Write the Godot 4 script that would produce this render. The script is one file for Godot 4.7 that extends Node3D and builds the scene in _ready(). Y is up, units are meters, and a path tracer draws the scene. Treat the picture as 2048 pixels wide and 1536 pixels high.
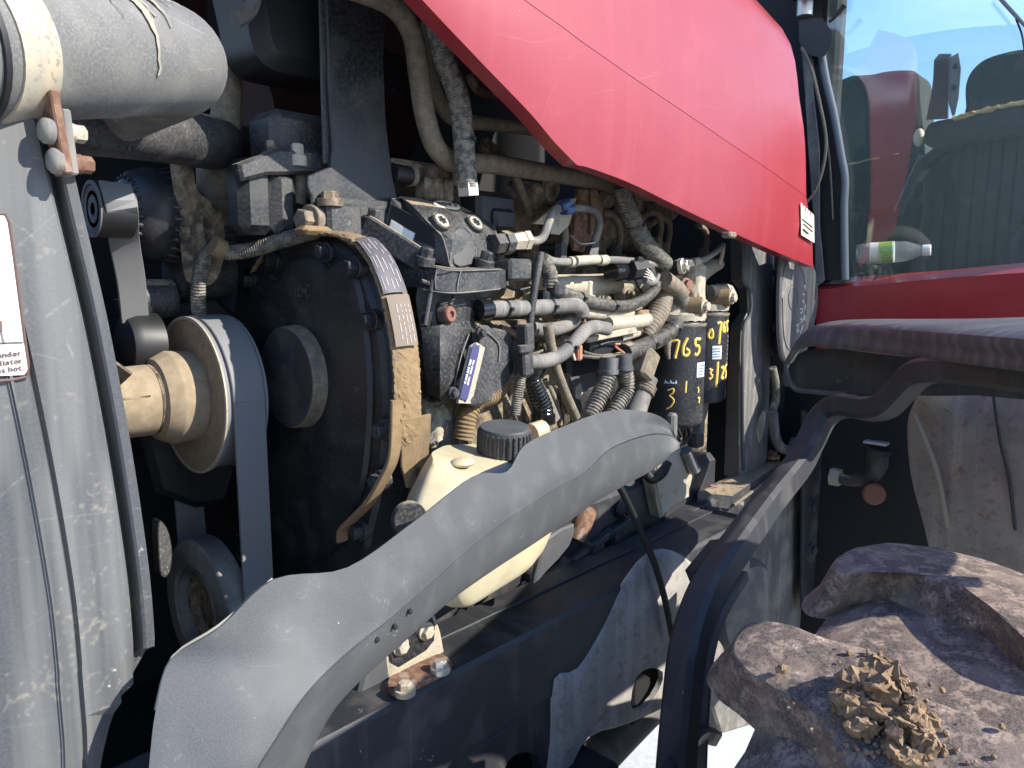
extends Node3D

# Left side of a red tractor with its bonnet raised: x runs to the rear, y up, z towards the photographer.

class Soup:
	var t := PackedVector3Array()
	func tri(a: Vector3, b: Vector3, c: Vector3) -> void:
		t.append(a); t.append(b); t.append(c)
	func quad(a: Vector3, b: Vector3, c: Vector3, d: Vector3) -> void:
		tri(a, b, c); tri(a, c, d)
	func add(s: Soup) -> Soup:
		t.append_array(s.t)
		return self
	func orient() -> Soup:
		var v := 0.0
		var o := t[0] if t.size() else Vector3.ZERO
		for i in range(0, t.size(), 3):
			v += (t[i] - o).dot((t[i + 1] - o).cross(t[i + 2] - o))
		if v < 0.0:
			for i in range(0, t.size(), 3):
				var k := t[i + 1]
				t[i + 1] = t[i + 2]
				t[i + 2] = k
		return self

var tractor: Node3D
var M := {}
var NO := []
var taken := {}
var rng := RandomNumberGenerator.new()

func V(x: float, y: float, z: float) -> Vector3:
	return Vector3(x, y, z)

# ---------------------------------------------------------------- shapes
func so(p: Array, n := 4) -> Array:          # smooth open line through points
	var o := []
	var c := p.size()
	for i in c - 1:
		var a: Vector3 = p[maxi(i - 1, 0)]
		var b: Vector3 = p[i]
		var d: Vector3 = p[i + 1]
		var e: Vector3 = p[mini(i + 2, c - 1)]
		for k in n:
			o.append(b.cubic_interpolate(d, a, e, float(k) / n))
	o.append(p[c - 1])
	return o

func sm(p: Array, n := 4) -> Array:          # smooth closed line
	var o := []
	var c := p.size()
	for i in c:
		for k in n:
			o.append((p[i] as Vector3).cubic_interpolate(p[(i + 1) % c], p[(i - 1 + c) % c], p[(i + 2) % c], float(k) / n))
	return o

func walk(p: Array, step: float) -> Array:   # [point, share of the control points] at even distances
	var fine := so(p, 10)
	var o := [[fine[0], 0.0]]
	var left := step
	for i in fine.size() - 1:
		var a: Vector3 = fine[i]
		var b: Vector3 = fine[i + 1]
		var l := a.distance_to(b)
		var at := left
		while at <= l:
			o.append([a.lerp(b, at / l), (i + at / l) / (fine.size() - 1)])
			at += step
		left = at - l
	if (o[-1][0] as Vector3).distance_to(fine[-1]) > step * 0.3:
		o.append([fine[-1], 1.0])
	return o

func tube(p: Array, r, seg := 12, ripple := 0.0, pitch := 0.005, step := 0.008) -> Soup:
	var w := walk(p, pitch / 4.0 if ripple > 0.0 else step)
	var s := Soup.new()
	var rings := []
	var up := Vector3.UP
	for i in w.size():
		var at: Vector3 = w[i][0]
		var d: Vector3 = ((w[mini(i + 1, w.size() - 1)][0] as Vector3) - (w[maxi(i - 1, 0)][0] as Vector3)).normalized()
		if absf(d.dot(up)) > 0.98:
			up = d.cross(Vector3(0.3, 0.2, 0.9)).normalized()
		var a := d.cross(up).normalized()
		up = a.cross(d).normalized()
		var rad: float
		if r is Array:
			var f: float = w[i][1] * (r.size() - 1)
			rad = lerpf(r[int(f)], r[mini(int(f) + 1, r.size() - 1)], f - int(f))
		else:
			rad = r
		if ripple > 0.0:
			rad += ripple * [0.0, 1.0, 1.0, 0.1][i % 4]
		var ring := []
		for k in seg:
			var q := TAU * k / seg
			ring.append(at + a * cos(q) * rad + up * sin(q) * rad)
		rings.append(ring)
	return loft(rings)

func loft(secs: Array, closed := true, caps := true) -> Soup:
	var s := Soup.new()
	var n: int = secs[0].size()
	for i in secs.size() - 1:
		for k in (n if closed else n - 1):
			s.quad(secs[i][k], secs[i][(k + 1) % n], secs[i + 1][(k + 1) % n], secs[i + 1][k])
	if caps and closed:
		for e in [0, secs.size() - 1]:
			var c := Vector3.ZERO
			for q in secs[e]:
				c += q
			c /= n
			for k in n:
				if e == 0:
					s.tri(c, secs[e][(k + 1) % n], secs[e][k])
				else:
					s.tri(c, secs[e][k], secs[e][(k + 1) % n])
		s.orient()
	return s

func axes(d: Vector3) -> Array:
	var n := d.normalized()
	var a := n.cross(Vector3.UP if absf(n.y) < 0.9 else Vector3.RIGHT).normalized()
	return [a, n.cross(a).normalized(), n]

func lathe(at: Vector3, d: Vector3, prof: Array, seg := 32) -> Soup:   # prof: [height along d, radius]
	var f := axes(d)
	var rings := []
	for q in prof:
		var ring := []
		for k in seg:
			var t := TAU * k / seg
			ring.append(at + f[2] * q[0] + (f[0] * cos(t) + f[1] * sin(t)) * maxf(q[1], 0.0001))
		rings.append(ring)
	return loft(rings)

func disc(at: Vector3, d: Vector3, r: float, h: float, seg := 24, b := 0.001) -> Soup:
	return lathe(at, d, [[0, r], [h - b, r], [h, r - b]], seg)

func plate(p: Array, ext: Vector3, bevel := 0.0015, hole := []) -> Soup:
	var s := Soup.new()
	var f := axes(ext)
	var q := PackedVector2Array()
	var base: Vector3 = p[0]
	for v in p:
		q.append(Vector2((v - base).dot(f[0]), (v - base).dot(f[1])))
	var out := p.duplicate()
	if Geometry2D.is_polygon_clockwise(q):
		q.reverse()
		out.reverse()
	var n := q.size()
	var top := []
	var flat := PackedVector2Array()
	var want := ext.normalized()
	for i in n:
		var a := (q[i] - q[(i - 1 + n) % n]).normalized()
		var b := (q[(i + 1) % n] - q[i]).normalized()
		var m := (Vector2(-a.y, a.x) + Vector2(-b.y, b.x))
		m = m.normalized() / maxf(0.5, sqrt((1.0 + a.dot(b)) / 2.0)) * bevel
		top.append(out[i] + f[0] * m.x + f[1] * m.y + ext)
		flat.append(q[i] + m)
	var all_top := top.duplicate()
	var all_low := out.duplicate()
	if hole.size():
		var h2 := PackedVector2Array()
		var h3 := hole.duplicate()
		for v in h3:
			h2.append(Vector2((v - base).dot(f[0]), (v - base).dot(f[1])))
		if not Geometry2D.is_polygon_clockwise(h2):
			h2.reverse()
			h3.reverse()
		var best := [1e9, 0, 0]
		for i in n:
			for k in h2.size():
				var dd := flat[i].distance_to(h2[k])
				if dd < best[0]:
					best = [dd, i, k]
		var keyed := PackedVector2Array()
		var kt := []
		var kl := []
		for i in n + 1:
			var j: int = (best[1] + i) % n
			keyed.append(flat[j]); kt.append(top[j]); kl.append(out[j])
		for k in h2.size() + 1:
			var j: int = (best[2] + k) % h2.size()
			keyed.append(h2[j]); kt.append(h3[j] + ext); kl.append(h3[j])
		keyed[n] += (keyed[n - 1] - keyed[n]).normalized() * 0.00002
		var last := keyed.size() - 1
		keyed[last] += (keyed[last - 1] - keyed[last]).normalized() * 0.00002
		flat = keyed
		all_top = kt
		all_low = kl
		for k in h3.size():
			var e: int = (k + 1) % h3.size()
			s.quad(h3[e] + ext, h3[k] + ext, h3[k], h3[e])
	for i in flat.size():
		flat[i] *= 1000.0
	var ix := Geometry2D.triangulate_polygon(flat)
	if ix.is_empty() and bevel > 0.0:
		return plate(p, ext, bevel * 0.3 if bevel > 0.0008 else 0.0, hole)
	if ix.is_empty():
		for k in range(1, flat.size() - 1):
			ix.append_array(PackedInt32Array([0, k, k + 1]))
	for i in range(0, ix.size(), 3):
		var a: Vector3 = all_top[ix[i]]
		var b: Vector3 = all_top[ix[i + 1]]
		var c: Vector3 = all_top[ix[i + 2]]
		if (b - a).cross(c - a).dot(want) < 0:
			s.tri(a, c, b)
		else:
			s.tri(a, b, c)
		a = all_low[ix[i]]; b = all_low[ix[i + 1]]; c = all_low[ix[i + 2]]
		if (b - a).cross(c - a).dot(want) > 0:
			s.tri(a, c, b)
		else:
			s.tri(a, b, c)
	var lift := ext * (1.0 - minf(0.5, bevel / maxf(ext.length(), 1e-5)))
	for i in n:
		var j := (i + 1) % n
		s.quad(out[i], out[j], out[j] + lift, out[i] + lift)
		s.quad(out[i] + lift, out[j] + lift, top[j], top[i])
	return s

func box(c: Vector3, size: Vector3, b := 0.002, turn := Basis.IDENTITY) -> Soup:
	var s := Soup.new()
	var h := size / 2.0
	b = minf(b, minf(h.x, minf(h.y, h.z)) * 0.9)
	var pt := func(sx: int, sy: int, sz: int, full: int) -> Vector3:
		var v := Vector3(sx * (h.x - (0.0 if full == 0 else b)), sy * (h.y - (0.0 if full == 1 else b)), sz * (h.z - (0.0 if full == 2 else b)))
		return v
	var put := func(q: Array) -> void:
		var m := Vector3.ZERO
		for v in q:
			m += v
		for i in range(1, q.size() - 1):
			var a: Vector3 = c + turn * (q[0] as Vector3)
			var d: Vector3 = c + turn * (q[i] as Vector3)
			var e: Vector3 = c + turn * (q[i + 1] as Vector3)
			if (d - a).cross(e - a).dot(turn * m) < 0:
				s.tri(a, e, d)
			else:
				s.tri(a, d, e)
	for g in [-1, 1]:
		put.call([pt.call(g, -1, -1, 0), pt.call(g, 1, -1, 0), pt.call(g, 1, 1, 0), pt.call(g, -1, 1, 0)])
		put.call([pt.call(-1, g, -1, 1), pt.call(1, g, -1, 1), pt.call(1, g, 1, 1), pt.call(-1, g, 1, 1)])
		put.call([pt.call(-1, -1, g, 2), pt.call(1, -1, g, 2), pt.call(1, 1, g, 2), pt.call(-1, 1, g, 2)])
		for k in [-1, 1]:
			put.call([pt.call(g, k, -1, 0), pt.call(g, k, 1, 0), pt.call(g, k, 1, 1), pt.call(g, k, -1, 1)])
			put.call([pt.call(g, -1, k, 0), pt.call(g, 1, k, 0), pt.call(g, 1, k, 2), pt.call(g, -1, k, 2)])
			put.call([pt.call(-1, g, k, 1), pt.call(1, g, k, 1), pt.call(1, g, k, 2), pt.call(-1, g, k, 2)])
			for l in [-1, 1]:
				put.call([pt.call(g, k, l, 0), pt.call(g, k, l, 1), pt.call(g, k, l, 2)])
	return s

func bar(a: Vector3, b: Vector3, w: float, h: float, up := Vector3.UP, bev := 0.002) -> Soup:   # a bar from a to b
	var d := (b - a).normalized()
	var side := d.cross(up).normalized()
	return box((a + b) / 2.0, Vector3(w, h, a.distance_to(b)), bev, Basis(side, d.cross(side).normalized() * -1.0, d))

func sweep(p: Array, half: Array, up: Vector3, n := 6, carried := false) -> Soup:   # a flat bar along a line; half = [half width, half thickness]
	var l := so(p, n)
	var rings := []
	for i in l.size():
		var d: Vector3 = ((l[mini(i + 1, l.size() - 1)] as Vector3) - (l[maxi(i - 1, 0)] as Vector3)).normalized()
		var side := up - d * up.dot(d)
		side = side.normalized()
		if carried:
			up = side
		var nn := d.cross(side)
		var w: float = half[0]
		var t: float = half[1]
		var b := minf(w, t) * 0.35
		rings.append([l[i] + side * (w - b) + nn * t, l[i] - side * (w - b) + nn * t, l[i] - side * w + nn * (t - b), l[i] - side * w - nn * (t - b), l[i] - side * (w - b) - nn * t, l[i] + side * (w - b) - nn * t, l[i] + side * w - nn * (t - b), l[i] + side * w + nn * (t - b)])
	return loft(rings)

func refine(rows: Array, nu: int, nv: int) -> Array:   # smooth a grid of control points
	var a := []
	for r in rows:
		a.append(so(r, nu))
	var cols := []
	for k in a[0].size():
		var line := []
		for r in a:
			line.append(r[k])
		cols.append(so(line, nv))
	return cols

func sheet(g: Array, thick: float) -> Soup:   # a skin of the given thickness, g[i][j]
	var s := Soup.new()
	var m := g.size()
	var n: int = g[0].size()
	var back := []
	for i in m:
		var row := []
		for j in n:
			var du: Vector3 = g[mini(i + 1, m - 1)][j] - g[maxi(i - 1, 0)][j]
			var dv: Vector3 = g[i][mini(j + 1, n - 1)] - g[i][maxi(j - 1, 0)]
			row.append(g[i][j] - du.cross(dv).normalized() * thick)
		back.append(row)
	for i in m - 1:
		for j in n - 1:
			s.quad(g[i][j], g[i + 1][j], g[i + 1][j + 1], g[i][j + 1])
			s.quad(back[i][j], back[i][j + 1], back[i + 1][j + 1], back[i + 1][j])
	for i in m - 1:
		s.quad(g[i + 1][0], g[i][0], back[i][0], back[i + 1][0])
		s.quad(g[i][n - 1], g[i + 1][n - 1], back[i + 1][n - 1], back[i][n - 1])
	for j in n - 1:
		s.quad(g[0][j], g[0][j + 1], back[0][j + 1], back[0][j])
		s.quad(g[m - 1][j + 1], g[m - 1][j], back[m - 1][j], back[m - 1][j + 1])
	return s.orient()

func rough_up(s: Soup, amount: float, freq: float, seed_at := 1) -> Soup:
	var n := FastNoiseLite.new()
	n.seed = seed_at
	n.frequency = freq
	n.fractal_octaves = 4
	for i in s.t.size():
		var p := s.t[i]
		s.t[i] = p + Vector3(n.get_noise_3d(p.x, p.y, p.z), n.get_noise_3d(p.y + 7.0, p.z, p.x), n.get_noise_3d(p.z, p.x + 13.0, p.y)) * amount
	return s

func split(s: Soup, times := 1) -> Soup:      # every triangle becomes four
	for k in times:
		var o := Soup.new()
		for i in range(0, s.t.size(), 3):
			var a := s.t[i]
			var b := s.t[i + 1]
			var c := s.t[i + 2]
			var ab := (a + b) / 2.0
			var bc := (b + c) / 2.0
			var ca := (c + a) / 2.0
			o.tri(a, ab, ca); o.tri(ab, b, bc); o.tri(ca, bc, c); o.tri(ab, bc, ca)
		s = o
	return s

func ball(c: Vector3, r: Vector3, seg := 12) -> Soup:
	var rings := []
	for i in seg + 1:
		var a := PI * i / seg
		var ring := []
		for k in seg * 2:
			var q := TAU * k / (seg * 2)
			ring.append(c + Vector3(sin(a) * cos(q) * r.x, cos(a) * r.y, sin(a) * sin(q) * r.z))
		rings.append(ring)
	return loft(rings)

# ---------------------------------------------------------------- objects
func numbered(called: String, parent: Node) -> String:
	var key := str(parent.get_instance_id()) + called
	var n: int = taken.get(key, 0)
	taken[key] = n + 1
	return called if n == 0 else "%s_%03d" % [called, n]

func skin(s: Soup, centre: Vector3, angle := 42.0, ledge := 2.0) -> ArrayMesh:
	var n := s.t.size()
	var faces := PackedVector3Array()
	faces.resize(n / 3)
	var at := {}
	var ids := PackedInt32Array()
	ids.resize(n)
	var near := []
	for i in n / 3:
		faces[i] = (s.t[i * 3 + 1] - s.t[i * 3]).cross(s.t[i * 3 + 2] - s.t[i * 3])
		for k in 3:
			var key := Vector3i(s.t[i * 3 + k] * 40000.0)
			var id: int = at.get(key, -1)
			if id < 0:
				id = near.size()
				at[key] = id
				near.append(PackedInt32Array())
			near[id].append(i)
			ids[i * 3 + k] = id
	var least := cos(deg_to_rad(angle))
	var unit := PackedVector3Array()
	unit.resize(n / 3)
	for i in n / 3:
		unit[i] = faces[i].normalized()
	var vs := PackedVector3Array()
	var ns := PackedVector3Array()
	vs.resize(n)
	ns.resize(n)
	for i in n / 3:
		var u := unit[i]
		for k in 3:
			var sum := Vector3.ZERO
			for f in near[ids[i * 3 + k]]:
				if unit[f].dot(u) > least:
					sum += faces[f]
			var slot: int = i * 3 + [0, 2, 1][k]
			vs[slot] = s.t[i * 3 + k] - centre
			ns[slot] = sum.normalized() if sum.length_squared() > 0.0 else u
	var m := ArrayMesh.new()
	if ledge < 1.0:
		var kinds := [[PackedVector3Array(), PackedVector3Array()], [PackedVector3Array(), PackedVector3Array()]]
		for i in n / 3:
			var into: Array = kinds[1 if unit[i].y > ledge else 0]
			for k in 3:
				into[0].append(vs[i * 3 + k])
				into[1].append(ns[i * 3 + k])
		for q in kinds:
			face(m, q[0], q[1])
	else:
		face(m, vs, ns)
	return m

func face(m: ArrayMesh, vs: PackedVector3Array, ns: PackedVector3Array) -> void:
	if vs.is_empty():
		return
	var a := []
	a.resize(Mesh.ARRAY_MAX)
	a[Mesh.ARRAY_VERTEX] = vs
	a[Mesh.ARRAY_NORMAL] = ns
	m.add_surface_from_arrays(Mesh.PRIMITIVE_TRIANGLES, a)

func where(n: Node) -> Vector3:
	var p := Vector3.ZERO
	while n is Node3D and n != self:
		p += (n as Node3D).position
		n = n.get_parent()
	return p

func part(called: String, s: Soup, m: Material, parent: Node = null, label := "", angle := 42.0) -> MeshInstance3D:
	var up: Node = parent if parent else tractor
	var o := MeshInstance3D.new()
	o.name = numbered(called, up)
	var lo := s.t[0]
	var hi := s.t[0]
	for p in s.t:
		lo = lo.min(p)
		hi = hi.max(p)
	var c := (lo + hi) / 2.0
	var settled: Material = m.get_meta("ledge") if m.has_meta("ledge") else null
	o.mesh = skin(s, c, angle, 0.78 if settled else 2.0)
	if settled and o.mesh.get_surface_count() == 2:
		o.mesh.surface_set_material(0, m)
		o.mesh.surface_set_material(1, settled)
	else:
		o.material_override = m
	o.position = c - where(up)
	up.add_child(o, true)
	if label:
		o.set_meta("label", label)
	return o

func thing(called: String, label: String, category: String, at: Vector3, group := "") -> Node3D:
	var o := Node3D.new()
	o.name = numbered(called, self)
	add_child(o, true)
	o.position = at
	return tag(o, label, category, group)

func tag(o: Node3D, label: String, category: String, group := "") -> Node3D:
	o.set_meta("label", label)
	o.set_meta("category", category)
	if group:
		o.set_meta("group", group)
	return o

var bolt_shapes := {}
func bolt(parent: Node3D, at: Vector3, d: Vector3, r: float, m: Material, h := 0.0, called := "bolt", turn := 0.3, washer := 1.45) -> void:
	h = h if h > 0.0 else r * 1.1
	var key := "%.4f %.4f %.2f" % [r, h, washer]
	if not bolt_shapes.has(key):
		var s := lathe(Vector3.ZERO, Vector3.UP, [[-h * 0.5, r * washer], [h * 0.18, r * washer], [h * 0.24, r * washer * 0.94]], 20) if washer > 1.0 else lathe(Vector3.ZERO, Vector3.UP, [[-h * 0.5, r], [0.0, r]], 12)
		s.add(lathe(Vector3.ZERO, Vector3.UP, [[h * 0.2, r], [h * 0.9, r], [h, r * 0.86]], 6))
		s.add(lathe(Vector3.ZERO, Vector3.UP, [[h * 0.95, r * 0.55], [h * 1.03, r * 0.5]], 12))
		bolt_shapes[key] = skin(s, Vector3.ZERO, 30.0)
	var o := MeshInstance3D.new()
	o.name = numbered(called, parent)
	o.mesh = bolt_shapes[key]
	o.material_override = m
	var f := axes(d)
	o.basis = Basis(f[0], f[2], f[0].cross(f[2])) * Basis(Vector3.UP, turn)
	o.position = at - where(parent)
	parent.add_child(o, true)

func letters(called: String, text: String, size: float, at: Vector3, right: Vector3, up: Vector3, m: Material, parent: Node3D, bold := true, depth := 0.0008, align := HORIZONTAL_ALIGNMENT_CENTER) -> MeshInstance3D:
	var t := TextMesh.new()
	var f := SystemFont.new()
	f.font_names = PackedStringArray(["Droid Sans"])
	f.font_weight = 700 if bold else 400
	t.font = f
	t.font_size = 24
	t.pixel_size = size / 24.0
	t.curve_step = 4.0
	t.depth = depth
	t.text = text
	t.horizontal_alignment = align
	t.material = m
	var o := MeshInstance3D.new()
	o.name = numbered(called, parent)
	o.mesh = t
	var x := right.normalized()
	var z := x.cross(up).normalized()
	o.basis = Basis(x, z.cross(x), z)
	o.position = at - where(parent)
	parent.add_child(o, true)
	return o

# ---------------------------------------------------------------- surfaces
const SIDE := 512
func grain(seed_at: int, freq: float, kind := 0, w := SIDE, h := SIDE) -> PackedByteArray:
	var n := FastNoiseLite.new()
	n.seed = seed_at
	n.frequency = freq
	n.fractal_octaves = 5
	n.noise_type = FastNoiseLite.TYPE_SIMPLEX_SMOOTH
	if kind == 1:
		n.noise_type = FastNoiseLite.TYPE_CELLULAR
		n.fractal_type = FastNoiseLite.FRACTAL_NONE
		n.cellular_return_type = FastNoiseLite.RETURN_DISTANCE
	elif kind == 2:
		n.fractal_type = FastNoiseLite.FRACTAL_RIDGED
	var im := n.get_seamless_image(w, h, false, false, 0.1, true)
	im.convert(Image.FORMAT_L8)
	if w != SIDE or h != SIDE:
		im.resize(SIDE, SIDE, Image.INTERPOLATE_CUBIC)
	return im.get_data()

func scratches(seed_at: int, count: int) -> PackedByteArray:
	var r := RandomNumberGenerator.new()
	r.seed = seed_at
	var b := PackedByteArray()
	b.resize(SIDE * SIDE)
	for i in count:
		var p := Vector2(r.randf() * SIDE, r.randf() * SIDE)
		var a := r.randf_range(-0.5, 0.5) + (PI / 2 if r.randf() < 0.3 else 0.0)
		var v := int(r.randf_range(60, 255))
		for k in int(r.randf_range(8, 130)):
			p += Vector2(cos(a), sin(a))
			a += r.randf_range(-0.05, 0.05)
			b[(posmod(int(p.y), SIDE)) * SIDE + posmod(int(p.x), SIDE)] = v
	return b

func times(a: PackedByteArray, b: PackedByteArray) -> PackedByteArray:
	var o := PackedByteArray()
	o.resize(a.size())
	for i in a.size():
		o[i] = a[i] * b[i] / 255
	return o

var srgb := PackedByteArray()
# layers: [grain, low, high, colour (linear), share, roughness, height]
func surface(called: String, base: Color, rough: float, layers: Array, repeat: float, relief := 0.0, own_height := -1) -> StandardMaterial3D:
	if srgb.is_empty():
		srgb.resize(2049)
		for i in 2049:
			srgb[i] = int(clampf(Color(i / 2048.0, 0, 0).linear_to_srgb().r * 255.0 + 0.5, 0, 255))
	var n := SIDE * SIDE
	var px := PackedByteArray()
	var aux := PackedByteArray()
	px.resize(n * 3)
	aux.resize(n * 3)
	var luts := []
	for l in layers:
		var t := PackedFloat32Array()
		t.resize(256)
		for i in 256:
			t[i] = smoothstep(l[1], l[2], i / 255.0) * l[4]
		luts.append(t)
	var nl := layers.size()
	for i in n:
		var r := base.r
		var g := base.g
		var b := base.b
		var q := rough
		var hh := 0.5
		for k in nl:
			var l: Array = layers[k]
			var f: float = luts[k][l[0][i]]
			if f > 0.004:
				var c: Color = l[3]
				r += (c.r - r) * f
				g += (c.g - g) * f
				b += (c.b - b) * f
				q += (l[5] - q) * f
				hh += l[6] * f
		px[i * 3] = srgb[int(r * 2048.0)]
		px[i * 3 + 1] = srgb[int(g * 2048.0)]
		px[i * 3 + 2] = srgb[int(b * 2048.0)]
		aux[i * 3] = int(clampf(hh, 0.0, 1.0) * 255.0)
		aux[i * 3 + 1] = int(clampf(q, 0.03, 1.0) * 255.0)
	var m := StandardMaterial3D.new()
	m.resource_name = called
	m.albedo_texture = ImageTexture.create_from_image(Image.create_from_data(SIDE, SIDE, false, Image.FORMAT_RGB8, px))
	var at := ImageTexture.create_from_image(Image.create_from_data(SIDE, SIDE, false, Image.FORMAT_RGB8, aux))
	m.roughness = 1.0
	m.roughness_texture = at
	m.roughness_texture_channel = BaseMaterial3D.TEXTURE_CHANNEL_GREEN
	if relief > 0.0:
		m.heightmap_enabled = true
		m.heightmap_texture = at
		m.heightmap_scale = relief
	m.uv1_triplanar = true
	m.uv1_world_triplanar = true
	m.uv1_triplanar_sharpness = 6.0
	m.uv1_scale = Vector3.ONE * repeat
	M[called] = m
	return m

func plain(called: String, c: Color, rough: float, metal := 0.0) -> StandardMaterial3D:
	var m := StandardMaterial3D.new()
	m.resource_name = called
	m.albedo_color = c.linear_to_srgb()
	m.roughness = rough
	m.metallic = metal
	M[called] = m
	return m

func _ready() -> void:
	rng.seed = 7
	# camera, sky, sun, exposure
	var cam := Camera3D.new()
	cam.name = "camera"
	cam.basis = Basis(V(0.68200, 0.0, 0.73135), V(0.10178, 0.99027, -0.09491), V(-0.72424, 0.13917, 0.67536)).orthonormalized()
	cam.position = V(0, 1.75, 0)
	cam.fov = 55.0
	cam.near = 0.02
	cam.far = 900.0
	add_child(cam)
	cam.current = true
	var env := Environment.new()
	env.background_mode = Environment.BG_SKY
	var sky := ProceduralSkyMaterial.new()
	sky.sky_top_color = Color(0.20, 0.49, 0.84)
	sky.sky_horizon_color = Color(0.66, 0.87, 1.0)
	sky.sky_curve = 0.28
	sky.ground_bottom_color = Color(0.42, 0.38, 0.33)
	sky.ground_horizon_color = Color(0.62, 0.62, 0.62)
	sky.sun_angle_max = 3.0
	sky.sky_energy_multiplier = 0.95
	var cirrus := FastNoiseLite.new()
	cirrus.seed = 11
	cirrus.frequency = 0.006
	cirrus.fractal_octaves = 5
	cirrus.domain_warp_enabled = true
	cirrus.domain_warp_amplitude = 30.0
	var ci := cirrus.get_seamless_image(256, 512)
	ci.resize(2048, 512, Image.INTERPOLATE_CUBIC)
	ci.convert(Image.FORMAT_L8)
	var cd := ci.get_data()
	var cp := PackedByteArray()
	cp.resize(cd.size() * 4)
	for i in cd.size():
		cp[i * 4] = 255
		cp[i * 4 + 1] = 255
		cp[i * 4 + 2] = 255
		cp[i * 4 + 3] = int(smoothstep(0.38, 0.95, cd[i] / 255.0) * 210.0)
	sky.sky_cover = ImageTexture.create_from_image(Image.create_from_data(2048, 512, false, Image.FORMAT_RGBA8, cp))
	env.sky = Sky.new()
	env.sky.sky_material = sky
	env.tonemap_mode = Environment.TONE_MAPPER_LINEAR
	env.tonemap_exposure = 2.0
	env.sdfgi_enabled = true
	env.ssao_enabled = true
	env.ssil_enabled = true
	var we := WorldEnvironment.new()
	we.name = "world_environment"
	we.environment = env
	add_child(we)
	var sun := DirectionalLight3D.new()
	sun.name = "sun"
	sun.light_color = Color(1.0, 0.975, 0.93)
	sun.light_energy = 1.6
	sun.light_angular_distance = 0.5
	sun.shadow_enabled = true
	add_child(sun)
	sun.look_at_from_position(Vector3.ZERO, -V(0.36, 0.60, 0.80), Vector3.UP)

	# surfaces
	var big := grain(1, 0.008)
	var mid := grain(2, 0.024)
	var fine := grain(3, 0.09)
	var tiny := grain(12, 0.3)
	var drip := grain(5, 0.02, 0, SIDE, 20)
	var vein := grain(8, 0.014, 2)
	var scr := scratches(9, 90)
	var speck := times(grain(21, 0.16), times(mid, grain(22, 0.012)))
	var fleck := times(fine, big)
	var dust := Color(0.30, 0.225, 0.14)
	var pale := Color(0.50, 0.45, 0.37)
	var dim := Color(0.10, 0.085, 0.065)
	surface("black_paint", Color(0.010, 0.011, 0.014), 0.40, [[big, 0.35, 0.8, Color(0.030, 0.029, 0.030), 0.8, 0.55, 0.0], [fine, 0.35, 0.8, Color(0.045, 0.042, 0.040), 0.5, 0.7, 0.1], [fleck, 0.50, 0.66, dim, 0.5, 0.85, 0.05], [speck, 0.44, 0.56, pale, 0.8, 0.9, 0.1]], 3.1, 0.03)
	surface("black_dusty", Color(0.020, 0.021, 0.024), 0.50, [[big, 0.3, 0.8, Color(0.055, 0.052, 0.05), 0.8, 0.7, 0.05], [fine, 0.42, 0.8, Color(0.11, 0.102, 0.092), 0.5, 0.85, 0.15], [fleck, 0.46, 0.70, Color(0.22, 0.19, 0.15), 0.4, 0.95, 0.1], [speck, 0.40, 0.54, pale, 0.85, 0.95, 0.1]], 3.7, 0.04)
	surface("engine_grime", Color(0.035, 0.030, 0.024), 0.85, [[big, 0.2, 0.6, Color(0.19, 0.145, 0.095), 0.85, 1.0, 0.1], [mid, 0.35, 0.75, Color(0.34, 0.265, 0.18), 0.6, 1.0, 0.1], [fine, 0.52, 0.85, Color(0.02, 0.018, 0.015), 0.6, 0.7, -0.15], [speck, 0.40, 0.54, Color(0.5, 0.43, 0.32), 0.7, 1.0, 0.1]], 3.3, 0.05)
	surface("dust_cake", Color(0.185, 0.122, 0.060), 1.0, [[tiny, 0.3, 0.75, Color(0.29, 0.205, 0.115), 0.75, 1.0, 0.30], [mid, 0.25, 0.8, Color(0.15, 0.10, 0.052), 0.5, 1.0, -0.15], [big, 0.60, 0.9, Color(0.14, 0.115, 0.09), 0.6, 0.9, -0.2]], 4.7, 0.08)
	surface("ledge_dust", Color(0.21, 0.16, 0.10), 1.0, [[fine, 0.3, 0.8, Color(0.31, 0.245, 0.16), 0.8, 1.0, 0.2], [mid, 0.5, 0.75, Color(0.06, 0.055, 0.05), 0.75, 0.7, -0.2]], 4.1, 0.05)
	surface("grey_plastic", Color(0.050, 0.052, 0.056), 0.55, [[drip, 0.36, 0.85, Color(0.125, 0.125, 0.122), 0.9, 0.7, 0.0], [tiny, 0.3, 0.75, Color(0.090, 0.090, 0.092), 0.5, 0.65, 0.15], [fleck, 0.42, 0.70, Color(0.25, 0.225, 0.175), 0.45, 0.9, 0.05], [vein, 0.84, 0.98, Color(0.36, 0.34, 0.29), 0.25, 0.9, 0.0], [speck, 0.43, 0.54, Color(0.58, 0.54, 0.46), 0.8, 0.9, 0.1], [scr, 0.4, 1.0, Color(0.26, 0.255, 0.24), 0.25, 0.8, 0.0]], 2.7, 0.02)
	surface("dark_plastic", Color(0.046, 0.047, 0.050), 0.60, [[tiny, 0.3, 0.75, Color(0.072, 0.073, 0.077), 0.8, 0.66, 0.35], [big, 0.35, 0.85, Color(0.095, 0.095, 0.096), 0.35, 0.55, 0.0], [fleck, 0.50, 0.70, Color(0.24, 0.23, 0.21), 0.3, 0.8, 0.0], [speck, 0.47, 0.58, Color(0.58, 0.55, 0.48), 0.85, 0.9, 0.05], [scr, 0.6, 1.0, Color(0.25, 0.24, 0.22), 0.14, 0.8, 0.0]], 4.1, 0.008)
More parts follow.
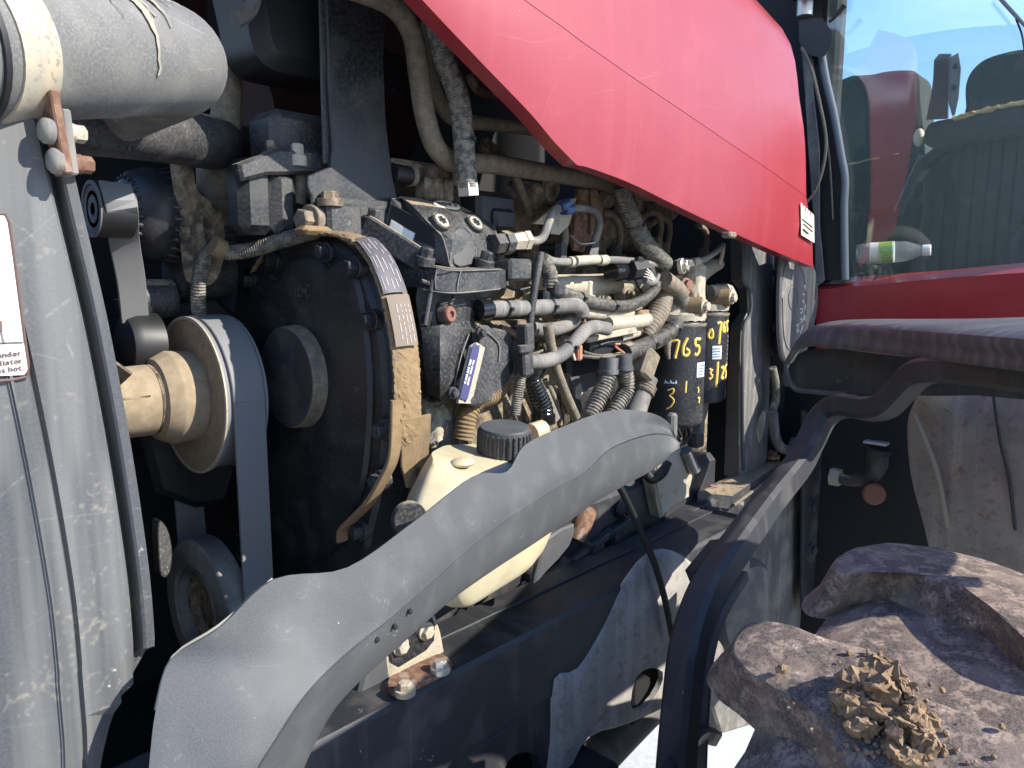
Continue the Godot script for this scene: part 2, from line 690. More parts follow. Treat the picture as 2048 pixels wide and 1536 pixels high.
	surface("hose_rubber", Color(0.095, 0.094, 0.092), 0.7, [[big, 0.3, 0.8, Color(0.19, 0.182, 0.165), 0.8, 0.9, 0.0], [tiny, 0.35, 0.8, Color(0.24, 0.23, 0.205), 0.45, 0.9, 0.15], [mid, 0.5, 0.8, Color(0.13, 0.125, 0.115), 0.7, 0.8, 0.0], [fleck, 0.40, 0.60, Color(0.30, 0.28, 0.235), 0.7, 0.95, 0.05], [vein, 0.90, 0.99, Color(0.44, 0.41, 0.32), 0.5, 1.0, 0.1], [scr, 0.4, 1.0, Color(0.40, 0.37, 0.30), 0.35, 0.9, 0.0]], 2.9, 0.03)
	surface("pipe_dusty", Color(0.125, 0.102, 0.074), 0.7, [[mid, 0.25, 0.75, Color(0.225, 0.18, 0.12), 0.65, 0.95, 0.05], [fine, 0.5, 0.85, Color(0.31, 0.255, 0.18), 0.4, 0.95, 0.1], [big, 0.62, 0.9, Color(0.06, 0.054, 0.046), 0.5, 0.5, 0.0]], 4.3, 0.03)
	surface("loom_plastic", Color(0.055, 0.053, 0.050), 0.5, [[mid, 0.30, 0.70, Color(0.26, 0.23, 0.175), 0.7, 0.95, 0.05], [fine, 0.5, 0.85, Color(0.36, 0.32, 0.25), 0.45, 0.9, 0.05]], 6.1)
	surface("bright_dusty_metal", Color(0.34, 0.305, 0.24), 0.6, [[mid, 0.4, 0.75, Color(0.42, 0.34, 0.225), 0.8, 0.9, 0.05], [fine, 0.6, 0.85, Color(0.13, 0.115, 0.092), 0.65, 0.6, -0.1], [big, 0.62, 0.9, Color(0.12, 0.105, 0.09), 0.5, 0.6, 0.0]], 4.4, 0.03)
	surface("rust", Color(0.13, 0.062, 0.038), 0.9, [[mid, 0.35, 0.7, Color(0.23, 0.135, 0.085), 0.8, 1.0, 0.1], [fine, 0.55, 0.85, Color(0.09, 0.055, 0.045), 0.6, 0.8, -0.1], [big, 0.5, 0.85, Color(0.40, 0.34, 0.27), 0.5, 1.0, 0.0]], 6.3, 0.04)
	surface("frame_paint", Color(0.019, 0.020, 0.024), 0.5, [[tiny, 0.3, 0.7, Color(0.030, 0.030, 0.033), 0.7, 0.6, 0.25], [big, 0.45, 0.85, Color(0.06, 0.056, 0.052), 0.6, 0.85, 0.0], [drip, 0.66, 0.95, Color(0.12, 0.11, 0.10), 0.2, 0.95, 0.0], [speck, 0.44, 0.56, pale, 0.8, 0.9, 0.05]], 2.6, 0.02)
	surface("post_paint", Color(0.11, 0.11, 0.112), 0.42, [[drip, 0.48, 0.8, Color(0.20, 0.18, 0.15), 0.6, 0.9, 0.0], [fine, 0.40, 0.8, Color(0.15, 0.145, 0.135), 0.6, 0.8, 0.1], [fleck, 0.44, 0.62, Color(0.42, 0.37, 0.29), 0.55, 0.95, 0.0], [speck, 0.38, 0.52, Color(0.55, 0.48, 0.36), 0.85, 0.95, 0.1]], 4.1, 0.03)
	surface("mud_casting", Color(0.25, 0.235, 0.215), 0.85, [[big, 0.3, 0.75, Color(0.33, 0.31, 0.275), 0.8, 0.95, 0.05], [drip, 0.45, 0.9, Color(0.42, 0.40, 0.36), 0.5, 0.95, 0.0], [mid, 0.6, 0.85, Color(0.19, 0.13, 0.095), 0.6, 0.95, -0.05], [fine, 0.55, 0.85, Color(0.12, 0.112, 0.10), 0.4, 0.8, -0.1]], 2.3, 0.03)
	surface("casting_dusty", Color(0.115, 0.110, 0.104), 0.75, [[big, 0.3, 0.75, Color(0.22, 0.205, 0.18), 0.8, 0.95, 0.05], [drip, 0.55, 0.9, Color(0.28, 0.26, 0.225), 0.45, 0.95, 0.0], [mid, 0.66, 0.85, Color(0.13, 0.09, 0.065), 0.55, 0.95, -0.05], [fine, 0.55, 0.85, Color(0.07, 0.066, 0.06), 0.4, 0.7, -0.1]], 2.3, 0.03)
	var red := surface("red_paint", Color(0.265, 0.016, 0.024), 0.40, [[drip, 0.5, 0.95, Color(0.33, 0.035, 0.04), 0.3, 0.42, 0.0], [big, 0.4, 0.9, Color(0.30, 0.024, 0.031), 0.4, 0.42, 0.0], [fleck, 0.5, 0.7, Color(0.38, 0.075, 0.075), 0.4, 0.6, 0.0], [scr, 0.5, 1.0, Color(0.50, 0.20, 0.18), 0.22, 0.5, 0.0], [speck, 0.50, 0.60, Color(0.62, 0.40, 0.36), 0.7, 0.8, 0.0]], 1.9)
	red.clearcoat_enabled = true
	red.clearcoat = 0.7
	red.clearcoat_roughness = 0.22
	surface("tyre_rubber", Color(0.085, 0.063, 0.052), 0.9, [[big, 0.2, 0.7, Color(0.17, 0.122, 0.095), 0.85, 1.0, 0.0], [mid, 0.40, 0.68, Color(0.31, 0.23, 0.175), 0.7, 1.0, 0.1], [fleck, 0.32, 0.52, Color(0.47, 0.37, 0.28), 0.7, 1.0, 0.1], [fine, 0.50, 0.64, Color(0.030, 0.027, 0.026), 0.65, 0.8, -0.2], [tiny, 0.45, 0.8, Color(0.36, 0.29, 0.24), 0.4, 1.0, 0.1], [speck, 0.36, 0.46, Color(0.56, 0.48, 0.40), 0.8, 1.0, 0.1]], 2.9, 0.05)
	surface("soil", Color(0.20, 0.13, 0.072), 1.0, [[mid, 0.3, 0.75, Color(0.30, 0.21, 0.13), 0.8, 1.0, 0.2], [fine, 0.5, 0.85, Color(0.24, 0.155, 0.09), 0.7, 1.0, -0.3]], 9.0, 0.10)
	var tank := surface("tank_plastic", Color(0.46, 0.41, 0.27), 0.42, [[big, 0.4, 0.8, Color(0.38, 0.31, 0.18), 0.6, 0.5, 0.0], [speck, 0.42, 0.55, Color(0.25, 0.17, 0.09), 0.7, 0.8, 0.0], [fine, 0.6, 0.85, Color(0.55, 0.45, 0.28), 0.4, 0.7, 0.0]], 4.0)
	tank.subsurf_scatter_enabled = true
	tank.subsurf_scatter_strength = 0.25
	surface("cab_trim", Color(0.018, 0.021, 0.018), 0.85, [[tiny, 0.3, 0.8, Color(0.028, 0.031, 0.026), 0.8, 0.9, 0.1], [big, 0.45, 0.9, Color(0.055, 0.055, 0.045), 0.5, 0.95, 0.0], [speck, 0.48, 0.58, Color(0.4, 0.38, 0.3), 0.7, 0.9, 0.0]], 4.2, 0.03)
	surface("concrete", Color(0.46, 0.45, 0.44), 0.9, [[big, 0.3, 0.7, Color(0.38, 0.36, 0.33), 0.7, 0.9, 0.0], [fine, 0.4, 0.8, Color(0.54, 0.52, 0.49), 0.6, 0.9, 0.0]], 0.6)
	M.black_dusty.set_meta("ledge", M.ledge_dust)
	M.engine_grime.set_meta("ledge", M.ledge_dust)
	var paint_pen := plain("yellow_marker", Color(0.75, 0.52, 0.10), 0.6)
	plain("black_rubber", Color(0.012, 0.012, 0.013), 0.5)
	plain("black_gloss", Color(0.010, 0.010, 0.011), 0.14)
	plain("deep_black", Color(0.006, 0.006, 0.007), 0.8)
	plain("label_white", Color(0.74, 0.72, 0.66), 0.5)
	plain("label_blue", Color(0.62, 0.70, 0.76), 0.5)
	plain("label_dark", Color(0.075, 0.068, 0.078), 0.6)
	plain("faded_print", Color(0.30, 0.28, 0.26), 0.8)
	surface("pale_dust", Color(0.24, 0.185, 0.12), 1.0, [[mid, 0.3, 0.75, Color(0.31, 0.25, 0.175), 0.7, 1.0, 0.05], [tiny, 0.4, 0.8, Color(0.20, 0.15, 0.095), 0.5, 1.0, -0.1], [big, 0.6, 0.9, Color(0.17, 0.125, 0.08), 0.5, 1.0, 0.0]], 3.9, 0.02)
	plain("faded_label", Color(0.165, 0.13, 0.10), 0.8)
	plain("label_cream", Color(0.70, 0.62, 0.46), 0.6)
	plain("ink", Color(0.03, 0.028, 0.032), 0.6)
	plain("ink_brown", Color(0.10, 0.06, 0.05), 0.6)
	plain("chalk", Color(0.50, 0.49, 0.47), 0.9)
	plain("plate_purple", Color(0.05, 0.05, 0.14), 0.45)
	plain("steel", Color(0.45, 0.43, 0.40), 0.35, 0.85)
	plain("zinc", Color(0.55, 0.52, 0.46), 0.42, 0.7)
	plain("belt_grey", Color(0.16, 0.16, 0.165), 0.7)
	plain("wire_orange", Color(0.38, 0.16, 0.09), 0.6)
	plain("wire_white", Color(0.55, 0.48, 0.40), 0.6)
	plain("blue_clip", Color(0.03, 0.06, 0.16), 0.35)
	plain("copper_plug", Color(0.17, 0.075, 0.05), 0.7)
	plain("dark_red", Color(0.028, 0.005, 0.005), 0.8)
	plain("seal_grey", Color(0.14, 0.16, 0.17), 0.55)
	plain("dry_mud", Color(0.27, 0.25, 0.195), 0.95)
	plain("shed_wall", Color(0.022, 0.026, 0.022), 0.8)
	plain("shed_roof", Color(0.06, 0.06, 0.058), 0.6)
	plain("straw", Color(0.55, 0.42, 0.20), 0.9)
	plain("bottle_label", Color(0.58, 0.66, 0.62), 0.4)
	plain("bottle_green", Color(0.20, 0.38, 0.06), 0.4)
	plain("bottle_cap", Color(0.70, 0.74, 0.78), 0.4)
	var glass := StandardMaterial3D.new()
	glass.resource_name = "window_glass"
	glass.albedo_color = Color(0.55, 0.66, 0.62, 0.05)
	glass.transparency = BaseMaterial3D.TRANSPARENCY_ALPHA
	glass.metallic_specular = 0.5
	glass.roughness = 0.0
	M["window_glass"] = glass
	var clear := StandardMaterial3D.new()
	clear.resource_name = "bottle_clear"
	clear.albedo_color = Color(0.93, 0.97, 0.96, 0.12)
	clear.transparency = BaseMaterial3D.TRANSPARENCY_ALPHA
	clear.roughness = 0.04
	M["bottle_clear"] = clear

	tractor = thing("tractor", "red tractor with its bonnet raised over a dusty black engine", "tractor", V(1.0, 0.0, -1.15))
	build_ground()
	build_bonnet()
	build_engine_body()
	build_frame()
	build_front()
	build_cooling()
	build_gear_cover()
	build_pump()
	build_fuel_lines()
	build_filters()
	build_cab_side()
	build_cab()
	build_fender()
	build_wheel()
	build_fairing()
	build_loose_things()
	build_shed()

func build_ground() -> void:
	var g := Soup.new()
	var r := 800.0
	for i in 16:
		for k in 16:
			var a := V(-r + i * r / 8, 0, -r + k * r / 8)
			var b := a + V(r / 8, 0, 0)
			g.quad(a, a + V(0, 0, r / 8), b + V(0, 0, r / 8), b)
	var o := MeshInstance3D.new()
	o.name = "ground"
	o.mesh = skin(g, Vector3.ZERO)
	o.material_override = M.concrete
	o.set_meta("kind", "structure")
	o.set_meta("label", "pale concrete yard under the tractor")
	add_child(o, true)

func build_bonnet() -> void:
	# side skin: lower edge, crease, and three rows that curl in towards the roof
	var low := [V(1.8451, 1.7824, -0.71), V(1.6213, 1.8137, -0.71), V(1.3823, 1.8511, -0.71), V(1.1899, 1.8838, -0.71), V(1.0464, 1.9088, -0.71), V(0.9373, 1.9211, -0.71), V(0.9098, 1.9218, -0.71), V(0.8976, 1.9256, -0.71), V(0.8505, 1.949, -0.71), V(0.7981, 1.9803, -0.71), V(0.7011, 2.0292, -0.71), V(0.6023, 2.0802, -0.71), V(0.4999, 2.1363, -0.71)]
	var crease := [V(1.7582, 1.9448, -0.702), V(1.5707, 1.9808, -0.702), V(1.3524, 2.0187, -0.702), V(1.1666, 2.0506, -0.702), V(1.0309, 2.074, -0.702), V(0.945, 2.0899, -0.702), V(0.92, 2.0944, -0.702), V(0.9054, 2.0968, -0.702), V(0.8522, 2.1084, -0.702), V(0.7883, 2.1205, -0.702), V(0.6855, 2.1438, -0.702), V(0.5829, 2.1694, -0.702), V(0.4787, 2.203, -0.702)]
	# the bonnet goes on forward and upward past the edge of the picture
	for k in 2:
		var step: Vector3 = (low[-1] - low[-2]).normalized() * 0.35
		low.append(low[-1] + step)
		crease.append(crease[-1] + step)
	var hips := []
	var top := []
	var roof := []
	for i in crease.size():
		var p: Vector3 = crease[i]
		hips.append(p + V(-0.012, 0.19, -0.02))
		top.append(p + V(-0.045, 0.40, -0.09))
		roof.append(V(p.x - 0.06, p.y + 0.52, -1.15))
	var side := []
	var lower := []
	for i in low.size():
		lower.append(low[i])
	# rows: lip folded in, lower edge, middle, crease
	var lip := []
	var midr := []
	for i in low.size():
		lip.append(low[i] + V(0.0, 0.001, -0.028))
		midr.append((low[i] + crease[i]) / 2.0 + V(0, 0, 0.006))
	var g := [lip, low, midr, crease]
	var hood := part("bonnet_side_panel", sheet(fine_rows(g, 5), 0.003), M.red_paint, null, "lower red side panel of the raised bonnet with a pointed corner", 30.0)
	var up := []
	for i in crease.size():
		up.append(crease[i] + V(0, -0.002, -0.0022))
	part("bonnet_upper_panel", sheet(refine([up, hips, top, roof], 3, 6), 0.003), M.red_paint, hood, "", 30.0)
	# sticker at the rear lower corner
	var st := [V(1.7172, 1.9266, -0.6975), V(1.7978, 1.9036, -0.6975), V(1.8105, 1.8387, -0.6975), V(1.73, 1.854, -0.6975)]
	var stick := part("sticker", plate(st, V(0, 0, 0.0012), 0.0004), M.label_cream, hood, "small cream sticker with black print at the rear corner")
	for k in 3:
		var a := [V(1.7225, 1.9201, -0.6958), V(1.7813, 1.9025, -0.6958), V(1.7267, 1.89, -0.6958), V(1.7916, 1.8741, -0.6958), V(1.7338, 1.8803, -0.6958), V(1.7931, 1.8637, -0.6958)]
		var p0: Vector3 = a[k * 2]
		var p1: Vector3 = a[k * 2 + 1]
		part("print", bar(p0, p1, 0.001, 0.012 if k == 0 else 0.005, Vector3.BACK), M.ink, stick) if k > 0 else print_blocks(stick, p0, p1)
	part("print", bar(V(1.7326, 1.8677, -0.6958), V(1.7666, 1.8579, -0.6958), 0.001, 0.008, Vector3.BACK), M.ink, stick)
	# far side of the bonnet, seen from the inside
	var far := []
	var far2 := []
	var far3 := []
	for i in crease.size():
		var p: Vector3 = low[i]
		far.append(V(p.x - 0.05, p.y - 0.05, -1.66))
		far2.append(V(crease[i].x - 0.05, crease[i].y + 0.1, -1.69))
		far3.append(V(crease[i].x - 0.06, crease[i].y + 0.472, -1.154))
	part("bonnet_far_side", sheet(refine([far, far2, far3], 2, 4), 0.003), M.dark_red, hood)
	# dark lining inside the bonnet
	var inside := []
	for row in [low, crease, hips, top, roof]:
		var line := []
		for p in row:
			line.append(p + (V(0.012, 0.02, -0.032) if row == low else V(-0.004, -0.012, -0.016)))
		inside.append(line)
	part("bonnet_lining", sheet(refine(inside, 2, 4), 0.004), M.black_rubber, hood)

func fine_rows(rows: Array, n: int) -> Array:   # smooth along the length, straight folds across
	var a := []
	for r in rows:
		a.append(so(r, n))
	return a

func print_blocks(stick: Node3D, a: Vector3, b: Vector3) -> void:
	for k in 4:
		part("print", box(a.lerp(b, (k + 0.5) / 4.0), V(0.0035, 0.009, 0.001), 0.0002), M.ink, stick)

func build_engine_body() -> void:
	# block and head behind the plumbing
	var blk := part("engine_block", box(V(1.13, 1.42, -1.08), V(0.98, 0.52, 0.42), 0.02), M.engine_grime, null, "dusty engine block behind the hoses")
	for k in 6:
		part("rib", box(V(0.78 + k * 0.15, 1.40, -0.862), V(0.03, 0.36, 0.02), 0.006), M.engine_grime, blk)
	for k in 5:
		bolt(blk, V(0.86 + k * 0.15, 1.63, -0.866), Vector3.BACK, 0.011, M.engine_grime)
	var head := part("cylinder_head", box(V(1.16, 1.735, -1.10), V(0.92, 0.11, 0.34), 0.012), M.engine_grime, null, "tan dusted cylinder head under the pipes")
	for k in 6:
		var x := 0.80 + k * 0.135
		part("port_boss", lathe(V(x, 1.745, -0.935), V(0, 0.25, 1), [[0, 0.03], [0.03, 0.028], [0.034, 0.022]], 16), M.engine_grime, head)
		bolt(head, V(x + 0.06, 1.795, -0.97), V(0, 1, 0), 0.012, M.engine_grime)
	part("rocker_cover", box(V(1.16, 1.835, -1.14), V(0.88, 0.10, 0.24), 0.03), M.black_dusty, head)
	var tur := part("intake_manifold", tube([V(0.70, 1.86, -1.02), V(1.0, 1.87, -1.0), V(1.5, 1.86, -1.0)], 0.045, 16), M.engine_grime, null, "dust covered intake manifold above the cylinder head")
	for k in 3:
		part("runner", box(V(0.86 + k * 0.22, 1.80, -0.985), V(0.06, 0.10, 0.07), 0.015), M.engine_grime, tur)
	# lower crankcase, bluish in the shade
	var sump := part("crankcase", box(V(1.12, 1.12, -0.98), V(0.9, 0.46, 0.36), 0.015), M.frame_paint, null, "dark crankcase side with bolts and webs above the frame rail")
	for p in [V(0.9893, 1.246, -0.795), V(1.0539, 1.2563, -0.795), V(1.1214, 1.2657, -0.795), V(0.8848, 1.2321, -0.795), V(0.8786, 1.2101, -0.795), V(0.7388, 1.2322, -0.795), V(1.1617, 1.306, -0.795)]:
		part("boss", lathe(p, Vector3.BACK, [[0, 0.016], [0.012, 0.014], [0.014, 0.012]], 14), M.frame_paint, sump)
		bolt(sump, p + V(0, 0, 0.016), Vector3.BACK, 0.0085, M.frame_paint)
	for q in [[V(0.9445, 1.2403, -0.79), V(1.2072, 1.2862, -0.79)], [V(0.8918, 1.2651, -0.79), V(0.8921, 1.1982, -0.79)], [V(0.7516, 1.2703, -0.79), V(0.7403, 1.2128, -0.79)]]:
		part("web", bar(q[0], q[1], 0.014, 0.02, Vector3.BACK, 0.004), M.frame_paint, sump)
	part("web", plate([V(0.8987, 1.2391, -0.796), V(1.0827, 1.2707, -0.796), V(1.1158, 1.227, -0.796), V(1.0233, 1.2003, -0.796), V(0.9185, 1.1919, -0.796)], V(0, 0, 0.018), 0.004), M.frame_paint, sump)

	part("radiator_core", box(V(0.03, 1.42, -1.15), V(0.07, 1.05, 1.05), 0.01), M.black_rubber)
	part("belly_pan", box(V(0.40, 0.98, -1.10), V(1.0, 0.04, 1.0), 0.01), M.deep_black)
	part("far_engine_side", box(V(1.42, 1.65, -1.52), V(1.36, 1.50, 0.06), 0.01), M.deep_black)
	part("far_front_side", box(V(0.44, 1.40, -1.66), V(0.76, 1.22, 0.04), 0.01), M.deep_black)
	# big black inlet box at the top left, dark red far panel beyond it
	var ib := part("air_inlet_box", plate(sm([V(0.5231, 2.2303, -1.05), V(0.7105, 2.2901, -1.05), V(0.7328, 2.148, -1.05), V(0.6962, 2.0479, -1.05), V(0.6128, 2.0381, -1.05), V(0.5419, 2.0424, -1.05), V(0.5214, 2.0989, -1.05)], 3), V(0, 0, 0.10), 0.02), M.black_rubber, null, "large black air inlet box under the raised bonnet")
	part("ridge", tube([V(0.4914, 2.0813, -0.945), V(0.5129, 2.0988, -0.945), V(0.5251, 2.1327, -0.945)], 0.010, 8), M.casting_dusty, ib)
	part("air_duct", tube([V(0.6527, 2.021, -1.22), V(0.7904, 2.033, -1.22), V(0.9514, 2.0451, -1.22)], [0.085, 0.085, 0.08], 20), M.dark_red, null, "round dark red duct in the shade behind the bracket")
	# tall black bracket plate with slots
	var bp := part("upright_bracket", plate([V(0.596, 2.1217, -0.9), V(0.5963, 1.9935, -0.9), V(0.5976, 1.9277, -0.9), V(0.5927, 1.9038, -0.9), V(0.5585, 1.8891, -0.9), V(0.5564, 1.8758, -0.9), V(0.5646, 1.8514, -0.9), V(0.6947, 1.8499, -0.9), V(0.7084, 1.8705, -0.9), V(0.7, 1.9031, -0.9), V(0.6911, 1.9746, -0.9), V(0.6884, 2.0643, -0.9), V(0.6993, 2.1888, -0.9), V(0.5952, 2.1591, -0.9)], V(0, 0, 0.006), 0.0015), M.black_paint, null, "tall flat black bracket plate with a flared foot")
	part("foot_flange", bar(V(0.5551, 1.8484, -0.885), V(0.6831, 1.8461, -0.885), 0.006, 0.035, V(0, 1, 0), 0.002), M.black_dusty, bp)
	part("edge_fold", bar(V(0.6027, 2.15, -0.905), V(0.6001, 1.9085, -0.905), 0.022, 0.005, V(0, 0, 1), 0.001), M.black_dusty, bp)
	# mounting block that carries it
	var mb := part("mounting_block", box(V(0.5934, 1.8289, -0.885), V(0.055, 0.05, 0.05), 0.005), M.black_dusty, null, "square mounting block with two bolts under the bracket plate")
	bolt(mb, V(0.5763, 1.8549, -0.872), V(0, 1, 0), 0.012, M.engine_grime)
	bolt(mb, V(0.5543, 1.83, -0.885), V(-1, 0, 0.2), 0.014, M.pipe_dusty, 0.02)
	bolt(mb, V(0.6662, 1.8388, -0.9), V(0, 1, 0.1), 0.012, M.bright_dusty_metal, 0.022)
	# thermostat housing group left of the bracket
	var th := part("thermostat_housing", box(V(0.5922, 1.9057, -0.99), V(0.10, 0.16, 0.08), 0.014), M.black_dusty, null, "black housing with a bright bolt left of the bracket plate")
	bolt(th, V(0.5649, 1.9152, -0.93), V(0, 1, 0), 0.0085, M.bright_dusty_metal, 0.02)
	bolt(th, V(0.5387, 1.9183, -0.95), V(0, 1, 0), 0.010, M.engine_grime, 0.02)
	part("cover_plate", plate([V(0.476, 1.899, -0.945), V(0.5326, 1.9249, -0.945), V(0.6106, 1.9311, -0.945), V(0.6224, 1.915, -0.945), V(0.6093, 1.8997, -0.945), V(0.5161, 1.889, -0.945), V(0.4802, 1.8772, -0.945)], V(0, 0, 0.02), 0.004), M.black_dusty, th)
	part("outlet", tube([V(0.579, 1.9108, -0.95), V(0.581, 1.8836, -0.95), V(0.5749, 1.8555, -0.95)], 0.012, 12), M.pipe_dusty, th)
	part("neck", box(V(0.5082, 1.8613, -0.96), V(0.05, 0.10, 0.05), 0.012), M.black_paint, th)
	part("neck", box(V(0.5469, 1.8535, -0.95), V(0.04, 0.09, 0.04), 0.012), M.black_dusty, th)
	# coolant standpipe
	var sp := part("coolant_pipe", tube([V(0.557, 2.0756, -1.1), V(0.5502, 1.9957, -1.1), V(0.5433, 1.9695, -1.1), V(0.5333, 1.9429, -1.1), V(0.5315, 1.8845, -1.1), V(0.5321, 1.8404, -1.1), V(0.5345, 1.8145, -1.1)], [0.021, 0.022, 0.027, 0.029, 0.030, 0.029, 0.026], 16), M.pipe_dusty, null, "upright tan coolant pipe left of the black bracket plate")
	part("ring", tube([V(0.5346, 1.8294, -1.1), V(0.5351, 1.8107, -1.1)], 0.031, 16, 0.002, 0.008), M.black_dusty, sp)
	# upper pipe run that follows the bonnet edge
	part("upper_pipe", tube([V(0.5647, 2.1308, -0.86), V(0.6339, 2.1313, -0.86), V(0.6841, 2.1251, -0.86), V(0.7145, 2.0959, -0.86), V(0.7253, 2.0436, -0.86), V(0.7355, 1.9897, -0.86), V(0.7559, 1.9463, -0.86), V(0.7941, 1.9289, -0.86), V(0.8704, 1.9351, -0.86), V(1.0065, 1.9358, -0.86), V(1.1514, 1.9352, -0.86), V(1.2715, 1.931, -0.86), V(1.3413, 1.927, -0.86)], 0.0155, 14), M.pipe_dusty, null, "long tan steel pipe bending down and running under the bonnet edge")
	part("upper_pipe", tube([V(0.7982, 2.1643, -0.92), V(0.795, 2.1049, -0.92), V(0.8042, 2.0545, -0.92), V(0.8289, 2.0192, -0.92), V(0.856, 2.0094, -0.92), V(0.9315, 2.0143, -0.92), V(1.0619, 2.0212, -0.92), V(1.1815, 2.0023, -0.92)], 0.012, 12), M.pipe_dusty, null, "second tan pipe behind the long one with the same bend")
	part("upper_pipe", tube([V(0.9524, 2.1106, -0.99), V(0.9708, 2.0884, -0.99), V(1.0158, 2.0894, -0.99), V(1.1126, 2.1082, -0.99)], 0.008, 10), M.rust, null, "thin rusty pipe high under the bonnet")
	var br := part("upright_hose", tube([V(0.7053, 2.1692, -0.82), V(0.724, 2.1093, -0.82), V(0.74, 2.0596, -0.82), V(0.7635, 2.0161, -0.82), V(0.7729, 1.9756, -0.82), V(0.7773, 1.9264, -0.82), V(0.782, 1.8872, -0.82)], 0.0155, 14, 0.0008, 0.004), M.loom_plastic, null, "ribbed black hose hanging down in front of the tan pipes")
	part("ferrule", tube([V(0.782, 1.8937, -0.82), V(0.7839, 1.875, -0.82)], 0.017, 6), M.zinc, br)
	part("brace", bar(V(0.9232, 1.9839, -0.93), V(1.0052, 1.9381, -0.93), 0.024, 0.02, V(0, 0, 1), 0.004), M.engine_grime)
	part("brace", bar(V(0.9728, 1.932, -0.9), V(1.0153, 1.8646, -0.9), 0.014, 0.014, V(0, 0, 1), 0.004), M.pipe_dusty)
	# boxes under the pipes
	var el := part("wiring_block", box(V(0.7727, 1.9147, -0.93), V(0.13, 0.035, 0.05), 0.006), M.engine_grime, null, "dusty wiring block under the pipe bend")
	for q in [V(0.7673, 1.8903, -0.9), V(0.7857, 1.8903, -0.9), V(0.8066, 1.8891, -0.9), V(0.8253, 1.9172, -0.9)]:
		part("plug", box(q, V(0.02, 0.035, 0.03), 0.004), M.engine_grime, el)
	part("sensor", tube([V(0.7048, 1.9087, -0.9), V(0.7399, 1.9071, -0.9)], 0.014, 12), M.black_rubber, el)
	part("sensor", tube([V(0.736, 1.9067, -0.9), V(0.7458, 1.907, -0.9)], 0.016, 12), M.pipe_dusty, el)
	part("solenoid", box(V(0.8843, 1.861, -0.88), V(0.09, 0.06, 0.05), 0.008), M.black_rubber, el)
	part("solenoid", box(V(0.8933, 1.8483, -0.86), V(0.05, 0.035, 0.03), 0.006), M.black_rubber, el)

